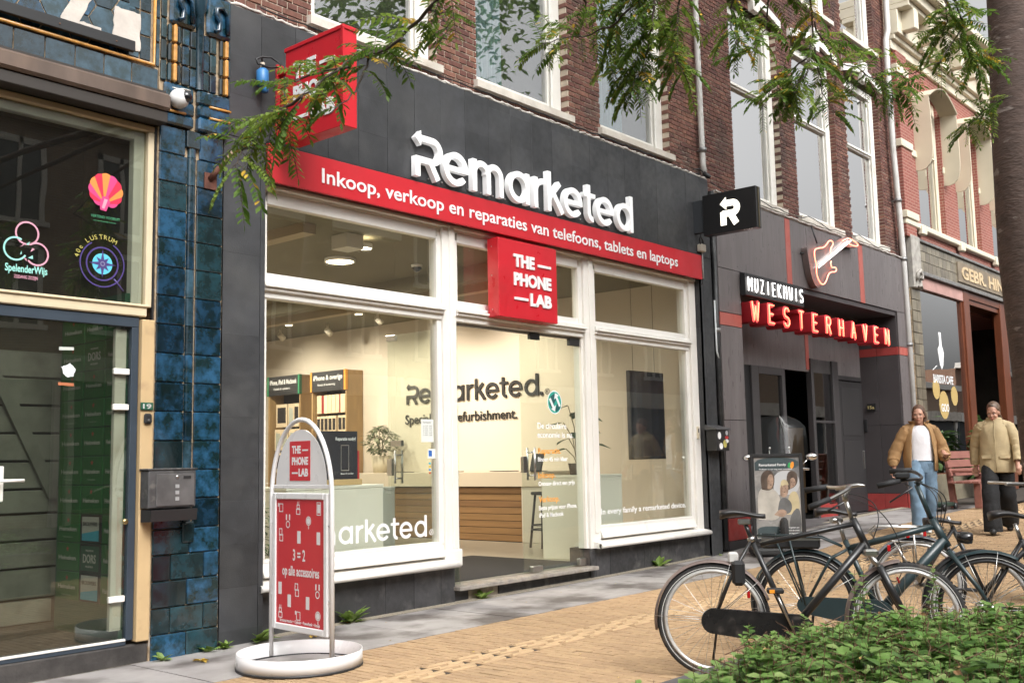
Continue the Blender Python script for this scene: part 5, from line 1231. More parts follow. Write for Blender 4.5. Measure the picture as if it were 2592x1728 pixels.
MB().box(11.78, 11.90, 6.03, 6.80, 4.18, 4.715, .004).build('box', M('satin_black', (.012, .012, .013), .35), rs)
MB().box(11.80, 11.88, 6.80, 6.957, 4.24, 4.67, .003).build('wall_arm', M('charcoal_arm', (.04, .045, .052), .5), rs)
MB().box(11.83, 11.845, 6.02, 6.031, 4.19, 4.705).build('edge_strip', M('bronze_strip', (.22, .18, .11), .4, .7), rs)
def Rg(X, Z):
    s = .088
    return U(d_poly(X, Z, [(0, .305), (.095, .395), (.095, .215)]), d_seg(X, Z, (.08, .305), (.19, .305), s), d_arc(X, Z, (.19, .232), .073, s, -92, 92), d_seg(X, Z, (.03, .16), (.2, .16), s), d_seg(X, Z, (.046, 0), (.046, .19), s), d_seg(X, Z, (.155, .16), (.245, 0), s*1.0))
me = sdf_mesh('letter', Rg, -.03, .34, -.02, .42, .005)
for v in me.vertices: v.co.z = v.co.z*.5+.5
_place(me, (11.782, 6.54, 4.275), FACE_W, .92, .92, .01, rs.location); link('lit_letter', me, M('lit_letter', (.9, .88, .8), .4, emit=(1, .95, .82), es=1.1), rs)
q = MB()
for k in range(4): q.box(11.79, 11.80, 6.10+k*.035, 6.12+k*.035, 4.172, 4.182)
tag(q.build('vent', m_sw, rs), kind='stuff')
jb = empty('junction_box', (11.93, 6.93, 3.6), label='cream junction box with looped cable beside the red fascia', cat='junction box')
MB().box(11.86, 11.98, 6.88, 6.955, 4.01, 4.11, .012).build('box', M('aged_plastic', (.55, .50, .42), .6), jb)
MB().tube([(11.965, 6.94, 4.01), (11.97, 6.94, 3.66)], .011, 8).build('conduit', M('grey_conduit', (.42, .42, .42), .5), jb)
MB().tube([(11.87, 6.9, 4.10), (11.84, 6.9, 4.16), (11.87, 6.9, 4.21), (11.92, 6.9, 4.17), (11.93, 6.9, 4.11)], .009, 8).tube([(11.92, 6.93, 4.24), (11.97, 6.92, 4.17), (11.99, 6.92, 4.1), (11.97, 6.93, 4.02)], .007, 6).tube([(11.97, 6.94, 3.66), (11.95, 6.94, 3.60), (11.90, 6.95, 3.56)], .007, 6).build('cable', m_bc, jb)
fl = empty('flood_lamp', (12.07, 6.9, 5.08), label='small black floodlight on a cable at the top corner of the cladding', cat='lamp')
MB().lathe([(0, -.05), (.03, -.05), (.035, .03), (.02, .06)], (12.06, 6.88, 5.07), (.3, -.6, -.5), n=10).build('lamp_head', m_black, fl)
MB().tube([(12.06, 6.9, 5.09), (11.95, 6.92, 5.14), (11.85, 6.96, 5.12)], .008, 6).build('cable', m_bc, fl)
wb = MB(); wb.tube([(9.2+.08*k, 6.985, 5.13-.02*abs(math.sin(k*.9))-.03*(k > 22)) for k in range(38)], .009, 6).tube([(5.0+.15*k, 7.0, 5.135-.012*abs(math.sin(k))) for k in range(28)], .007, 6)
solo('wall_cable', wb, m_bc, 'black cable clipped under the upper window sills along the cladding top', 'cable')
mbx = empty('black_letterbox', (12.08, 6.87, 1.4), label='black letterbox covered with stickers on the slate pillar', cat='letterbox')
MB().box(11.90, 12.22, 6.80, 6.955, 1.40, 1.67, .006).build('body', M('letterbox_black', (.02, .02, .021), .4), mbx)
MB().hexa([(11.87, 6.78, 1.67), (12.24, 6.78, 1.67), (12.24, 6.955, 1.67), (11.87, 6.955, 1.67), (11.87, 6.78, 1.685), (12.24, 6.78, 1.685), (12.24, 6.955, 1.735), (11.87, 6.955, 1.735)]).build('lid', M('lid_grey', (.07, .07, .072), .4), mbx)
for (a, b, c, d, m_) in ((11.93, 12.01, 1.55, 1.64, m_sw), (11.96, 12.05, 1.42, 1.5, m_sw), (12.06, 12.15, 1.44, 1.54, m_yel), (12.11, 12.2, 1.55, 1.59, m_pred), (12.11, 12.2, 1.50, 1.548, m_sw), (12.13, 12.19, 1.60, 1.66, M('sticker_grey', (.4, .4, .42), .5))):
    P = [((a+b)/2+(b-a)/2*math.cos(t_*.7854+.39)*1.08, (c+d)/2+(d-c)/2*math.sin(t_*.7854+.39)*1.08) for t_ in range(8)]
    pmesh('sticker', P, 6.7995, m_, mbx, .001)
bell2 = MB().box(11.825, 11.875, 7.035, 7.052, 1.56, 1.72, .006); e = empty('doorbell', (11.85, 7.04, 1.56), label='cream doorbell on the white window frame beside the slate pillar', cat='doorbell'); bell2.build('plate', M('bell_cream', (.6, .52, .38), .5), e); MB().box(11.84, 11.86, 7.03, 7.036, 1.64, 1.69).build('button', m_black, e)
# ================================================================== SHOP INTERIOR
m_wall_i = M('warm_white_wall', (.64, .57, .47), .85, var=.03, vs=1)
m_ceil = M('olive_grey_ceiling', (.15, .135, .085), .9, var=.05, vs=1)
m_floor_i = M('beige_vinyl_floor', (.35, .315, .25), .3, var=.04, vs=1.5)
m_mat = M('black_mat', (.016, .014, .013), .95, bump=.3, bs=200)
XW = 12.1
room = empty('shop_room', (8.5, 12, .15)); room['kind'] = 'structure'
MB().box(5.0, XW, 7.2, 17.2, .05, .165).build('floor', m_floor_i, room)
MB().box(5.0, 12.3, 7.2, 17.2, 3.70, 3.735).build('ceiling', m_ceil, room)
MB().box(XW, 12.3, 7.32, 17.2, .05, 3.7).build('wall_right', m_wall_i, room)
MB().box(5.0, XW, 17.0, 17.2, .165, 3.7).build('wall_back', m_wall_i, room)
MB().box(4.9, 5.03, 7.32, 17.2, .05, 3.7).build('wall_left', m_wall_i, room)
MB().box(7.4, 9.62, 7.2, 9.0, .166, .172).build('entrance_mat', m_mat, room)
MB().box(6.30, 6.46, 8.1, 9.2, 3.60, 3.70).build('ceiling_beam', M('oak_beam', (.30, .24, .15), .7), room)
MB().box(9.2, 9.4, 7.3, 17, 3.52, 3.70).build('ceiling_beam', m_ceil, room)
MB().box(10.15, 10.3, 9.0, 15.5, 3.58, 3.70).build('ceiling_track', MATS['oak_beam'], room)
# lamps
m_lamp = M('lamp_glow', (1, .95, .85), .5, emit=(1, .84, .60), es=14)
def downlight(loc, r, power, lab, spot=True):
    e = empty('ceiling_lamp', (loc[0], loc[1], loc[2]), label=lab, cat='lamp', group='lamps on the shop ceiling')
    MB().lathe([(r, -.02), (r*1.12, -.02), (r*1.12, .03), (r, .03)], loc, n=24).build('ring', m_sw, e)
    MB().lathe([(0, -.012), (r, -.012)], loc, n=24).build('diffuser', m_lamp, e)
    if loc[0] > 10:
        l = bpy.data.lights.new('lamp_light', 'SPOT'); l.spot_size = R_(95); l.spot_blend = .8; l.shadow_soft_size = .06; l.energy = power*6.2
    else: l = bpy.data.lights.new('lamp_light', 'AREA'); l.shape = 'DISK'; l.size = r*2; l.energy = power*1.2
    l.color = (1, .89, .74)
    o = bpy.data.objects.new('lamp_light', l); COL.objects.link(o); o.parent = e; o.location = (0, 0, -.04)
    if loc[0] > 10: o.rotation_euler = (0, R_(-48), 0)
    return e
downlight((7.77, 9.3, 3.68), .16, 44, 'large round glowing lamp on the shop ceiling behind the transom window')
downlight((7.21, 8.23, 3.60), .075, 24, 'small bright spot lamp hanging beside a pale box on the ceiling')
MB().box(6.9, 7.13, 8.15, 8.4, 3.55, 3.7, .005).build('lamp_driver', M('pale_box', (.5, .48, .42), .6), room)
for i, (x, y) in enumerate(((10.3, 10.2), (10.3, 11.9), (10.3, 13.6), (10.3, 15.2), (8.2, 12.5), (8.2, 15.5), (6.3, 11.0), (6.3, 14.5))):
    downlight((x, y, 3.58 if x > 10 else 3.68), .06, 32, '%s lamp %s' % (('track spot', 'first along the oak ceiling track'), ('track spot', 'second along the oak ceiling track'), ('track spot', 'third along the oak ceiling track'), ('track spot', 'last along the oak ceiling track'), ('recessed', 'in mid shop ceiling nearer the street'), ('recessed', 'in mid shop ceiling at the back'), ('recessed', 'by the far shop wall nearer the street'), ('recessed', 'by the far shop wall at the back'))[i], True)
for x, y, wh_ in ((10.97, 14.72, 'left of the three'), (11.17, 13.69, 'middle of the three'), (10.85, 12.08, 'nearest the street of the three')):
    e = empty('track_spot', (x, y, 3.5), label='pale cylindrical spot aimed at the shop wall, '+wh_, cat='lamp', group='unlit aimed spots')
    MB().tube([(x, y, 3.68), (x, y, 3.58)], .02, 8).tube([(x-.03, y, 3.58), (x+.07, y, 3.50)], .05, 12).build('housing', M('spot_beige', (.6, .55, .45), .5), e)
e = empty('ceiling_camera', (8.69, 8.97, 3.62), label='dark dome camera on the shop ceiling', cat='camera')
MB().ball((8.69, 8.97, 3.67), .06, 14, 10).build('dome', MATS['camera_black'], e); MB().lathe([(.062, 0), (.07, .03)], (8.69, 8.97, 3.67), n=16).build('ring', m_sw, e)
# wall lettering
wl = empty('wall_wordmark', (12.08, 11.3, 1.95), label='black raised Remarketed lettering on the cream shop wall', cat='sign')
put_mark(wl, (12.085, 12.74, 2.29), FACE_W, .755, .02, m_pbk, xs=1.065)
MB().lathe([(0, -.02), (.03, -.02), (.03, 0)], (12.085, 9.83, 2.315), (1, 0, 0), n=16).build('full_stop', m_pbk, wl)
text('lettering', 'Specialist in refurbishment.', (12.085, 12.78, 1.965), FACE_W, .155, 2.46, m_pbk, wl, .012, .006)
rg_ = MB()
for k in range(32):
    a, b = k*math.tau/32, (k+1)*math.tau/32
    rg_.quad(*[(12.08, 9.72-r*math.cos(t_), 2.34+r*math.sin(t_)) for r, t_ in ((.036, a), (.046, a), (.046, b), (.036, b))])
rg_.build('registered_mark', m_pbk, wl); text('lettering', 'R', (12.08, 9.738, 2.318), FACE_W, .042, None, m_pbk, wl, .002, .01)
# counter with plank front
ct = empty('counter', (11.8, 11, .165), label='long shop counter with brown plank front and pale worktop', cat='counter')
m_plank = M('brown_plank', (.205, .115, .048), .55, var=.15, vs=4, stretch=(1, .3, 4), piece=.15)
m_ctop = M('pale_worktop', (.52, .46, .36), .5)
MB().box(11.53, 12.08, 9.42, 13.6, .165, .95).build('carcass', m_dark, ct)
for k in range(8):
    MB().box(11.50, 11.53, 9.75, 13.6, .175+k*.097, .175+k*.097+.090, .003).build('plank', m_plank, ct)
MB().box(11.44, 12.09, 9.30, 13.65, .955, 1.17, .006).build('worktop', m_ctop, ct)
MB().box(11.46, 12.09, 9.36, 9.74, .17, .955, .004).build('end_panel', M('counter_end', (.50, .47, .40), .5), ct)
for y, wh_ in ((10.2, 'nearest the street'), (11.3, 'in the middle'), (12.4, 'beside the ficus')):
    e = empty('tablet', (11.62, y, 1.17), label='dark tablet lying flat on the counter '+wh_, cat='tablet', group='tablets on the counter')
    MB().box(11.52, 11.72, y-.2, y+.2, 1.172, 1.182, .003).build('body', m_black, e); MB().box(11.53, 11.71, y-.18, y+.18, 1.1825, 1.183).build('screen', M('screen_off', (.02, .02, .025), .1), e)
e = empty('phone_display', (11.5, 8.95, 1.17), label='upright dark phone display on the counter end', cat='display')
MB().hexa([(11.42, 9.35, 1.17), (11.42, 9.55, 1.17), (11.45, 9.55, 1.17), (11.45, 9.35, 1.17), (11.5, 9.35, 1.42), (11.5, 9.55, 1.42), (11.53, 9.55, 1.42), (11.53, 9.35, 1.42)]).build('panel', m_pbk, e); MB().box(11.41, 11.6, 9.36, 9.54, 1.171, 1.18).build('foot', m_pbk, e)
# stool
st = empty('bar_stool', (11.0, 8.95, .165), label='black wooden bar stool in front of the counter end', cat='stool')
m_stl = M('stool_black', (.014, .013, .013), .45)
MB().lathe([(0, .70), (.17, .70), (.18, .715), (.175, .74), (0, .745)], (0, 0, 0), n=20).build('seat', m_stl, st, True)
for k in range(4):
    a = k*math.pi/2+.5; MB().tube([(.12*math.cos(a), .12*math.sin(a), .71), (.2*math.cos(a), .2*math.sin(a), 0)], .017, 8).build('leg', m_stl, st, True)
rgm = MB().tube([(.175*math.cos(R_(k*15)), .175*math.sin(R_(k*15)), .24) for k in range(24)], .009, 6, closed=True).tube([(.168*math.cos(R_(k*15)), .168*math.sin(R_(k*15)), .30) for k in range(24)], .008, 6, closed=True); rgm.build('foot_ring', m_stl, st, True)
# display blocks
m_blk = M('display_white', (.66, .64, .55), .5)
def block(name, x0, x1, y0, y1, z1, lab, mat=m_blk):
    e = empty(name, ((x0+x1)/2, (y0+y1)/2, .165), label=lab, cat='plinth')
    MB().box(x0, x1, y0, y1, .166, z1-.03, .004).build('body', mat, e); MB().box(x0-.004, x1+.004, y0-.004, y1+.004, z1-.03, z1, .004).build('top', mat, e); return e
block('display_plinth', 9.79, 10.68, 7.45, 8.0, 1.14, 'white display plinth behind the window with the family slogan')
block('display_plinth', 5.6, 6.72, 7.42, 7.95, 1.135, 'white display plinth behind the window with the large wordmark')
block('display_plinth', 7.0, 7.36, 7.95, 8.4, 1.09, 'small grey display plinth beside the inward swung door', M('display_grey', (.36, .37, .32), .6))
ps = empty('repair_poster', (6.3, 7.5, 1.135), label='dark poster Reparatie nodig in a wooden foot on the white plinth', cat='poster')
MB().box(5.92, 6.48, 7.44, 7.52, 1.137, 1.19, .004).build('wood_foot', M('pale_oak', (.52, .36, .17), .6), ps)
MB().box(5.98, 6.45, 7.475, 7.487, 1.19, 1.63).build('board', M('poster_navy', (.017, .020, .030), .4), ps); MB().box(6.452, 6.47, 7.47, 7.49, 1.18, 1.45).build('red_edge', m_pred, ps)
text('lettering', 'Reparatie nodig?', (6.19, 7.474, 1.545), FACE_S, .03, .24, m_sw, ps, .001, .02)
text('lettering', 'Binnen 45 min klaar', (6.25, 7.474, 1.235), FACE_S, .014, .15, m_sw, ps, .001, .01)
q = MB(); o_ = [(6.255, 1.27), (6.345, 1.27), (6.345, 1.5), (6.255, 1.5)]
for (a, b), (c, d) in zip(o_, o_[1:]+o_[:1]): q.tube([(a, 7.474, b), (c, 7.474, d)], .004, 4)
q.build('phone_outline', m_steel, ps)
# plants
def leafy(name, loc, h, rad, n, L_, lab, mats, pot_mat, pot_r=.11, pot_h=.2, seed=1):
    r = random.Random(seed); e = empty(name, loc, label=lab, cat='plant')
    MB().lathe([(0, 0), (pot_r*.75, 0), (pot_r, pot_h), (pot_r*.92, pot_h), (pot_r*.88, pot_h-.03), (0, pot_h-.03)], n=20).build('pot', pot_mat, e, True)
    s = MB(); f = MB()
    for k in range(9):
        a = r.uniform(0, 6.28); t_ = rad*r.uniform(.3, .8); s.tube([(0, 0, pot_h-.03), (t_*.4*math.cos(a), t_*.4*math.sin(a), pot_h+h*.4), (t_*math.cos(a), t_*math.sin(a), pot_h+h*r.uniform(.6, .95))], .006, 5)
    for k in range(n):
        a = r.uniform(0, 6.28); u = r.random()**.5; z = pot_h+h*r.uniform(.08, 1); rr = rad*u*math.sin(math.pi*min(1, max(.2, (z-pot_h)/h*.85+.12)))
        leaf_card(f, Vector((rr*math.cos(a), rr*math.sin(a), z)), Vector((math.cos(a+r.uniform(-1, 1)), math.sin(a+r.uniform(-1, 1)), r.uniform(-.7, .3))), L_*r.uniform(.7, 1.2), .42, r)
    s.build('stem', M('plant_stem', (.12, .09, .04), .8), e, True); tag(f.build('foliage', mats, e, True), kind='stuff'); return e
def leaf_card(mb, p, d, L_, ratio, r, fold=.25):
    """one leaf: folded along the midrib, pointed, 6 faces"""
    d = d.normalized(); s = d.cross(Vector((r.uniform(-.3, .3), r.uniform(-.3, .3), 1))); s = s.normalized() if s.length > .01 else Vector((1, 0, 0)); n_ = s.cross(d)
    W = L_*ratio*.5; i = len(mb.v)
    P = [p, p+d*L_*.28-n_*L_*.02, p+d*L_*.65-n_*L_*.05, p+d*L_-n_*L_*.14]
    A = [p+d*L_*.22+s*W*.75+n_*W*fold, p+d*L_*.6+s*W+n_*W*fold-n_*L_*.04]; B = [p+d*L_*.22-s*W*.75+n_*W*fold, p+d*L_*.6-s*W+n_*W*fold-n_*L_*.04]
    mb.v += [tuple(v) for v in P+A+B]
    for f in ((0, 4, 1), (1, 4, 5, 2), (2, 5, 3), (0, 1, 6), (1, 2, 7, 6), (2, 3, 7)): mb.f.append(tuple(i+q for q in f)); mb.sm.append(False)
def leafmat(name, c1, c2, rough=.5, tr=.25):
    m = M(name, c1, rough); n = m.node_tree.nodes; L = m.node_tree.links; b = n['Principled BSDF']
    g_ = n.new('ShaderNodeNewGeometry'); cr = n.new('ShaderNodeValToRGB'); e = cr.color_ramp.elements
    e[0].color = (*c1, 1); e[1].color = (*c2, 1); e[0].position = 0; e[1].position = 1; L.new(g_.outputs['Random Per Island'], cr.inputs[0]); L.new(cr.outputs[0], b.inputs['Base Color'])
    t_ = n.new('ShaderNodeBsdfTranslucent'); L.new(cr.outputs[0], t_.inputs[0]); x = n.new('ShaderNodeMixShader'); x.inputs[0].default_value = tr
    L.new(b.outputs[0], x.inputs[1]); L.new(t_.outputs[0], x.inputs[2]); L.new(x.outputs[0], n['Material Output'].inputs[0]); return m
leafy('ficus', (11.72, 13.0, 1.171), .50, .32, 420, .085, 'variegated green ficus in a cream pot on the counter', leafmat('variegated_leaf', (.05, .075, .035), (.30, .32, .20)), M('cream_pot', (.62, .56, .42), .6), .16, .28, 3)
e = empty('strelitzia', (10.25, 7.8, 1.141), label='large leaved dark green plant in a brown pot on the white plinth', cat='plant')
MB().lathe([(0, 0), (.09, 0), (.115, .14), (.1, .14), (0, .12)], n=18).build('pot', M('brown_pot', (.10, .07, .05), .7), e, True)
f = MB(); s = MB(); r = random.Random(5)
for k in range(10):
    z = .25+.065*k; a = k*2.4+.4; tip = Vector((.16*math.cos(a), .16*math.sin(a), z)); s.tube([(0, 0, .1), (.05*math.cos(a), .05*math.sin(a), z*.7), tuple(tip)], .006, 5)
    leaf_card(f, tip, Vector((math.cos(a), math.sin(a), -.15)), .28, .42, r, .12)
s.build('stem', MATS['plant_stem'], e, True); f.build('leaves', leafmat('deep_green_leaf', (.02, .055, .025), (.035, .085, .035), .35), e, True)
leafy('potted_shrub', (5.25, 7.5, .166), .55, .28, 260, .08, 'green potted shrub behind the pane beside the slate pillar', leafmat('shrub_leaf', (.04, .09, .03), (.10, .16, .05)), M('dark_pot', (.05, .045, .04), .7), .15, .35, 9)
# screen hung in the right window
tv = empty('portrait_screen', (11.4, 7.5, 1.31), label='dark portrait screen hanging behind the right shop window', cat='screen')
MB().box(11.0, 11.79, 7.5, 7.56, 1.31, 2.44, .006).build('housing', m_black, tv); MB().box(11.02, 11.77, 7.496, 7.4995, 1.33, 2.42).build('display', M('display_dark', (.012, .014, .022), .08), tv)
for x in (11.12, 11.62): MB().tube([(x, 7.53, 2.44), (x, 7.53, 3.7)], .003, 5).build('wire', m_black, tv)
# shelving racks with hung packages
m_oak = M('oak_veneer', (.36, .235, .105), .55, var=.12, vs=5, stretch=(3, 3, .4)); m_pk = M('package_cream', (.62, .50, .34), .7, piece=.12); m_pkb = M('package_window', (.025, .022, .022), .3); m_pkg = M('package_sage', (.38, .40, .34), .6); m_pkr = M('package_red', (.30, .02, .02), .6)
def rack(y0, y1, title, sub, m_end, lab):
    e = empty('product_rack', (11.9, (y0+y1)/2, .165), label=lab, cat='rack'); xf = 11.72
    MB().box(xf, 12.09, y0, y0+.03, .165, 2.95, .002).build('side_panel', m_oak, e); MB().box(xf, 12.09, y1-.03, y1, .165, 2.95, .002).build('side_panel', m_oak, e)
    MB().box(12.05, 12.09, y0+.03, y1-.03, .165, 2.94).build('back_panel', m_pbk, e)
    hd = MB().box(xf-.025, xf+.02, y0+.04, y1-.04, 2.60, 2.95, .003).build('header', M('header_charcoal', (.022, .022, .024), .5), e)
    MB().box(xf-.03, xf+.03, y0-.005, y0+.04, 2.60, 2.955, .002).build('header_end', m_end, e); MB().box(xf-.03, xf+.03, y1-.04, y1+.005, 2.60, 2.955, .002).build('header_end', m_end, e)
    w_ = y1-y0-.16
    text('lettering', title, (xf-.026, y1-.08, 2.80), FACE_W, .085, w_, m_sw, hd, .001, .015); text('lettering', sub, (xf-.026, y1-.2, 2.70), FACE_W, .04, w_*.6, m_sw, hd, .001)
    MB().box(xf, 12.09, y0+.03, y1-.03, .9, .93).build('shelf', m_oak, e)
    return e
rack(15.13, 16.08, 'iPhone, iPad & Macbook', 'Kabels & opladers', M('rack_green', (.03, .22, .10), .5), 'oak product rack with charcoal header and green ends')
rack(13.86, 14.81, 'iPhone & overige', 'Hoesjes & bescherming', M('rack_orange', (.70, .30, .04), .5), 'oak product rack with charcoal header and orange ends')
ORD = 'first second third fourth fifth sixth seventh eighth ninth tenth'.split(); RW = 'top second third fourth fifth'.split()
def packs(rows, y1, lab, grp, kind):
    for ri, (z, h, items) in enumerate(rows):
        y = y1-.06; n_ = 0
        for w_, style in items:
            if style == '_': y -= w_; continue
            n_ += 1; e = empty('phone_package', (11.86, y-w_/2, z), label='%s package, %s in the %s row of the %s' % (dict(c='plain cream', r='narrow red', d='dark windowed', s='sage windowed')[style], ORD[n_-1], RW[ri], lab), cat='package', group=grp)
            mm = {'c': m_pk, 'r': m_pkr, 'd': m_pk, 's': m_pk}[style]
            MB().box(-.07, .10, -w_/2+.004, w_/2-.004, 0, h, .002).build('card', mm, e, True)
            if style == 'd': MB().box(-.0725, -.07, -w_*.36, w_*.36, h*.18, h*.86).build('phone_print', m_pkb, e, True)
            if style == 's': MB().hexa([(-.0725, -w_*.36, h*.2), (-.0725, w_*.3, h*.1), (-.07, w_*.3, h*.1), (-.07, -w_*.36, h*.2), (-.0725, -w_*.36, h*.8), (-.0725, w_*.3, h*.85), (-.07, w_*.3, h*.85), (-.07, -w_*.36, h*.8)]).build('phone_print', m_pkg, e, True)
            y -= w_
packs([(2.22, .32, [(.13, 'c'), (.03, 'r'), (.03, 'r'), (.11, 'c'), (.10, 'c'), (.11, 'c'), (.10, 'c'), (.03, 'r'), (.13, 'c')]), (1.87, .30, [(.10, 'd'), (.10, 'd'), (.11, 'd'), (.11, 'd'), (.10, 'd'), (.06, '_'), (.11, 'd'), (.09, 'd')]),
       (1.53, .30, [(.06, '_'), (.11, 'c'), (.10, 'c'), (.12, 'c'), (.11, 'c'), (.22, '_'), (.1, 'c')]), (1.2, .30, [(.2, '_')]+[(.1, 'c')]*6), (.95, .24, [(.1, 'c')]*7)], 14.81, 'orange ended rack', 'packages on the orange ended rack', 0)
packs([(2.02, .42, [(.08, '_'), (.34, 'd'), (.02, '_'), (.17, 's'), (.15, 'd')]), (1.60, .38, [(.04, '_'), (.2, 's'), (.2, 's'), (.03, '_'), (.17, 's'), (.15, 'd')]), (1.2, .36, [(.06, '_'), (.2, 'd'), (.06, '_'), (.2, 's'), (.2, 'd')])], 16.08, 'green ended rack', 'packages on the green ended rack', 0)
# lettering and notices on the panes
def wtext(name, s, x, z, h, wd, mat, lab, bold=.015, y=7.1108):
    e = empty(name, (x, y, z), label=lab, cat='window lettering'); text('lettering', s, (x, y, z), FACE_S, h, wd, mat, e, .0008, bold); return e
m_vin = M('white_vinyl', (.78, .78, .78), .5, emit=(1, 1, 1), es=.03); m_vor = M('orange_vinyl', (.80, .34, .05), .5)
e = empty('window_wordmark', (6.3, 7.11, .62), label='white Remarketed lettering across the bottom of the large window', cat='window lettering'); put_mark(e, (5.30, 7.1108, .638), FACE_S, .455, .0008, m_vin, xs=1.043)
ring(7.045, .675, .024, .006, 7.1106, m_vin, e); text('lettering', 'R', (7.036, 7.1106, .662), FACE_S, .026, None, m_vin, e, .0006)
wtext('slogan', 'In every family a remarketed device.', 9.765, .698, .064, 1.825, m_vin, 'white slogan In every family a remarketed device on the pane')
for s_, x, z, h_, wd, m_ in (('De circulaire', 8.66, 1.665, .062, .505, m_vin), ('economie is nu.', 8.655, 1.568, .062, .63, m_vin), ('Reparatie.', 8.66, 1.397, .058, .395, m_vor), ('Binnen 45 min klaar', 8.657, 1.314, .046, .515, m_vin), ('Inkoop.', 8.655, 1.137, .062, .295, m_vor), ('Ontvang direct een prijs', 8.657, 1.055, .046, .63, m_vin),
                          ('Verkoop.', 8.655, .882, .062, .355, m_vor), ('Beste prijzen voor iPhone,', 8.655, .80, .046, .665, m_vin), ('iPad & Macbook', 8.657, .723, .046, .418, m_vin)):
    wtext('door_lettering', s_, x, z, h_, wd, m_, 'line of lettering on the glass door reading '+s_.strip('.,').replace('&', 'and'), .02, 7.1145)
gl = empty('globe_sticker', (8.966, 7.114, 1.83), label='round teal globe sticker with two white arrows on the glass door', cat='sticker')
m_teal = M('globe_teal', (.03, .36, .28), .5); m_tealD = M('globe_dark', (.015, .10, .10), .5)
disc = lambda r, k=32: [(8.966+r*math.cos(i*math.tau/k), 1.953+r*math.sin(i*math.tau/k)) for i in range(k)]
pmesh('disc', disc(.128), 7.1145, m_sw, gl, .0006); pmesh('disc', disc(.116), 7.1135, m_teal, gl, .0006)
pmesh('land', [(8.87, 1.93), (8.90, 2.02), (8.96, 2.05), (8.99, 1.98), (8.94, 1.92), (8.97, 1.86), (8.92, 1.87)], 7.1125, m_tealD, gl, .0005); pmesh('land', [(9.0, 1.93), (9.06, 1.95), (9.05, 1.88), (8.99, 1.845), (8.975, 1.88)], 7.1125, m_tealD, gl, .0005)
pmesh('arrow', [(8.865, 1.985), (8.895, 2.0), (8.955, 1.905), (8.985, 1.925), (8.965, 1.85), (8.9, 1.88), (8.925, 1.89)], 7.1115, m_sw, gl, .0005); pmesh('arrow', [(9.068, 1.92), (9.04, 1.905), (8.985, 2.0), (8.955, 1.985), (8.975, 2.055), (9.04, 2.03), (9.012, 2.015)], 7.1115, m_sw, gl, .0005)
oh = empty('opening_hours_sheet', (7.0, 7.11, 1.52), label='white opening hours sheet taped inside the large window', cat='notice')
MB().box(6.925, 7.085, 7.1085, 7.1105, 1.52, 1.735).build('sheet', M('sheet_white', (.68, .70, .66), .7), oh); text('lettering', 'Openingstijden', (6.945, 7.108, 1.70), FACE_S, .014, .11, m_pbk, oh, .0004)
for k in range(6): text('lettering', ['ma 11:00 - 18:00', 'di 10:00 - 18:00', 'wo 10:00 - 18:00', 'do 10:00 - 21:00', 'vr 10:00 - 18:00', 'za 10:00 - 18:00'][k], (6.945, 7.108, 1.67-k*.018), FACE_S, .008, .12, m_pbk, oh, .0004)
pc = empty('payment_card_sheet', (7.06, 7.11, 1.36), label='small blue and white payment sticker low in the large window', cat='sticker')
MB().box(7.01, 7.11, 7.1085, 7.1105, 1.365, 1.455).build('sheet', MATS['sheet_white'], pc); MB().box(7.018, 7.062, 7.108, 7.1086, 1.385, 1.44).build('print', M('print_blue', (.03, .13, .45), .5), pc)
for k, cc in enumerate(((.45, .1, .05), (.05, .2, .5), (.5, .35, .05), (.05, .35, .45))):
    e = empty('card_sticker', (7.03, 7.11, 1.22+k*.03), label='tiny %s payment brand sticker on the large window' % ('red', 'blue', 'amber', 'cyan')[k], cat='sticker'); MB().box(7.02, 7.045, 7.1085, 7.1105, 1.22+k*.03, 1.237+k*.03).build('sheet', M('cardc%d' % k, cc, .5), e)
# ================================================================== PAVEMENT SIGN (A-board on a ring)
ab = empty('pavement_sign', (4.6, 5.93, gz(4.6)), R_(-5), label='white arched pavement sign with a red accessories poster on a round base', cat='sign')
m_pw2 = M('white_powder_coat', (.74, .73, .73), .35, var=.03, vs=3, dirt=(.6, .58, .56), dvs=3, dlo=.6, dhi=.9)
rg = MB(); rg.lathe([(.42, .012), (.4235, .012), (.4235, .108), (.42, .108), (.42, .012)], (-.03, -.04, 0), n=56); rg.build('ring_base', m_pw2, ab, True)
rw = MB(); rw.lathe([(.415, 0), (.428, 0), (.428, .014), (.415, .014), (.415, 0)], (-.03, -.04, 0), n=56); rw.build('rubber_foot', m_black, ab, True)
HW = .378
arch = [(0, HW, .02), (0, HW, 1.14)]+[(0, HW*math.cos(a), 1.14+.535*math.sin(a)) for a in [math.pi*k/28 for k in range(1, 28)]]+[(0, -HW, 1.14), (0, -HW, .02)]
MB().tube(arch, .0165, 12).build('arch_tube', m_pw2, ab, True)
# header plate with rounded top
hp = sdf_mesh('header_plate', lambda X, Z: np.maximum(np.hypot(X/.315, np.maximum(Z-1.22, 0)/.385)-1, np.maximum(np.abs(X)-.325, 1.215-Z)*4)*.3, -.36, .36, 1.18, 1.66, .012)
def tobd(me, x, ext, name, mat, par):
    for v in me.vertices: v.co = (x-v.co.z*ext, -v.co.x, v.co.y)
    return link(name, me, mat, par)
tobd(hp, 0, .004, 'header_plate', m_pw2, ab)
MB().box(-.006, .006, -.345, .345, 1.195, 1.222, .004).build('header_rail', m_pw2, ab, True)
lg = MB().box(-.0065, -.0045, -.125, .135, 1.25, 1.525).build('logo_panel', M('print_poster_red', (.60, .045, .055), .45), ab, True)
ab_loc = ab.location.copy()
def lt_local(fn):
    """run a world-space lettering helper with the sign at the origin"""
    ab.location = (0, 0, 0); fn(); ab.location = ab_loc
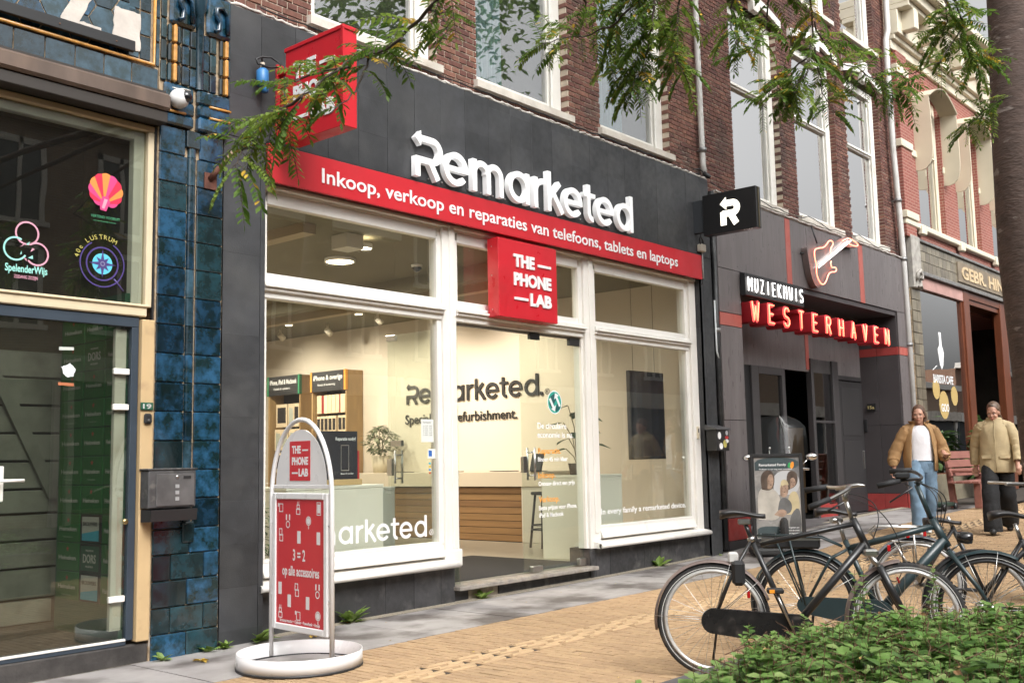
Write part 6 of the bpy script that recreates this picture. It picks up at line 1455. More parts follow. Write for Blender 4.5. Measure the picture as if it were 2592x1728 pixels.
lt_local(lambda: lab_text(ab, (-.0068, .105, 1.282), FACE_W, .205, .21, m_sw, .0006))
# poster frame
pf = MB(); fz0, fz1 = .215, 1.165
pf.box(-.018, .018, -.345, -.30, fz0, fz1, .006).box(-.018, .018, .30, .345, fz0, fz1, .006).box(-.018, .018, -.30, .30, fz1-.045, fz1, .006).box(-.018, .018, -.30, .30, fz0, fz0+.045, .006)
pf.build('poster_frame', m_pw2, ab, True)
m_poster = M('poster_red', (.56, .045, .055), .3, var=.06, vs=2)
po = MB().box(-.008, .008, -.30, .30, fz0+.045, fz1-.045).build('poster', m_poster, ab, True)
cl = MB()
for z in (.45, .95):
    for y in (-.36, .36): cl.tube([(0, y-.015, z), (0, y+.015, z)], .012, 8)
tag(cl.build('clip', m_pw2, ab, True), kind='stuff')
mp_ = M('poster_white', (.74, .72, .72), .45)
def poster_print():
    x = -.0092
    def rect(y, z, w_, h_, fill=True, t_=.006):
        if fill: MB().box(x, x+.0006, y-w_/2, y+w_/2, z-h_/2, z+h_/2).build('icon', mp_, po)
        else:
            m_ = MB()
            for a in (MB().box(x, x+.0006, y-w_/2, y-w_/2+t_, z-h_/2, z+h_/2), MB().box(x, x+.0006, y+w_/2-t_, y+w_/2, z-h_/2, z+h_/2), MB().box(x, x+.0006, y-w_/2+t_, y+w_/2-t_, z-h_/2, z-h_/2+t_), MB().box(x, x+.0006, y-w_/2+t_, y+w_/2-t_, z+h_/2-t_, z+h_/2)):
                k = len(m_.v); m_.v += a.v; m_.f += [tuple(q+k for q in f) for f in a.f]; m_.sm += a.sm
            m_.build('icon', mp_, po)
    def circ(y, z, r, wd):
        m_ = MB()
        for k in range(24):
            a, b = k*math.tau/24, (k+1)*math.tau/24
            m_.quad(*[(x, y-q*math.cos(t_), z+q*math.sin(t_)) for q, t_ in ((r-wd, a), (r, a), (r, b), (r-wd, b))])
        m_.build('icon', mp_, po)
    def plug(y, z): rect(y, z-.015, .05, .04, False); rect(y, z+.02, .035, .03, False); rect(y-.008, z+.045, .005, .02); rect(y+.008, z+.045, .005, .02)
    def phone(y, z, fill=True): rect(y, z, .042, .085, fill)
    def pods(y, z): circ(y, z-.02, .026, .008); rect(y+.02, z+.03, .014, .04); rect(y-.02, z+.03, .014, .04)
    def pin(y, z): circ(y, z, .032, .007); circ(y, z, .022, .022); rect(y, z-.045, .008, .02)
    def film(y, z): rect(y-.005, z, .05, .06, False); rect(y+.03, z+.02, .012, .025)
    def sheet(y, z): rect(y, z+.02, .04, .05, False); rect(y-.008, z-.02, .045, .05, False)
    film(.245, 1.06); plug(.02, 1.05); rect(-.235, 1.06, .05, .09, False); rect(-.235, 1.06, .03, .06); pods(.15, .965); pin(-.11, .975); sheet(.245, .87); phone(.01, .86); phone(-.23, .86)
    text('lettering', '3 = 2', (x, .085, .70), FACE_W, .075, .155, mp_, po, .0006, .02)
    text('lettering', 'op alle accessoires', (x, .22, .595), FACE_W, .066, .46, mp_, po, .0006, .02)
    phone(.25, .50); sheet(.04, .50); pods(-.22, .505); phone(.13, .42); phone(-.10, .42); plug(.245, .33); film(.02, .325); pin(-.225, .345)
    text('lettering', 'Screenprotector • Oplader • Powerbank • Hoesje', (x, .25, .272), FACE_W, .022, .50, mp_, po, .0006, .015)
lt_local(poster_print)

# ================================================================== BICYCLES
m_tyre = M('tyre_rubber', (.022, .021, .021), .85, var=.2, vs=20, bump=.3, bs=150, dirt=(.09, .07, .055), dvs=8, dlo=.58, dhi=.75)
m_alu = M('bike_aluminium', (.48, .47, .45), .3, 1, var=.15, vs=20)
m_bfr = M('bike_black', (.014, .014, .015), .38, var=.2, vs=10, coat=.2)
m_bgr = M('bike_dark_teal', (.018, .034, .038), .4, var=.1, vs=10, coat=.2)
m_brub = M('grip_black', (.016, .016, .017), .7)
m_sad = M('saddle_black', (.018, .017, .018), .45)
m_bred = M('reflector_red', (.40, .01, .012), .25)
m_fend = M('weathered_fender', (.22, .17, .155), .4, .4, var=.3, vs=14)
WR = .345
m_rim = M('polished_rim', (.52, .51, .49), .35, .35, var=.1, vs=20)
def wheel(par, x, fender=None, fa=(R_(20), R_(190)), tread=False, rot=0., rim=None, lean=0):
    """wheel in the local xz plane of a bicycle, hub at (x,0,WR)"""
    e = empty('wheel', (0, 0, 0)); e.parent = par; e.location = (x, 0, WR); e.rotation_euler = (0, 0, rot)
    t_ = MB(); N = 64
    t_.lathe([(WR-.020+.0205*math.cos(a)*1.0, .0205*math.sin(a)) for a in [math.tau*k/12 for k in range(13)]], (0, 0, 0), (0, 1, 0), n=N)
    t_.build('tyre', m_tyre, e, True)
    if tread:
        k_ = MB()
        for k in range(80):
            a = k*math.tau/80
            for s in (-.011, .004):
                p = Vector((math.cos(a)*(WR-.001), s, math.sin(a)*(WR-.001))); q = Vector((math.cos(a)*(WR+.005), s, math.sin(a)*(WR+.005))); d = Vector((-math.sin(a), 0, math.cos(a)))*.006
                k_.hexa([tuple(v) for v in (p-d, p+d, p+d+Vector((0, .008, 0)), p-d+Vector((0, .008, 0)), q-d, q+d, q+d+Vector((0, .008, 0)), q-d+Vector((0, .008, 0)))])
        tag(k_.build('tread', m_tyre, e, True), kind='stuff')
    st = MB()
    for sy in (-1, 1): st.lathe([(WR-.030, sy*.0185), (WR-.026, sy*.0195), (WR-.0255, sy*.0192)], (0, 0, 0), (0, 1, 0), n=N)
    st.build('reflective_stripe', M('reflex_stripe', (.5, .5, .48), .5), e, True)
    r_ = MB(); r_.lathe([(WR-.040, -.012), (WR-.036, -.014), (WR-.060, -.012), (WR-.064, 0), (WR-.060, .012), (WR-.036, .014), (WR-.040, .012)], (0, 0, 0), (0, 1, 0), n=N); r_.build('rim', rim or m_rim, e, True)
    h = MB(); h.tube([(0, -.045, 0), (0, -.03, 0), (0, .03, 0), (0, .045, 0)], [.012, .03, .03, .012], 14); h.tube([(0, -.065, 0), (0, .065, 0)], .006, 8); h.build('hub', m_alu, e, True)
    s = MB()
    for k in range(28):
        a = k*math.tau/28; sy = .028 if k % 2 else -.028; o = a+(.55 if (k//2) % 2 else -.55)
        s.tube([(.026*math.cos(o), sy, .026*math.sin(o)), ((WR-.06)*math.cos(a), 0, (WR-.06)*math.sin(a))], .0012, 4, cap=False)
    tag(s.build('spoke', m_alu, e, True), kind='stuff')
    if fender:
        f = MB(); pr = [(WR+.018-.014*abs(math.sin(a)) if abs(a) > 1 else WR+.018, .031*math.sin(a)) for a in (-1.5, -1.1, -.6, 0, .6, 1.1, 1.5)]
        f.lathe(pr, (0, 0, 0), (0, 1, 0), n=36, a0=fa[0], a1=fa[1], ref=(1, 0, 0)); o = f.build('fender', fender, e, True); sm = o.modifiers.new('s', 'SOLIDIFY'); sm.thickness = .002
        stt = MB()
        for ang in (fa[0]+.25, fa[1]-.35, fa[1]-.9) if fa[1]-fa[0] > 2.4 else (fa[1]-.3,):
            for sy in (-.033, .033): stt.tube([(0, sy*1.5, 0), ((WR+.012)*math.cos(ang), sy, -(WR+.012)*math.sin(ang))], .0022, 5)
        stt.build('fender_stay', m_alu, e, True)
    return e
def saddle(par, x, z, L_=.27, name='saddle', mat=m_sad, tilt=0):
    m_ = MB(); ns = 14; nr = 10
    for i in range(ns+1):
        u = i/ns; px = x-L_*.5+L_*u; w_ = .072*(1-u)**1.1+.019 if u < .98 else .012; w_ *= math.sin(min(1, (u+.05)*6)*math.pi/2); zz = z+.012*math.sin(u*5)+.02*(1-u)*.6+tilt*(u-.5)
        for k in range(nr):
            a = math.pi*2*k/nr; m_.v.append((px, w_*math.cos(a), zz+(.016 if math.sin(a) > 0 else .014+.03*(1-u)**2)*math.sin(a)))
    for i in range(ns):
        for k in range(nr): a = i*nr+k; b = i*nr+(k+1) % nr; m_.f.append((a, b, b+nr, a+nr)); m_.sm.append(True)
    m_.f.append(tuple(range(nr))); m_.f.append(tuple(range(ns*nr, (ns+1)*nr))[::-1]); m_.sm += [True, True]
    o = m_.build(name, mat, par, True); fixnorm(o); return o
def sm3(P_, it=3):
    P_ = [Vector(p) for p in P_]
    for _ in range(it):
        Q_ = [P_[0]]
        for a, c in zip(P_[:-1], P_[1:]): Q_ += [a*.75+c*.25, a*.25+c*.75]
        P_ = Q_+[P_[-1]]
    return [tuple(p) for p in P_]
def bicycle(p_r, p_f, label, frame, kind):
    """rear and front hub ground positions"""
    d = Vector((p_f[0]-p_r[0], p_f[1]-p_r[1], 0)); WB = d.length; rz = math.atan2(d.y, d.x)
    b = empty('bicycle', (p_r[0], p_r[1], gz(p_r[0])), rz, label=label, cat='bicycle', group='bicycles parked at the planter')
    T = lambda pts, r, name, mat=frame, n=12, **k: MB().tube(sm3(pts) if 'cable' in name or name == 'handlebar' else pts, r, n, **k).build(name, mat, b, True)
    return b, T, WB
# --- 1: black bicycle with suspension fork and chain case
b, T, WB = bicycle((5.783, 3.379), (6.352, 2.393), 'black city bicycle with chain case and suspension fork behind the hedge', m_bfr, 1)
wheel(b, 0, m_fend, (R_(-190), R_(-20))); wheel(b, WB, m_fend, (R_(-200), R_(-95)), True, .06)
P = lambda x, z, y=0: (x, y, z+WR)
BBp = P(.47, -.055); st_top = P(.245, .49); ht = P(.855, .605); hb = P(.935, .415)
T([BBp, st_top], .017, 'seat_tube'); T([P(.30, .455), P(.865, .575)], .016, 'top_tube'); T([BBp, P(.915, .455)], .024, 'down_tube'); T([ht, hb], .022, 'head_tube')
for s in (-1, 1):
    T([P(0, 0, s*.06), P(.12, .27, s*.045), P(.24, .47, s*.018)], .0095, 'seat_stay'); T([P(0, 0, s*.06), P(.3, -.035, s*.045), P(.47, -.055, s*.03)], .010, 'chain_stay')
    T([hb[:1]+(s*.055,)+(hb[2]-.02,), P(1.0, .30, s*.06)], .015, 'fork_stanchion', m_alu); T([P(.985, .33, s*.06), P(1.06, .16, s*.06), P(WB, 0, s*.055)], [.021, .022, .014], 'fork_leg')
MB().box(.90, .985, -.075, .075, hb[2]-.035, hb[2]+.012, .012).build('fork_crown', m_alu, b, True)
# chain case
cc = sdf_mesh('chain_case', lambda X, Z: np.hypot(X-np.clip(X, 0, .50), Z+.0*X+.06*np.clip(X, 0, .5)*2*.9)-(.075+.02*np.clip(X/.5, 0, 1)), -.1, .64, -.2, .1, .012)
for v in cc.vertices: v.co = (v.co.x, .0-(.05+v.co.z*.02), v.co.y+WR)
link('chain_case', cc, M('glossy_chaincase', (.012, .012, .012), .3, coat=.3, dirt=(.06, .05, .045), dvs=12, dlo=.6, dhi=.75), b)
MB().tube([P(.47, -.055, -.075), P(.44, .02, -.095), P(.37, .19, -.11)][::2], .013, 10, flat=.6).build('crank', m_alu, b, True)
MB().box(.32, .42, -.16, -.09, WR+.175, WR+.205, .008).build('pedal', m_black, b, True); MB().box(.335, .365, -.162, -.155, WR+.18, WR+.20).build('pedal_reflector', M('amber', (.8, .3, .03), .3), b, True)
MB().tube([P(.47, -.055, .07), P(.57, -.22, .09)], .013, 10, flat=.6).build('crank', m_alu, b, True); MB().box(.52, .62, .09, .16, WR-.235, WR-.205, .008).build('pedal', m_black, b, True)
T([st_top, P(.215, .58)], .013, 'seat_post', m_bfr); MB().tube([P(.255, .47), P(.243, .50)], .024, 12).build('seat_clamp', m_alu, b, True); MB().box(.17, .25, -.03, .03, WR+.575, WR+.61, .008).build('saddle_clamp', m_alu, b, True)
saddle(b, .20, WR+.635, .28)
# stem, handlebar, grips, levers
T([P(.85, .60), P(.82, .72)], .013, 'stem_post', m_alu); T([P(.82, .71), P(.815, .74), P(.845, .80)], .017, 'stem', m_alu)
hbx = [P(.60, .70, -.30), P(.70, .735, -.27), P(.80, .775, -.17), P(.845, .80, -.06), P(.845, .80, .06), P(.80, .785, .2), P(.74, .79, .30), P(.62, .77, .33)]
T(hbx[1:7], .011, 'handlebar', m_alu); T([P(.575, .69, -.305), P(.70, .735, -.27)], .017, 'grip', m_brub); T([P(.61, .768, .335), P(.75, .79, .295)], .018, 'grip', m_brub)
T([P(.70, .71, -.25), P(.78, .715, -.24), P(.68, .665, -.275)], .006, 'brake_lever', m_bfr); MB().tube([P(.79, .78, .24), P(.93, .80, .26), P(.97, .795, .24)], [.014, .012, .006], 8).build('brake_lever', m_alu, b, True)
T([P(.80, .76, .25), P(1.0, .72, .15), P(1.02, .6, .03), P(.97, .48, .03)], .0035, 'brake_cable', m_bc, 6); T([P(.82, .74, -.2), P(1.02, .66, -.1), P(1.15, .4, 0), P(1.10, .2, .02), P(1.0, .28, .03)], .003, 'brake_cable', m_bc, 6)
MB().tube([P(1.105, .22, .02), P(1.095, .255, .02)], .006, 8).build('cable_joint', m_bred, b, True)
# lock and lamp on the stays
MB().box(.12, .20, -.075, .075, WR+.21, WR+.36, .02).build('frame_lock', m_black, b, True)
MB().box(.10, .165, -.03, .03, WR+.34, WR+.41, .012).build('rear_lamp', M('clear_lamp', (.55, .54, .52), .15, dirt=(.4, .36, .34), dvs=20), b, True)
T([P(.03, .02, .06), P(-.02, -.30, .14)], .008, 'kickstand', m_bfr)
# --- 2: dark teal electric bicycle
b, T, WB = bicycle((6.666, 3.186), (7.085, 2.139), 'dark teal electric bicycle with carrier battery standing behind the black one', m_bgr, 2)
wheel(b, 0, m_bgr, (R_(-200), R_(-10)), rim=m_bfr); wheel(b, WB, m_bgr, (R_(-215), R_(-60)), rim=m_bfr)
ht = P(.80, .62); hb = P(.90, .38); BBp = P(.46, -.05)
T([BBp, P(.27, .42)], .018, 'seat_tube'); T([P(.285, .365), P(.83, .515)], .021, 'top_tube'); T([BBp, P(.60, .12), P(.885, .43)], .032, 'down_tube'); T([P(.815, .56), hb], .026, 'head_tube')
for s in (-1, 1):
    T([P(0, 0, s*.06), P(.17, .3, s*.04), P(.28, .36, s*.018)], .0095, 'seat_stay'); T([P(0, 0, s*.06), P(.46, -.05, s*.03)], .011, 'chain_stay'); T([hb[:1]+(s*.05,)+(hb[2]-.02,), P(WB-.06, .12, s*.055), P(WB, 0, s*.055)], [.017, .014, .011], 'fork_leg')
    T([P(-.30, .455, s*.06), P(.12, .44, s*.06), P(.25, .38, s*.03)], .0065, 'rack_rail'); T([P(0, 0, s*.07), P(-.09, .455, s*.06)], .007, 'rack_stay'); T([P(-.02, .02, s*.07), P(-.18, .44, s*.06)], .006, 'rack_stay')
for x in (-.28, -.18, -.08, .02, .1): T([P(x, .455, -.06), P(x, .455, .06)], .005, 'rack_bar')
MB().box(-.27, .11, -.05, .05, WR+.365, WR+.445, .012).build('battery', m_black, b, True); MB().box(-.27, .11, -.0515, -.05, WR+.42, WR+.436).build('battery_strip', m_alu, b, True)
cc = sdf_mesh('chain_guard', lambda X, Z: np.hypot(X-np.clip(X, 0, .46), Z+.11*np.clip(X, 0, .5))-(.055+.04*np.clip(X/.46, 0, 1)), -.1, .62, -.2, .1, .012)
for v in cc.vertices: v.co = (v.co.x, -.06-v.co.z*.012, v.co.y+WR)
link('chain_guard', cc, m_bgr, b)
T([P(.27, .40), P(.235, .55)], .014, 'seat_post', m_alu); saddle(b, .22, WR+.60, .27); MB().tube([P(.19, .55, -.03), P(.25, .55, .03)], .02, 8).build('saddle_spring', m_alu, b, True)
T([P(.81, .56), P(.735, .78)], .016, 'stem_post'); T([P(.735, .78), P(.76, .81)], .02, 'stem')
T([P(.52, .79, -.27), P(.64, .815, -.25), P(.73, .82, -.13), P(.76, .81, 0), P(.78, .83, .12), P(.72, .87, .24), P(.60, .865, .28)], .011, 'handlebar', m_bfr)
T([P(.49, .782, -.275), P(.63, .813, -.25)], .018, 'grip', m_brub); T([P(.58, .863, .285), P(.72, .87, .24)], .018, 'grip', m_brub)
MB().box(.60, .69, -.27, -.21, WR+.825, WR+.865, .01).build('display_unit', m_black, b, True); T([P(.66, .79, -.24), P(.70, .77, -.26), P(.56, .68, -.3)], .006, 'brake_lever', m_bfr)
for k in range(3): T([P(.74, .80, .1-.1*k), P(.86+.03*k, .72, .05-.05*k), P(.85+.02*k, .55, .02), P(.86, .48, .02)], .0035, 'brake_cable', m_bc, 6)
MB().lathe([(0, -.045), (.036, -.04), (.04, .02), (.034, .05), (0, .055)], P(1.0, .44), (1, 0, -.12), n=16).build('headlight', M('headlight_black', (.013, .012, .013), .2, coat=.5), b, True)
T([P(.97, .40), P(.92, .36)], .006, 'headlight_bracket', m_alu); T([P(.05, 0, .07), P(.0, -.31, .15)], .009, 'kickstand', m_bfr)
MB().box(-.385, -.365, -.02, .02, WR+.03, WR+.11, .004).build('rear_reflector', m_bred, b, True)
# --- 3: black bicycle, only its rear wheel and fender reach into the picture
b, T, WB = bicycle((7.10, 2.20), (7.72, 1.25), 'black bicycle at the picture edge with silver edged mudguard', m_bfr, 3)
wheel(b, 0, M('black_fender', (.015, .015, .016), .25, coat=.4), (R_(-200), R_(-10))); wheel(b, WB, MATS['black_fender'], (R_(-200), R_(-95)))
BBp = P(.46, -.05)
T([BBp, P(.27, .42)], .017, 'seat_tube'); T([BBp, P(.92, .40)], .02, 'down_tube'); T([P(.28, .30), P(.86, .52)], .016, 'top_tube'); T([P(.85, .58), P(.93, .36)], .02, 'head_tube')
for s in (-1, 1): T([P(0, 0, s*.06), P(.27, .40, s*.018)], .0095, 'seat_stay'); T([P(0, 0, s*.06), P(.46, -.05, s*.03)], .01, 'chain_stay'); T([P(.93, .36, s*.04), P(WB, 0, s*.055)], .013, 'fork_leg')
T([P(.27, .42), P(.24, .52)], .013, 'seat_post', m_alu); saddle(b, .22, WR+.57, .27); T([P(.85, .58), P(.83, .72)], .014, 'stem_post', m_alu); T([P(.66, .70, -.25), P(.83, .70, -.05), P(.83, .70, .05), P(.66, .70, .25)], .011, 'handlebar', m_bfr)
# --- 4: silver carrier bicycle behind
b, T, WB = bicycle((8.02, 2.93), (8.55, 1.95), 'bicycle with a silver tube carrier and red reflectors near the tree trunk', m_alu, 4)
wheel(b, 0, M('grey_fender', (.20, .21, .23), .4, .5), (R_(-200), R_(-10))); wheel(b, WB, MATS['grey_fender'], (R_(-200), R_(-95)))
T([P(.46, -.05), P(.27, .42)], .017, 'seat_tube', m_bfr); T([P(.46, -.05), P(.92, .40)], .02, 'down_tube', m_bfr); T([P(.85, .58), P(.93, .36)], .02, 'head_tube', m_bfr)
for s in (-1, 1):
    T([P(0, 0, s*.06), P(.27, .40, s*.018)], .0095, 'seat_stay', m_bfr); T([P(0, 0, s*.06), P(.46, -.05, s*.03)], .01, 'chain_stay', m_bfr); T([P(.93, .36, s*.04), P(WB, 0, s*.055)], .013, 'fork_leg', m_bfr)
    T([P(.20, .42, s*.065), P(-.28, .43, s*.065), P(-.33, .39, s*.065), P(-.28, .33, s*.065), P(.18, .30, s*.06)], .0075, 'carrier_tube'); T([P(0, .02, s*.07), P(-.02, .43, s*.065)], .006, 'carrier_stay'); T([P(0, .02, s*.07), P(-.16, .32, s*.065)], .006, 'carrier_stay'); T([P(0, .02, s*.07), P(.12, .31, s*.065)], .006, 'carrier_stay')
for x in (-.28, -.1, .08): T([P(x, .43, -.065), P(x, .43, .065)], .006, 'carrier_bar')
for x, z in ((-.2, .27), (-.06, .37), (.06, .38)): MB().box(x-.012, x+.012, -.075, -.06, WR+z-.024, WR+z+.024, .004).build('reflector', m_bred, b, True)
T([P(.27, .42), P(.24, .50)], .013, 'seat_post'); saddle(b, .2, WR+.46, .27)
T([P(.85, .58), P(.83, .72)], .014, 'stem_post'); T([P(.60, .74, -.28), P(.83, .73, -.05), P(.83, .73, .05), P(.60, .74, .28)], .011, 'handlebar')
# ================================================================== POSTER STAND, SCOOTER
ps = empty('poster_stand', (12.36, 6.22, gz(12.36)), R_(-49), label='black framed pavement poster stand Remarketed Family beside the music shop', cat='sign')
def L2(m_, name, mat, par=None): return m_.build(name, mat, par or ps, True)
w2, h0, h1 = .335, .16, 1.27
L2(MB().box(-w2, -w2+.045, -.02, .02, h0, h1, .004).box(w2-.045, w2, -.02, .02, h0, h1, .004).box(-w2+.045, w2-.045, -.02, .02, h1-.045, h1, .004).box(-w2+.045, w2-.045, -.02, .02, h0, h0+.045, .004), 'frame', m_black)
L2(MB().box(-.36, .36, -.22, .22, .0, .10, .03).box(-.2, .2, -.06, .06, .10, .16), 'water_base', M('base_black', (.02, .02, .02), .5))
pb = L2(MB().box(-w2+.045, w2-.045, -.006, .006, h0+.045, h1-.045), 'poster', M('poster_photo', (.30, .285, .27), .25, var=.25, vs=3.2, dirt=(.06, .07, .08), dvs=2.4, dlo=.5, dhi=.66))
def blob(P_, col, y):
    cu = [(a, c) for a, c in smooth(P_+P_[:1], 2)]
    m_ = bpy.data.curves.new('t', 'CURVE'); m_.dimensions = '2D'; m_.fill_mode = 'BOTH'; sp = m_.splines.new('POLY'); sp.points.add(len(cu)-2); sp.use_cyclic_u = True
    for q, (a, c) in enumerate(cu[:-1]): sp.points[q].co = (a, c, 0, 1)
    me = _curve_mesh(m_, 'photo_print')
    for v in me.vertices: v.co = (v.co.x, y, v.co.y)
    link('photo_print', me, col, pb)
c_skin = M('photo_skin', (.34, .235, .175), .3, var=.3, vs=14); c_hair = M('photo_hair', (.10, .075, .06), .3, var=.3, vs=9); c_cl = M('photo_cloth', (.46, .43, .38), .3, var=.2, vs=6); c_gr = M('photo_grey', (.13, .13, .13), .3, var=.3, vs=6); c_bg = M('photo_pale', (.48, .49, .50), .3, var=.1, vs=3); c_yl = M('photo_straw', (.50, .42, .26), .3, var=.15, vs=6); c_tl = M('photo_teal', (.055, .075, .08), .3, var=.25, vs=3)
blob([(-.28, 1.06), (-.28, 1.22), (.28, 1.22), (.28, 1.06)], c_tl, -.0066); blob([(-.05, .75), (-.05, 1.05), (.28, 1.05), (.28, .75)], c_bg, -.0068)
blob([(-.26, .45), (-.26, .80), (-.15, .86), (.0, .80), (.04, .62), (.0, .42)], c_cl, -.0072); blob([(-.20, .82), (-.22, 1.0), (-.12, 1.08), (-.03, 1.02), (-.04, .86), (-.1, .80)], c_hair, -.0076); blob([(-.13, .83), (-.12, 1.0), (-.06, 1.02), (-.04, .92), (-.08, .82)], c_skin, -.008)
blob([(.12, .80), (.12, 1.02), (.2, 1.06), (.27, 1.0), (.25, .86)], c_hair, -.0076); blob([(.16, .82), (.16, .95), (.22, .97), (.24, .87)], c_skin, -.008); blob([(.1, .50), (.14, .78), (.26, .80), (.28, .5)], c_yl, -.0078)
blob([(.03, .74), (.03, .88), (.09, .92), (.14, .86), (.13, .75), (.08, .71)], c_skin, -.0084); blob([(.03, .84), (.05, .94), (.12, .94), (.15, .86), (.1, .88)], c_yl, -.0088); blob([(-.01, .56), (.02, .70), (.10, .72), (.18, .64), (.16, .52), (.06, .50)], c_gr, -.0086); blob([(-.06, .50), (.02, .58), (.12, .54), (.06, .46)], c_skin, -.009)
blob([(.12, .22), (.14, .5), (.28, .62), (.28, .22)], c_gr, -.0082); blob([(-.28, .22), (-.28, .38), (.28, .32), (.28, .22)], c_tl, -.0080)
c_fc = M('photo_shade', (.12, .085, .065), .3)
for (fx, fz, k_) in ((-.085, .93, 1), (.2, .91, .9), (.085, .83, .9)):
    for dx in (-.022, .018): blob([(fx+(dx-.009)*k_, fz-.004), (fx+dx*k_, fz+.005), (fx+(dx+.009)*k_, fz-.004), (fx+dx*k_, fz-.007)], c_fc, -.0091)
    blob([(fx-.018*k_, fz-.05*k_), (fx, fz-.045*k_), (fx+.018*k_, fz-.05*k_), (fx, fz-.06*k_)], c_fc, -.0091); blob([(fx-.04*k_, fz-.06), (fx-.045*k_, fz+.03), (fx-.03*k_, fz+.05), (fx-.03*k_, fz-.05)], M('photo_skin_shade', (.22, .15, .11), .3), -.0089)
def ptxt(s_, x, z, h_, wd, m_=m_sw):
    o = ps.location.copy(); r_ = ps.rotation_euler.copy(); ps.location = (0, 0, 0); text('lettering', s_, (x, -.0095, z), FACE_S, h_, wd, m_, pb, .0005, .015); ps.location = o
ptxt('Remarketed Family', -.225, 1.115, .032, .345); ptxt('Profiteer nu van nog meer voordelen', -.225, 1.068, .016, .42)
for k, s_ in enumerate(('Vraag de kortingskaart aan', 'Direct voordeel in de winkel', 'Ook geldig bij reparaties')): ptxt(s_, .0, .33-k*.036, .016, .25)
blob([(.14, 1.10), (.15, 1.15), (.18, 1.16), (.185, 1.10), (.165, 1.08)], M('heart_green', (.05, .35, .12), .4), -.0092); blob([(.17, 1.10), (.185, 1.16), (.22, 1.17), (.225, 1.11), (.19, 1.07)], M('heart_orange', (.75, .28, .04), .4), -.0094)
# scooter facing the street, behind the stand
sc2 = empty('motor_scooter', (13.0, 6.52, gz(13.0)), R_(210), label='black motor scooter with a tall clear windscreen and chrome mirrors', cat='scooter')
m_scb = M('scooter_black', (.012, .012, .013), .2, coat=.5); m_chr = M('chrome', (.75, .74, .72), .08, 1)
Q = lambda m_, name, mat: m_.build(name, mat, sc2, True)
for x in (.62, -.62):
    Q(MB().lathe([(.16+.06*math.cos(a), .055*math.sin(a)) for a in [math.tau*k/10 for k in range(11)]], (x, 0, .22), (0, 1, 0), n=28), 'wheel', m_tyre); Q(MB().lathe([(0, -.03), (.12, -.03), (.13, 0), (.12, .03), (0, .03)], (x, 0, .22), (0, 1, 0), n=16), 'rim', m_chr)
ms = MB(); prof = [(-.85, .55, .14, .62), (-.7, .5, .19, .74), (-.4, .42, .2, .76), (-.1, .38, .19, .74), (.0, .26, .18, .42), (.2, .25, .18, .36), (.36, .3, .18, .5), (.44, .36, .2, .82), (.52, .42, .16, .98), (.6, .5, .08, .98)]
for x, z0, w_, z1 in prof:
    for k in range(12): a = math.tau*k/12; ms.v.append((x, w_*math.copysign(abs(math.cos(a))**.6, math.cos(a)), (z0+z1)/2+(z1-z0)/2*math.copysign(abs(math.sin(a))**.6, math.sin(a))))
for i in range(len(prof)-1):
    for k in range(12): a = i*12+k; b2 = i*12+(k+1) % 12; ms.f.append((a, b2, b2+12, a+12)); ms.sm.append(True)
ms.f += [tuple(range(12)), tuple(range(108, 120))[::-1]]; ms.sm += [True, True]
fixnorm(Q(ms, 'body', m_scb)); Q(MB().box(-.8, -.05, -.15, .15, .76, .84, .04), 'seat', m_sad)
Q(MB().tube([(.5, -.36, 1.02), (.52, -.1, 1.05), (.52, .1, 1.05), (.5, .36, 1.02)], .016, 8), 'handlebar', m_chr); Q(MB().ball((.58, 0, .98), (.09, .1, .085)), 'headlight', m_chr)
for s in (-1, 1): Q(MB().tube([(.5, s*.24, 1.04), (.48, s*.36, 1.16)], .006, 6), 'mirror_stem', m_chr); Q(MB().ball((.48, s*.40, 1.18), (.03, .075, .045)), 'mirror', m_chr); Q(MB().tube([(.5, s*.15, 1.05), (.44, s*.12, 1.30)], .006, 6).ball((.44, s*.12, 1.30), .017), 'screen_strut', m_chr)
wsd = MB(); nu, nv = 14, 10
for j in range(nv+1):
    v = j/nv; z = 1.0+.72*v; hw = (.34+.03*math.sin(v*3))*(1-(max(0, v-.78)/.22)**2*.55)
    for i in range(nu+1): u = -1+2*i/nu; wsd.v.append((.60-.22*v-.16*u*u, hw*u, z))
for j in range(nv):
    for i in range(nu): a = j*(nu+1)+i; wsd.f.append((a, a+1, a+nu+2, a+nu+1)); wsd.sm.append(True)
Q(wsd, 'windscreen', glassmat('screen_plastic', (.96, .98, .98), .45, .0, .012)); Q(MB().box(-.88, -.84, -.09, .09, .58, .66, .01), 'tail_light', m_bred)
for k in range(3): Q(MB().box(.20, .42, .185, .19, .46+k*.06, .49+k*.06), 'red_stripe', m_bred)
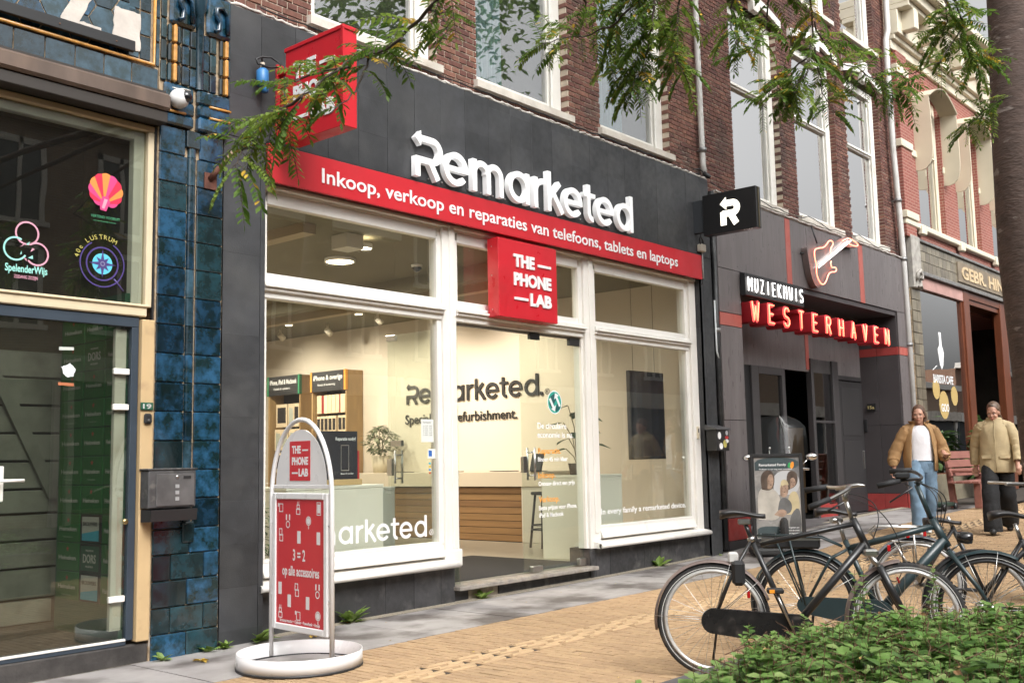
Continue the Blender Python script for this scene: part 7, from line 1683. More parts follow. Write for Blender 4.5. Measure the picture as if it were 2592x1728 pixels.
# ================================================================== BENCH, CAFE PLANTS, WHEELED STAND
bn = empty('bench', (19.6, 6.1, gz(19.6)), 0, label='reddish brown slatted wooden bench in front of the cafe', cat='bench')
m_bench = M('reddish_wood', (.235, .095, .072), .6, var=.15, vs=6, stretch=(.5, 3, 3))
for z, y in ((.55, .02), (.70, .06), (.85, .10)): MB().hexa([(-.95, y, z), (.95, y, z), (.95, y+.035, z-.01), (-.95, y+.035, z-.01), (-.95, y+.03, z+.125), (.95, y+.03, z+.125), (.95, y+.065, z+.115), (-.95, y+.065, z+.115)]).build('backrest_slat', m_bench, bn, True)
for y in (-.42, -.29, -.16, -.03): MB().box(-.95, .95, y, y+.115, .42, .455, .005).build('seat_slat', m_bench, bn, True)
for x in (-.8, .8):
    MB().box(x-.05, x+.05, -.42, -.30, 0, .42, .005).build('leg', m_bench, bn, True); MB().hexa([(x-.05, .0, 0), (x+.05, .0, 0), (x+.05, .1, 0), (x-.05, .1, 0), (x-.05, .10, .97), (x+.05, .10, .97), (x+.05, .17, .97), (x-.05, .17, .97)]).build('leg', m_bench, bn, True); MB().box(x-.05, x+.05, -.44, .1, .60, .65, .01).build('armrest', m_bench, bn, True)
ct_ = empty('cafe_table', (20.4, 5.3, gz(20.4)), label='dark cafe table on a spread metal foot beside the bench', cat='table')
MB().lathe([(0, .72), (.3, .72), (.3, .75), (0, .75)], n=24).build('table_top', M('pale_table_top', (.5, .45, .38), .5), ct_, True); MB().tube([(0, 0, .02), (0, 0, .72)], .03, 10).build('column', m_black, ct_, True)
for k in range(4): MB().tube([(0, 0, .08), (.28*math.cos(k*1.571+.4), .28*math.sin(k*1.571+.4), .015)], .02, 8).build('foot', m_black, ct_, True)
pw_ = empty('parasol_base', (18.4, 6.35, gz(18.4)), label='dark green wheeled parasol base at the corner of the music shop', cat='parasol base')
MB().box(-.3, .3, -.25, .25, .06, .13, .02).build('plate', M('dark_green_metal', (.015, .035, .025), .4), pw_, True); MB().tube([(0, 0, .13), (0, 0, .5)], [.05, .03], 10).build('socket', MATS['dark_green_metal'], pw_, True)
for x in (-.28, .28): MB().lathe([(0, -.02), (.06, -.02), (.06, .02), (0, .02)], (x, -.26, .06), (0, 1, 0), n=14).build('caster', m_black, pw_, True)
# ================================================================== PLANTER AND HEDGE
m_plant = M('dark_concrete', (.085, .08, .082), .75, var=.2, vs=6, bump=.25, bs=70)
pl = empty('raised_planter', (4.3, 1.3, 0), label='dark grey raised concrete planter along the street', cat='planter')
MB().box(3.1, 5.55, 2.32, 2.43, -.05, .42, .012).build('rear_wall', m_plant, pl); MB().box(3.1, 3.2, .3, 2.32, -.05, .42, .012).build('side_wall', m_plant, pl); MB().box(5.45, 5.55, .3, 2.32, -.05, .42, .012).build('side_wall', m_plant, pl); MB().box(3.1, 5.55, .2, .3, -.05, .42, .012).build('front_wall', m_plant, pl)
MB().box(3.2, 5.45, .3, 2.32, .15, .36).build('soil', M('planter_soil', (.03, .022, .016), .95, bump=.6, bs=40), pl)
hg = empty('hedge', (4.3, 1.3, .36), label='low green leafy shrub hedge filling the raised planter', cat='hedge')
r = random.Random(11)
def htop(x, y):
    # sight lines that bound the hedge against the bicycles, as heights above the planter
    s = x/y if y > .1 else 9
    lim = 1.33-(1.33-float(np.interp(s, [1.55, 1.66, 1.78, 1.86, 2.08, 2.29, 2.51, 3.07, 3.66], [.72, .725, .735, .775, .755, .735, .73, .645, .57])))*y/1.6
    return min(lim, .62)+.022*math.sin(x*11+y*7)+.016*math.sin(x*25-y*19)
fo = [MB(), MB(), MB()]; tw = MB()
def sprig(x, y, z0, h, lean, n, L_, tilt=.35):
    top = Vector((x+lean[0], y+lean[1], z0+h)); base = Vector((x, y, z0)); mid = (base+top)*.5+Vector((r.uniform(-.02, .02), r.uniform(-.02, .02), 0))
    tw.tube([tuple(base), tuple(mid), tuple(top)], [.0024, .002, .001], 4, cap=False)
    a = r.uniform(0, 6.28)
    for k in range(n):
        t_ = .2+.8*k/n; p = base*(1-t_)**2+mid*2*t_*(1-t_)+top*t_*t_; a += 1.571+r.uniform(-.3, .3)
        for s in (0, math.pi):
            d = Vector((math.cos(a+s), math.sin(a+s), tilt+r.uniform(-.35, .35)))
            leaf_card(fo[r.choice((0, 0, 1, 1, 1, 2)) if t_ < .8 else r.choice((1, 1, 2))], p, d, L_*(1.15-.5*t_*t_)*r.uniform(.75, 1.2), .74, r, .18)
nsp = 0
for k in range(9000):
    x = r.uniform(3.15, 5.55); y = r.uniform(.9, 2.43)
    if not inview((x, y, .55), 200): continue
    nsp += 1
    if nsp > 1550: break
    zt = htop(x, y)+r.uniform(-.10, .01); h = r.uniform(.11, .2)
    if y > 2.3 and x < 3.95 and r.random() < .8: continue
    sprig(x, y, zt-h, h, (r.uniform(-.07, .07), r.uniform(-.06, .05)), r.randint(3, 6), r.choice((.028, .036, .042, .05, .058, .066))*(1.15 if y < 1.7 else 1))
for x, y, h in ((4.1, 2.2, .16), (4.2, 2.25, .10), (5.15, 2.2, .26), (5.28, 2.25, .32), (5.4, 2.2, .26), (5.05, 2.1, .30), (4.75, 2.25, .14), (5.3, 1.9, .26), (5.2, 1.8, .22)):
    sprig(x, y, htop(x, y)-.06, h, (r.uniform(-.08, .08), r.uniform(-.05, .05)), 8, .038)
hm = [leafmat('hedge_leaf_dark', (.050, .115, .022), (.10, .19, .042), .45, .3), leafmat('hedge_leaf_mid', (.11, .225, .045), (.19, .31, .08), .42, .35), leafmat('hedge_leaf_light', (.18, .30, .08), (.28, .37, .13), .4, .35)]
for q in range(3): tag(fo[q].build(('dark_foliage', 'foliage', 'young_foliage')[q], hm[q], hg), kind='stuff')  # darkest leaves stay off the sprig tips, lighter greens grow throughout
dd2 = MB()
for k in range(130):
    x = r.uniform(3.3, 5.5); y = r.uniform(1.1, 2.4); z = htop(x, y)-r.uniform(.0, .08)
    if not inview((x, y, z), 100): continue
    a = r.uniform(0, 6.28); q = Vector((x, y, z)); tw.tube([tuple(q-Vector((math.cos(a), math.sin(a), .4))*.08), tuple(q), tuple(q+Vector((math.cos(a+.4), math.sin(a+.4), .3))*.07)], [.0022, .0018, .0008], 4, cap=False)
    if k % 2: leaf_card(dd2, q, Vector((math.cos(a), math.sin(a), r.uniform(-.5, .3))), r.uniform(.02, .045), .6, r, .4)
tag(dd2.build('dead_foliage', leafmat('hedge_leaf_dead', (.16, .075, .03), (.30, .20, .07), .7, .1), hg), kind='stuff')
tag(tw.build('twig', M('hedge_twig', (.12, .06, .035), .8), hg), kind='stuff')
# ================================================================== STREET TREE (honey locust): trunk, limbs, hanging sprays
tree = empty('street_tree', (9.95, 2.27, gz(10)), label='street tree with brown grey bark and feathery hanging leaves over the shopfronts', cat='tree')
m_bark = M('bark', (.085, .058, .048), .9, var=.25, vs=7, stretch=(1, 1, 2.6), bump=.9, bs=22, dirt=(.22, .185, .165), dvs=5, dlo=.62, dhi=.67)
tk = MB(); zz = [-.05, .3, 1, 2, 3, 4, 5, 6, 7.2]
def tx(z): return float(np.interp(z, [0, 2.0, 3.3, 5.3, 8], [10.02, 9.72, 9.42, 9.56, 9.66]))
tk.tube([(tx(z), 2.37+.02*math.sin(z), z) for z in zz], [.30, .25, .235, .225, .22, .215, .20, .18, .15], 24); tk.build('trunk', m_bark, tree)
br = MB(); lf = [MB(), MB(), MB()]
r = random.Random(23)
def pinnate(p, d, L_, droop):
    """one compound leaf: drooping rachis with paired leaflets"""
    d = d.normalized(); pts = []; q = Vector(p); v = d.copy(); ns = 8
    for k in range(ns+1):
        pts.append(tuple(q)); q = q+v*(L_/ns); v = (v+Vector((0, 0, -droop/ns))).normalized()
    br.tube(pts, [.0016]*ns+[.0008], 3, cap=False)
    m_ = r.choices((0, 1, 2), (5, 4, .22))[0]; np_ = r.randint(9, 12)
    for k in range(np_):
        t_ = .12+.88*k/np_; i = min(ns-1, int(t_*ns)); f = t_*ns-i; pp = Vector(pts[i])*(1-f)+Vector(pts[i+1])*f; tn = (Vector(pts[i+1])-Vector(pts[i])).normalized()
        sd = tn.cross(Vector((0, 0, 1))); sd = sd.normalized() if sd.length > .05 else Vector((1, 0, 0))
        for s in (1, -1):
            dd_ = sd*s+tn*.45+Vector((0, 0, r.uniform(-.45, .1))); leaf_card(lf[m_ if r.random() < .97 else 2], pp, dd_, L_*r.uniform(.17, .24), .34, r, .15)
    dd_ = Vector(pts[-1])-Vector(pts[-2]); leaf_card(lf[m_], Vector(pts[-1]), dd_, L_*.17, .36, r, .15)
def unpx(px, py, depth):
    return CAMP+(_f+_r2*((px-1296)/2640)-_u2*((py-864)/2640))*depth
def branch(pts, r0, r1, leaves, L_, spread=1.0, dens=1.0):
    P_ = [Vector(p) for p in pts]; Q_ = []
    for i in range(len(P_)-1):
        for k in range(5): Q_.append(P_[i].lerp(P_[i+1], k/5)+Vector((r.uniform(-.01, .01), r.uniform(-.01, .01), r.uniform(-.01, .01))))
    Q_.append(P_[-1]); n = len(Q_)
    br.tube([tuple(q) for q in Q_], [r0+(r1-r0)*k/(n-1) for k in range(n)], 6)
    for k in range(int(leaves*(1.0 if L_ < .205 and r0 < .02 and P_[0].length < 5.5 else 1.45))):
        t_ = 1-(r.random()**1.2)*.92; i = min(n-2, int(t_*(n-1))); p = Q_[i].lerp(Q_[i+1], t_*(n-1)-i); tn = (Q_[i+1]-Q_[i]).normalized()
        a = r.uniform(0, 6.28); sd = tn.orthogonal().normalized(); sd = Matrix.Rotation(a, 3, tn) @ sd
        pinnate(p, sd*spread+tn*.6+Vector((0, 0, .1)), L_*r.uniform(.7, 1.2), r.uniform(.5, 1.6))
# main limbs (above the frame) reach from the trunk over the street; sprays hang from them
top = Vector((9.6, 2.27, 6.0))
limbs = {'A': unpx(1250, -260, 4.3), 'B': unpx(1700, -240, 5.6), 'C': unpx(2050, -220, 6.6), 'D': unpx(2380, -160, 7.6)}
lm = MB()
for k, e_ in limbs.items():
    lm = MB(); lm.tube([tuple(top+Vector((0, 0, -.3))), tuple(top.lerp(e_, .35)+Vector((0, 0, .9))), tuple(top.lerp(e_, .7)+Vector((0, 0, .5))), tuple(e_)], [.10, .06, .035, .015], 10); lm.build('limb', m_bark, tree)
SPR = [ # (start px, mid px..., end px), depths, leaves, leaf length
 ('A', [(1130, -20), (1010, 100), (880, 160), (770, 240), (700, 330)], 4.0, 34, .20), ('A', [(1010, 100), (930, 150), (900, 230), (830, 290)], 3.95, 16, .19), ('A', [(760, 240), (680, 310), (620, 370), (590, 420)], 3.9, 26, .19), ('A', [(880, 170), (760, 200), (700, 230)], 4.05, 12, .18), ('A', [(1090, 20), (1120, 40), (1140, 80)], 4.1, 7, .16),
 ('B', [(1640, -40), (1560, 60), (1480, 90), (1370, 110)], 5.6, 22, .21), ('B', [(1660, -60), (1650, 80), (1630, 160), (1600, 230)], 5.5, 46, .21), ('B', [(1600, -60), (1560, 40), (1540, 120), (1560, 200)], 5.7, 34, .21), ('B', [(1710, -60), (1720, 40), (1700, 120), (1730, 190)], 5.6, 34, .20), ('B', [(1450, -60), (1480, 10), (1500, 60)], 5.7, 10, .2),
 ('C', [(2040, -60), (2060, 90), (2040, 180), (2010, 240)], 6.4, 44, .22), ('C', [(1960, -60), (1940, 60), (1900, 140)], 6.4, 26, .21), ('C', [(2060, 60), (2110, 150), (2200, 190), (2280, 230)], 6.4, 30, .22), ('C', [(1860, -40), (1850, 60), (1870, 120)], 6.3, 20, .2), ('C', [(2040, 150), (1970, 210), (1930, 260)], 6.3, 16, .2), ('C', [(2060, 120), (2080, 220), (2110, 290)], 6.4, 20, .2),
 ('D', [(2400, -60), (2430, 40), (2450, 110), (2480, 170)], 7.3, 40, .24), ('D', [(2380, -40), (2400, 40), (2380, 110)], 7.3, 22, .24), ('D', [(2440, 60), (2380, 160), (2290, 190)], 7.2, 12, .2), ('D', [(2560, 240), (2500, 270), (2440, 330)], 7.6, 18, .2)]
for key, px, dep, nl, L_ in SPR:
    pts = [unpx(a, b, dep+.25*math.sin(i*1.7+dep*3)) for i, (a, b) in enumerate(px)]
    if px[0][1] < 0: pts = [limbs[key]]+pts
    branch(pts, .010 if px[0][1] < 0 else .006, .002, nl, L_)
m_l1 = leafmat('locust_leaf', (.065, .135, .018), (.13, .225, .036), .5, .5); m_l2 = leafmat('locust_leaf_light', (.13, .22, .034), (.24, .32, .055), .5, .5); m_l3 = leafmat('locust_leaf_yellow', (.50, .30, .03), (.62, .44, .06), .5, .35)
for q, m_ in enumerate((m_l1, m_l2, m_l3)): tag(lf[q].build(('crown', 'light_leaves', 'yellow_leaves')[q], m_, tree), kind='stuff')
tag(br.build('branch', M('twig_bark', (.055, .04, .03), .8), tree), kind='stuff')
# crown mass above the frame (casts the shade and shows in the window reflections)
cr = MB(); r = random.Random(31); cl_ = [Vector((10.6+r.gauss(0, 2.2), 2.0+r.gauss(0, 1.7), 9.6+r.gauss(0, 1.3))) for _ in range(90)]
for k in range(6500):
    c0 = r.choice(cl_); p = c0+Vector((r.gauss(0, .38), r.gauss(0, .38), r.gauss(0, .3)))
    x, y, d_ = cv(p)
    if d_ > 0 and -300 < x < 2900 and y > -420: continue
    if p.z < 6.6: continue
    leaf_card(cr, p, Vector((r.uniform(-1, 1), r.uniform(-1, 1), r.uniform(-.6, .2))), r.uniform(.12, .26), .5, r)
tag(cr.build('upper_crown', m_l1, tree), kind='stuff')
# ================================================================== WEEDS, FALLEN LEAVES
m_weed = leafmat('weed_leaf', (.13, .22, .04), (.25, .34, .08), .5, .3)
r = random.Random(3)
def weed(x, y, s, lab, n=12):
    f = MB(); z = gz(x)
    for k in range(n):
        a = r.uniform(0, 6.28); leaf_card(f, Vector((x+r.uniform(-.02, .02), y+r.uniform(-.015, .015), z+.005)), Vector((math.cos(a), math.sin(a)*.8-.15, r.uniform(.1, 1.1))), s*r.uniform(.6, 1.2), .45, r, .3)
    solo('weed', f, m_weed, lab, 'weed', 'weeds in the wall joint', base=(x, y, z))
weed(5.95, 6.98, .17, 'large green weed at the foot of the slate riser below the big window', 16); weed(7.62, 7.0, .12, 'green weed below the ribbed door tread'); weed(10.75, 7.0, .15, 'green weed at the riser below the slogan window', 10)
weed(4.5, 6.9, .10, 'weed at the foot of the blue tiled pilaster', 10); weed(4.66, 6.9, .10, 'low weed at the left foot of the slate pillar', 14); weed(4.97, 6.92, .2, 'taller weed behind the pavement sign post', 9); weed(4.12, 6.88, .09, 'reddish weed beside the tiled doorway threshold', 9); weed(12.05, 6.9, .05, 'tiny weed at the foot of the right slate pillar', 7)
m_fall = leafmat('fallen_leaf', (.42, .26, .04), (.55, .40, .08), .6, .1); f = MB()
for k in range(70):
    x = r.uniform(3.9, 12); y = r.uniform(3.2, 6.9); a = r.uniform(0, 6.28); leaf_card(f, Vector((x, y, gz(x)+.006)), Vector((math.cos(a), math.sin(a), .05)), r.uniform(.012, .03), .5, r, .2)
tag(f.build('fallen_leaves', m_fall), 'tiny yellow leaves scattered over the paving', 'leaves', kind='stuff')
for x, y, lab in ((5.33, 6.72, 'crumpled yellow brown leaf on the grey slabs beside the pavement sign'), (4.25, 6.6, 'dry brown leaf on the slabs before the tiled building')):
    f = MB()
    for k in range(5): a = r.uniform(0, 6.28); leaf_card(f, Vector((x, y, gz(x)+.01)), Vector((math.cos(a), math.sin(a), r.uniform(0, .4))), .06, .7, r, .5)
    solo('dry_leaf', f, m_fall, lab, 'leaf', base=(x, y, gz(x)))
# ================================================================== PEOPLE
def body_mesh(parts, voxel, name, mat, par, smooth_it=4):
    """continuous skin grown around overlapping volumes"""
    m_ = MB()
    for p in parts:
        if p[0] == 'c':
            _, a, b2, ra, rb = p; a, b2 = Vector(a), Vector(b2); L_ = (b2-a); n = 5
            pts = [a-L_.normalized()*ra*.6]+[a+L_*k/n for k in range(n+1)]+[b2+L_.normalized()*rb*.6]
            m_.tube([tuple(q) for q in pts], [ra*.55]+[ra+(rb-ra)*k/n for k in range(n+1)]+[rb*.55], 12)
        else: m_.ball(p[1], p[2], 16, 12, p[3] if len(p) > 3 else None)
    me = m_.mesh(name); o = bpy.data.objects.new(name, me); COL.objects.link(o); fixnorm(o)
    md = o.modifiers.new('r', 'REMESH'); md.mode = 'VOXEL'; md.voxel_size = voxel; md.use_smooth_shade = True
    s = o.modifiers.new('s', 'SMOOTH'); s.iterations = smooth_it; s.factor = .5
    dg = bpy.context.evaluated_depsgraph_get(); me2 = bpy.data.meshes.new_from_object(o.evaluated_get(dg)); bpy.data.objects.remove(o)
    me2.materials.clear(); me2.materials.append(mat)
    for p in me2.polygons: p.use_smooth = True
    ob = bpy.data.objects.new(name, me2); COL.objects.link(ob); ob.parent = par; return ob
m_skin = M('skin', (.50, .27, .19), .5, var=.08, vs=20)
def clothmat(name, c, bs=14, var=.14): return M(name, c, .85, var=var, vs=7, bump=.7, bs=bs)
def hand(side, w_, d, up, curl=.5):
    """palm and five fingers from wrist w_ along d"""
    d = Vector(d).normalized(); up = Vector(up); s = d.cross(up).normalized()*side; n_ = d.cross(s); w_ = Vector(w_); L_ = []
    L_.append(('c', w_, w_+d*.08, .024, .03)); 
    for k, (o, ln) in enumerate(((-.027, .062), (-.009, .072), (.009, .068), (.026, .054))):
        b0 = w_+d*.085+s*o; m1 = b0+d*ln*.5+n_*ln*.25*curl; L_ += [('c', b0, m1, .0095, .009), ('c', m1, m1+(d*(1-curl)+n_*curl).normalized()*ln*.5, .009, .0075)]
    t0 = w_+d*.03-s*.03; L_ += [('c', t0, t0+d*.035-s*.02, .011, .010), ('c', t0+d*.035-s*.02, t0+d*.07-s*.022, .010, .008)]
    return L_
def head(c, yaw, tilt=0):
    Rm = Matrix.Rotation(yaw, 3, 'Z') @ Matrix.Rotation(tilt, 3, 'Y'); c = Vector(c); T_ = lambda v: c+Rm @ Vector(v); P_ = []
    P_ += [('b', T_((-.012, 0, .03)), (.098, .076, .10), Rm), ('b', T_((.022, 0, -.045)), (.068, .058, .075), Rm), ('b', T_((.055, 0, -.095)), (.026, .028, .022), Rm), ('b', T_((.086, 0, -.012)), (.014, .011, .024), Rm), ('b', T_((.098, 0, -.028)), (.012, .012, .010), Rm),
           ('b', T_((.075, .03, .022)), (.018, .026, .009), Rm), ('b', T_((.075, -.03, .022)), (.018, .026, .009), Rm), ('b', T_((.07, .036, -.03)), (.02, .022, .02), Rm), ('b', T_((.07, -.036, -.03)), (.02, .022, .02), Rm), ('b', T_((.083, 0, -.058)), (.011, .022, .006), Rm), ('b', T_((.08, 0, -.071)), (.011, .019, .007), Rm)]
    for s in (1, -1): P_.append(('b', T_((-.005, s*.076, -.008)), (.022, .01, .032), Rm))
    P_.append(('c', c+Vector((-.02, 0, -.05)), c+Vector((-.03, 0, -.17)), .052, .056)); return P_, T_, Rm
def face_bits(T_, Rm, par, brow):
    e = MB(); i_ = MB(); b_ = MB(); l_ = MB()
    for s in (1, -1):
        e.ball(T_((.078, s*.031, .0)), (.0075, .012, .0048), 10, 8, Rm); i_.ball(T_((.0845, s*.031, -.001)), (.003, .0045, .0045), 8, 6, Rm)
        b_.tube([tuple(T_((.086, s*.014, .024))), tuple(T_((.089, s*.03, .029))), tuple(T_((.075, s*.05, .024)))], .0024, 5)
        i_.tube([tuple(T_((.084, s*.018, .006))), tuple(T_((.087, s*.031, .0085))), tuple(T_((.077, s*.046, .005)))], .0012, 4)
    l_.tube([tuple(T_((.082, -.022, -.064))), tuple(T_((.094, -.008, -.060))), tuple(T_((.095, 0, -.0615))), tuple(T_((.094, .008, -.060))), tuple(T_((.082, .022, -.064)))], .0052, 6)
    e.build('eye', M('eye_white', (.6, .57, .54), .3), par, True); i_.build('iris', M('iris', (.03, .02, .015), .2), par, True); b_.build('eyebrow', brow, par, True); l_.build('lips', M('lips', (.42, .12, .10), .4), par, True)
def loft(rings, name, mat, par, closed=True, thick=0, sub=1, wrinkle=0, seed=0):
    rr = random.Random(seed); m_ = MB(); n = len(rings[0])
    for ring_ in rings:
        for p in ring_: m_.v.append(tuple(p))
    for j in range(len(rings)-1):
        for k in range(n if closed else n-1): a = j*n+k; b2 = j*n+(k+1) % n; m_.f.append((a, b2, b2+n, a+n)); m_.sm.append(True)
    o = m_.build(name, mat, par, True); fixnorm(o)
    if thick: q = o.modifiers.new('t', 'SOLIDIFY'); q.thickness = thick; q.offset = 0
    if sub: q = o.modifiers.new('s', 'SUBSURF'); q.levels = q.render_levels = sub
    if wrinkle:
        tx_ = bpy.data.textures.new(name, 'CLOUDS'); tx_.noise_scale = .09; q = o.modifiers.new('d', 'DISPLACE'); q.texture = tx_; q.strength = wrinkle; q.mid_level = .5; q.texture_coords = 'LOCAL'
    return o
def ell_ring(c, rx, ry, a0, a1, n, wob=0, ph=0):
    full = abs(a1-a0-2*math.pi) < 1e-3; out = []
    for k in range(n):
        a = a0+(a1-a0)*k/(n if full else n-1); q = 1+wob*math.sin(a*7+ph)+wob*.6*math.sin(a*13+ph*2); out.append((c[0]+rx*q*math.cos(a), c[1]+ry*q*math.sin(a), c[2]))
    return out
def sleeve(pts, rad, name, mat, par, seed=0):
    rr = random.Random(seed); P_ = [Vector(p) for p in pts]; Q_ = []; R2_ = []
    for i in range(len(P_)-1):
        for k in range(6): t_ = k/6; Q_.append(P_[i].lerp(P_[i+1], t_)); R2_.append((rad[i]+(rad[i+1]-rad[i])*t_)*(1+.025*math.sin((i*6+k)*1.3+seed)+rr.uniform(-.02, .02)))
    Q_.append(P_[-1]); R2_.append(rad[-1]); o = MB().tube([tuple(q) for q in Q_], R2_, 16, cap=False).build(name, mat, par, True); q = o.modifiers.new('t', 'SOLIDIFY'); q.thickness = .006; q = o.modifiers.new('s', 'SUBSURF'); q.levels = q.render_levels = 1
    tx_ = bpy.data.textures.new(name, 'CLOUDS'); tx_.noise_scale = .06; q = o.modifiers.new('d', 'DISPLACE'); q.texture = tx_; q.strength = .02; q.texture_coords = 'LOCAL'
    return o
# --- person in the open tan jacket, mid stride (local x = walking direction)
q1 = (14.505, 5.15); face_cam = math.atan2(-q1[1], -q1[0])
pa = empty('person', (q1[0], q1[1], gz(q1[0])), face_cam+.22, label='walking person in an open tan jacket, white tee and pale jeans', cat='person', group='people walking on the pavement')
hp_, T_, Rm = head((.03, 0, 1.615), -.22-.12, 0)
bp_ = hp_+[('c', (0, -.15, 1.42), (0, .15, 1.42), .06, .06), ('b', (.0, 0, 1.28), (.105, .155, .18)), ('b', (0, 0, 1.05), (.095, .14, .16)), ('b', (-.01, 0, .93), (.11, .16, .12)),
           ('c', (.02, -.085, .9), (.12, -.10, .5), .085, .062), ('c', (.12, -.10, .5), (.13, -.10, .08), .055, .04), ('c', (.13, -.10, .06), (.24, -.10, .04), .04, .03),
           ('c', (-.02, .085, .9), (-.06, .10, .5), .085, .062), ('c', (-.06, .10, .5), (-.28, .09, .14), .055, .04), ('c', (-.28, .09, .12), (-.22, .09, .035), .04, .03),
           ('c', (0, -.19, 1.41), (-.05, -.30, 1.15), .05, .042), ('c', (-.05, -.30, 1.15), (.02, -.36, .92), .04, .03), ('c', (0, .19, 1.41), (-.05, .29, 1.16), .05, .042), ('c', (-.05, .29, 1.16), (.17, .28, 1.05), .04, .03)]
bp_ += hand(-1, (.02, -.36, .91), (.08, -.05, -1), (1, 0, 0), .5)+hand(1, (.18, .28, 1.05), (.7, -.1, .25), (0, 0, 1), .4)
body_mesh(bp_, .0085, 'body', m_skin, pa); face_bits(T_, Rm, pa, M('brow_brown', (.22, .125, .08), .8))
m_jean = clothmat('pale_denim', (.16, .245, .34), 20); m_tee = clothmat('white_tee', (.72, .71, .74), 12, .04); m_jac = clothmat('tan_cotton', (.335, .195, .085), 11)
def leg_cloth(pts, rad, name, mat, par, seed): return sleeve(pts, rad, name, mat, par, seed)
jo = leg_cloth([(.0, -.085, .98), (.06, -.09, .78), (.12, -.10, .5), (.14, -.10, .25), (.14, -.10, .05)], [.115, .112, .10, .098, .105], 'jeans', m_jean, pa, 1)
leg_cloth([(.0, .085, .98), (-.02, .09, .78), (-.06, .10, .5), (-.16, .095, .30), (-.27, .09, .12)], [.115, .112, .10, .095, .10], 'jeans', m_jean, pa, 2)
loft([ell_ring((-.005, 0, z), a, b2, 0, math.tau, 20, .01, z*9) for z, a, b2 in ((.84, .11, .17), (.92, .125, .178), (1.0, .118, .165), (1.05, .11, .155))], 'jeans_waist', m_jean, pa)
loft([ell_ring((0, 0, z), a, b2, 0, math.tau, 24, .015, z*11) for z, a, b2 in ((1.0, .125, .17), (1.06, .122, .165), (1.18, .122, .17), (1.3, .128, .18), (1.40, .115, .17), (1.46, .085, .11), (1.475, .07, .075))], 'tee', m_tee, pa, wrinkle=.02)
o0 = R_(38)
loft([ell_ring((-.01, 0, z), a, b2, o0*f, math.tau-o0*f, 26, .03, z*14) for z, a, b2, f in ((.86, .165, .205, 1.15), (.92, .178, .222, 1.1), (1.02, .178, .222, 1.1), (1.14, .168, .215, 1.05), (1.26, .16, .21, 1.0), (1.36, .145, .205, .95), (1.44, .125, .185, .9), (1.485, .095, .115, .8), (1.52, .095, .10, .7))], 'jacket', m_jac, pa, closed=False, thick=.012, wrinkle=.026)
sleeve([(0, -.17, 1.42), (-.03, -.26, 1.25), (-.05, -.32, 1.12), (-.02, -.36, 1.0), (.015, -.365, .955), (.02, -.365, .93)], [.085, .082, .088, .085, .055, .042], 'jacket_sleeve', m_jac, pa, 3)
sleeve([(0, .17, 1.42), (-.04, .26, 1.26), (-.05, .30, 1.14), (.03, .30, 1.06), (.12, .285, 1.04), (.17, .28, 1.05)], [.085, .082, .088, .085, .055, .044], 'jacket_sleeve', m_jac, pa, 4)
body_mesh([('c', (-.01, -.09, 1.455), (-.01, -.185, 1.41), .055, .074), ('c', (-.01, .09, 1.455), (-.01, .185, 1.41), .055, .074), ('c', (-.03, -.15, 1.44), (-.03, .15, 1.44), .07, .07)], .012, 'jacket_shoulder', m_jac, pa, 3)
loft([[T for T in ell_ring((-.005, 0, 1.50+.02*k), .10+.018*k, .105+.02*k, R_(35), math.tau-R_(35), 16)] for k in range(3)], 'jacket_collar', m_jac, pa, closed=False, thick=.01)
m_hair = M('brown_hair', (.10, .052, .03), .55, var=.4, vs=30, stretch=(1, 1, .15), bump=.5, bs=90)
hr = [('b', T_((-.034, 0, .056)), (.102, .087, .098), Rm), ('c', T_((.045, .012, .105)), T_((.025, .072, .04)), .020, .018), ('c', T_((.045, -.012, .105)), T_((.025, -.072, .04)), .020, .018), ('b', T_((-.07, 0, -.03)), (.06, .08, .12), Rm), ('c', T_((-.055, .062, .02)), T_((-.035, .085, -.20)), .036, .030), ('c', T_((-.055, -.062, .02)), T_((-.035, -.085, -.20)), .036, .030), ('c', T_((-.085, 0, 0)), T_((-.09, 0, -.2)), .06, .04), ('c', T_((.035, .035, .085)), T_((-.01, .08, -.02)), .022, .02), ('c', T_((.035, -.035, .085)), T_((-.01, -.08, -.02)), .022, .02)]
body_mesh(hr, .011, 'hair', m_hair, pa, 2)
m_shoe = M('white_shoe', (.62, .60, .56), .6)
for a, b2 in (((.10, -.10, .05), (.26, -.10, .035)), ((-.29, .09, .10), (-.20, .09, .035))): body_mesh([('c', a, b2, .05, .042), ('b', ((a[0]+b2[0])/2, a[1], .02), (.12, .045, .022))], .012, 'shoe', m_shoe, pa, 2)
MB().box(.03, .055, -.39, -.36, .75, .83, .004).build('phone', m_black, pa, True)
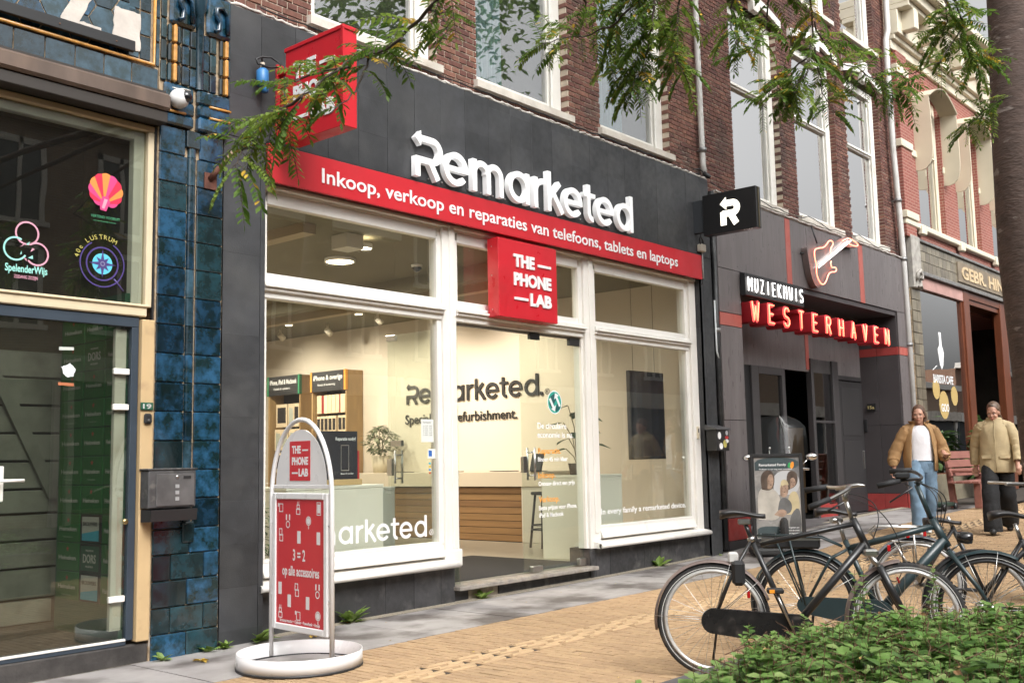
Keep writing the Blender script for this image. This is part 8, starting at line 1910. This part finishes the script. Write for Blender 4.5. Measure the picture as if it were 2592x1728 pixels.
# --- person in the buttoned beige jacket and black trousers
p2 = CAMP+(_f+_r2*((2536-1296)/2640)-_u2*((1340-864)/2640))*13.9; q2 = (p2.x, p2.y); zg = gz(q2[0])
fc2 = math.atan2(-q2[1], -q2[0])
pb_ = empty('person', (q2[0], q2[1], zg), fc2-.05, label='walking person in a buttoned beige jacket and black trousers looking down', cat='person', group='people walking on the pavement')
hp_, T_, Rm = head((.035, -.0, 1.60), -.25, .22)
bp_ = hp_+[('c', (0, -.15, 1.42), (0, .15, 1.42), .06, .06), ('b', (0, 0, 1.28), (.105, .155, .18)), ('b', (0, 0, 1.05), (.095, .14, .16)), ('b', (-.01, 0, .93), (.11, .16, .12)),
           ('c', (.0, -.085, .9), (.17, -.09, .5), .085, .062), ('c', (.17, -.09, .5), (.20, -.09, .08), .055, .04), ('c', (.20, -.09, .06), (.31, -.09, .04), .04, .03), ('c', (.0, .085, .9), (-.07, .09, .5), .085, .062), ('c', (-.07, .09, .5), (-.34, .09, .15), .055, .04), ('c', (-.34, .09, .13), (-.28, .09, .04), .04, .03),
           ('c', (0, -.19, 1.41), (-.10, -.25, 1.16), .05, .042), ('c', (-.10, -.25, 1.16), (-.10, -.27, .90), .04, .03), ('c', (0, .19, 1.41), (.05, .25, 1.16), .05, .042), ('c', (.05, .25, 1.16), (.18, .26, .93), .04, .03)]
bp_ += hand(-1, (-.10, -.27, .89), (.05, 0, -1), (1, 0, 0), .5)+hand(1, (.19, .26, .92), (.3, 0, -1), (1, 0, 0), .5)
body_mesh(bp_, .0085, 'body', m_skin, pb_); face_bits(T_, Rm, pb_, MATS['brow_brown'])
m_trs = clothmat('black_wool', (.010, .010, .011), 20); m_bei = clothmat('beige_cotton', (.44, .345, .20), 11)
leg_cloth([(0, -.09, .95), (.09, -.095, .75), (.17, -.095, .5), (.20, -.095, .25), (.20, -.09, .03)], [.10, .108, .112, .115, .12], 'trousers', m_trs, pb_, 5); leg_cloth([(0, .09, .95), (-.03, .095, .75), (-.07, .095, .5), (-.20, .095, .30), (-.33, .09, .12)], [.10, .108, .112, .115, .118], 'trousers', m_trs, pb_, 6)
loft([ell_ring((-.005, 0, z), a, b2, 0, math.tau, 28, .022, z*13) for z, a, b2 in ((.80, .160, .212), (.84, .168, .218), (.92, .165, .214), (1.02, .156, .204), (1.14, .15, .2), (1.26, .15, .2), (1.36, .142, .195), (1.43, .125, .18), (1.475, .09, .11), (1.54, .082, .088))], 'jacket', m_bei, pb_, thick=.01, wrinkle=.018)
body_mesh([('c', (-.005, -.08, 1.45), (-.005, -.175, 1.41), .058, .076), ('c', (-.005, .08, 1.45), (-.005, .175, 1.41), .058, .076), ('c', (-.005, -.12, 1.42), (-.005, .12, 1.42), .09, .09)], .012, 'jacket_shoulder', m_bei, pb_, 3)
sleeve([(0, -.16, 1.42), (-.06, -.235, 1.27), (-.10, -.26, 1.15), (-.10, -.272, 1.0), (-.10, -.275, .905)], [.085, .078, .074, .068, .06], 'jacket_sleeve', m_bei, pb_, 7); sleeve([(0, .16, 1.42), (.03, .235, 1.27), (.05, .26, 1.15), (.12, .265, 1.03), (.175, .265, .945)], [.085, .078, .074, .068, .06], 'jacket_sleeve', m_bei, pb_, 8)
for s in (-1, 1): MB().hexa([(.155, s*.05, .99), (.135, s*.17, .99), (.15, s*.17, .99), (.17, s*.05, .99), (.155, s*.05, 1.035), (.13, s*.17, 1.035), (.145, s*.175, 1.035), (.17, s*.05, 1.035)] if s < 0 else [(.135, s*.17, .99), (.155, s*.05, .99), (.17, s*.05, .99), (.15, s*.17, .99), (.13, s*.17, 1.035), (.155, s*.05, 1.035), (.17, s*.05, 1.035), (.145, s*.175, 1.035)]).build('pocket_flap', m_bei, pb_, True)
MB().tube([(.172, 0, .82), (.175, 0, .95), (.165, 0, 1.2), (.155, 0, 1.36), (.1, 0, 1.48), (.088, 0, 1.53)], .004, 6).build('front_placket', M('placket', (.38, .30, .17), .8), pb_, True)
m_hair2 = M('dark_blond_hair', (.105, .062, .038), .5, var=.4, vs=30, stretch=(1, 1, .2), bump=.5, bs=90)
hr = [('b', T_((-.034, 0, .057)), (.102, .085, .097), Rm), ('c', T_((.048, .0, .108)), T_((.02, .072, .05)), .018, .016), ('c', T_((.048, .0, .108)), T_((.02, -.072, .05)), .018, .016), ('b', T_((-.075, 0, -.01)), (.05, .07, .09), Rm), ('c', T_((.03, .045, .075)), T_((-.03, .078, .0)), .02, .018), ('c', T_((.03, -.045, .075)), T_((-.03, -.078, .0)), .02, .018), ('b', T_((-.125, 0, .03)), (.03, .03, .03), Rm), ('c', T_((-.13, .01, .02)), T_((-.16, .06, -.16)), .026, .012)]
body_mesh(hr, .010, 'hair', m_hair2, pb_, 2)
for a, b2 in (((.18, -.09, .05), (.33, -.09, .035)), ((-.35, .09, .12), (-.26, .09, .04))): body_mesh([('c', a, b2, .05, .042)], .012, 'shoe', M('black_shoe', (.012, .012, .012), .5), pb_, 2)
# cafe plants behind the glass and at the door
for x, y, lab in ((22.3, 6.6, 'leafy potted palm standing beside the cafe mullion'), (20.7, 7.5, 'green plants in the cafe window'), (24.0, 7.6, 'tall palm in the cafe entrance')):
    leafy('potted_palm', (x, y, gz(x)+(.6 if y > 7.3 else 0)), 1.0, .4, 160, .30, lab, leafmat('palm_leaf', (.04, .10, .03), (.12, .20, .06)), M('palm_pot', (.3, .28, .25), .7), .16, .35, int(x))
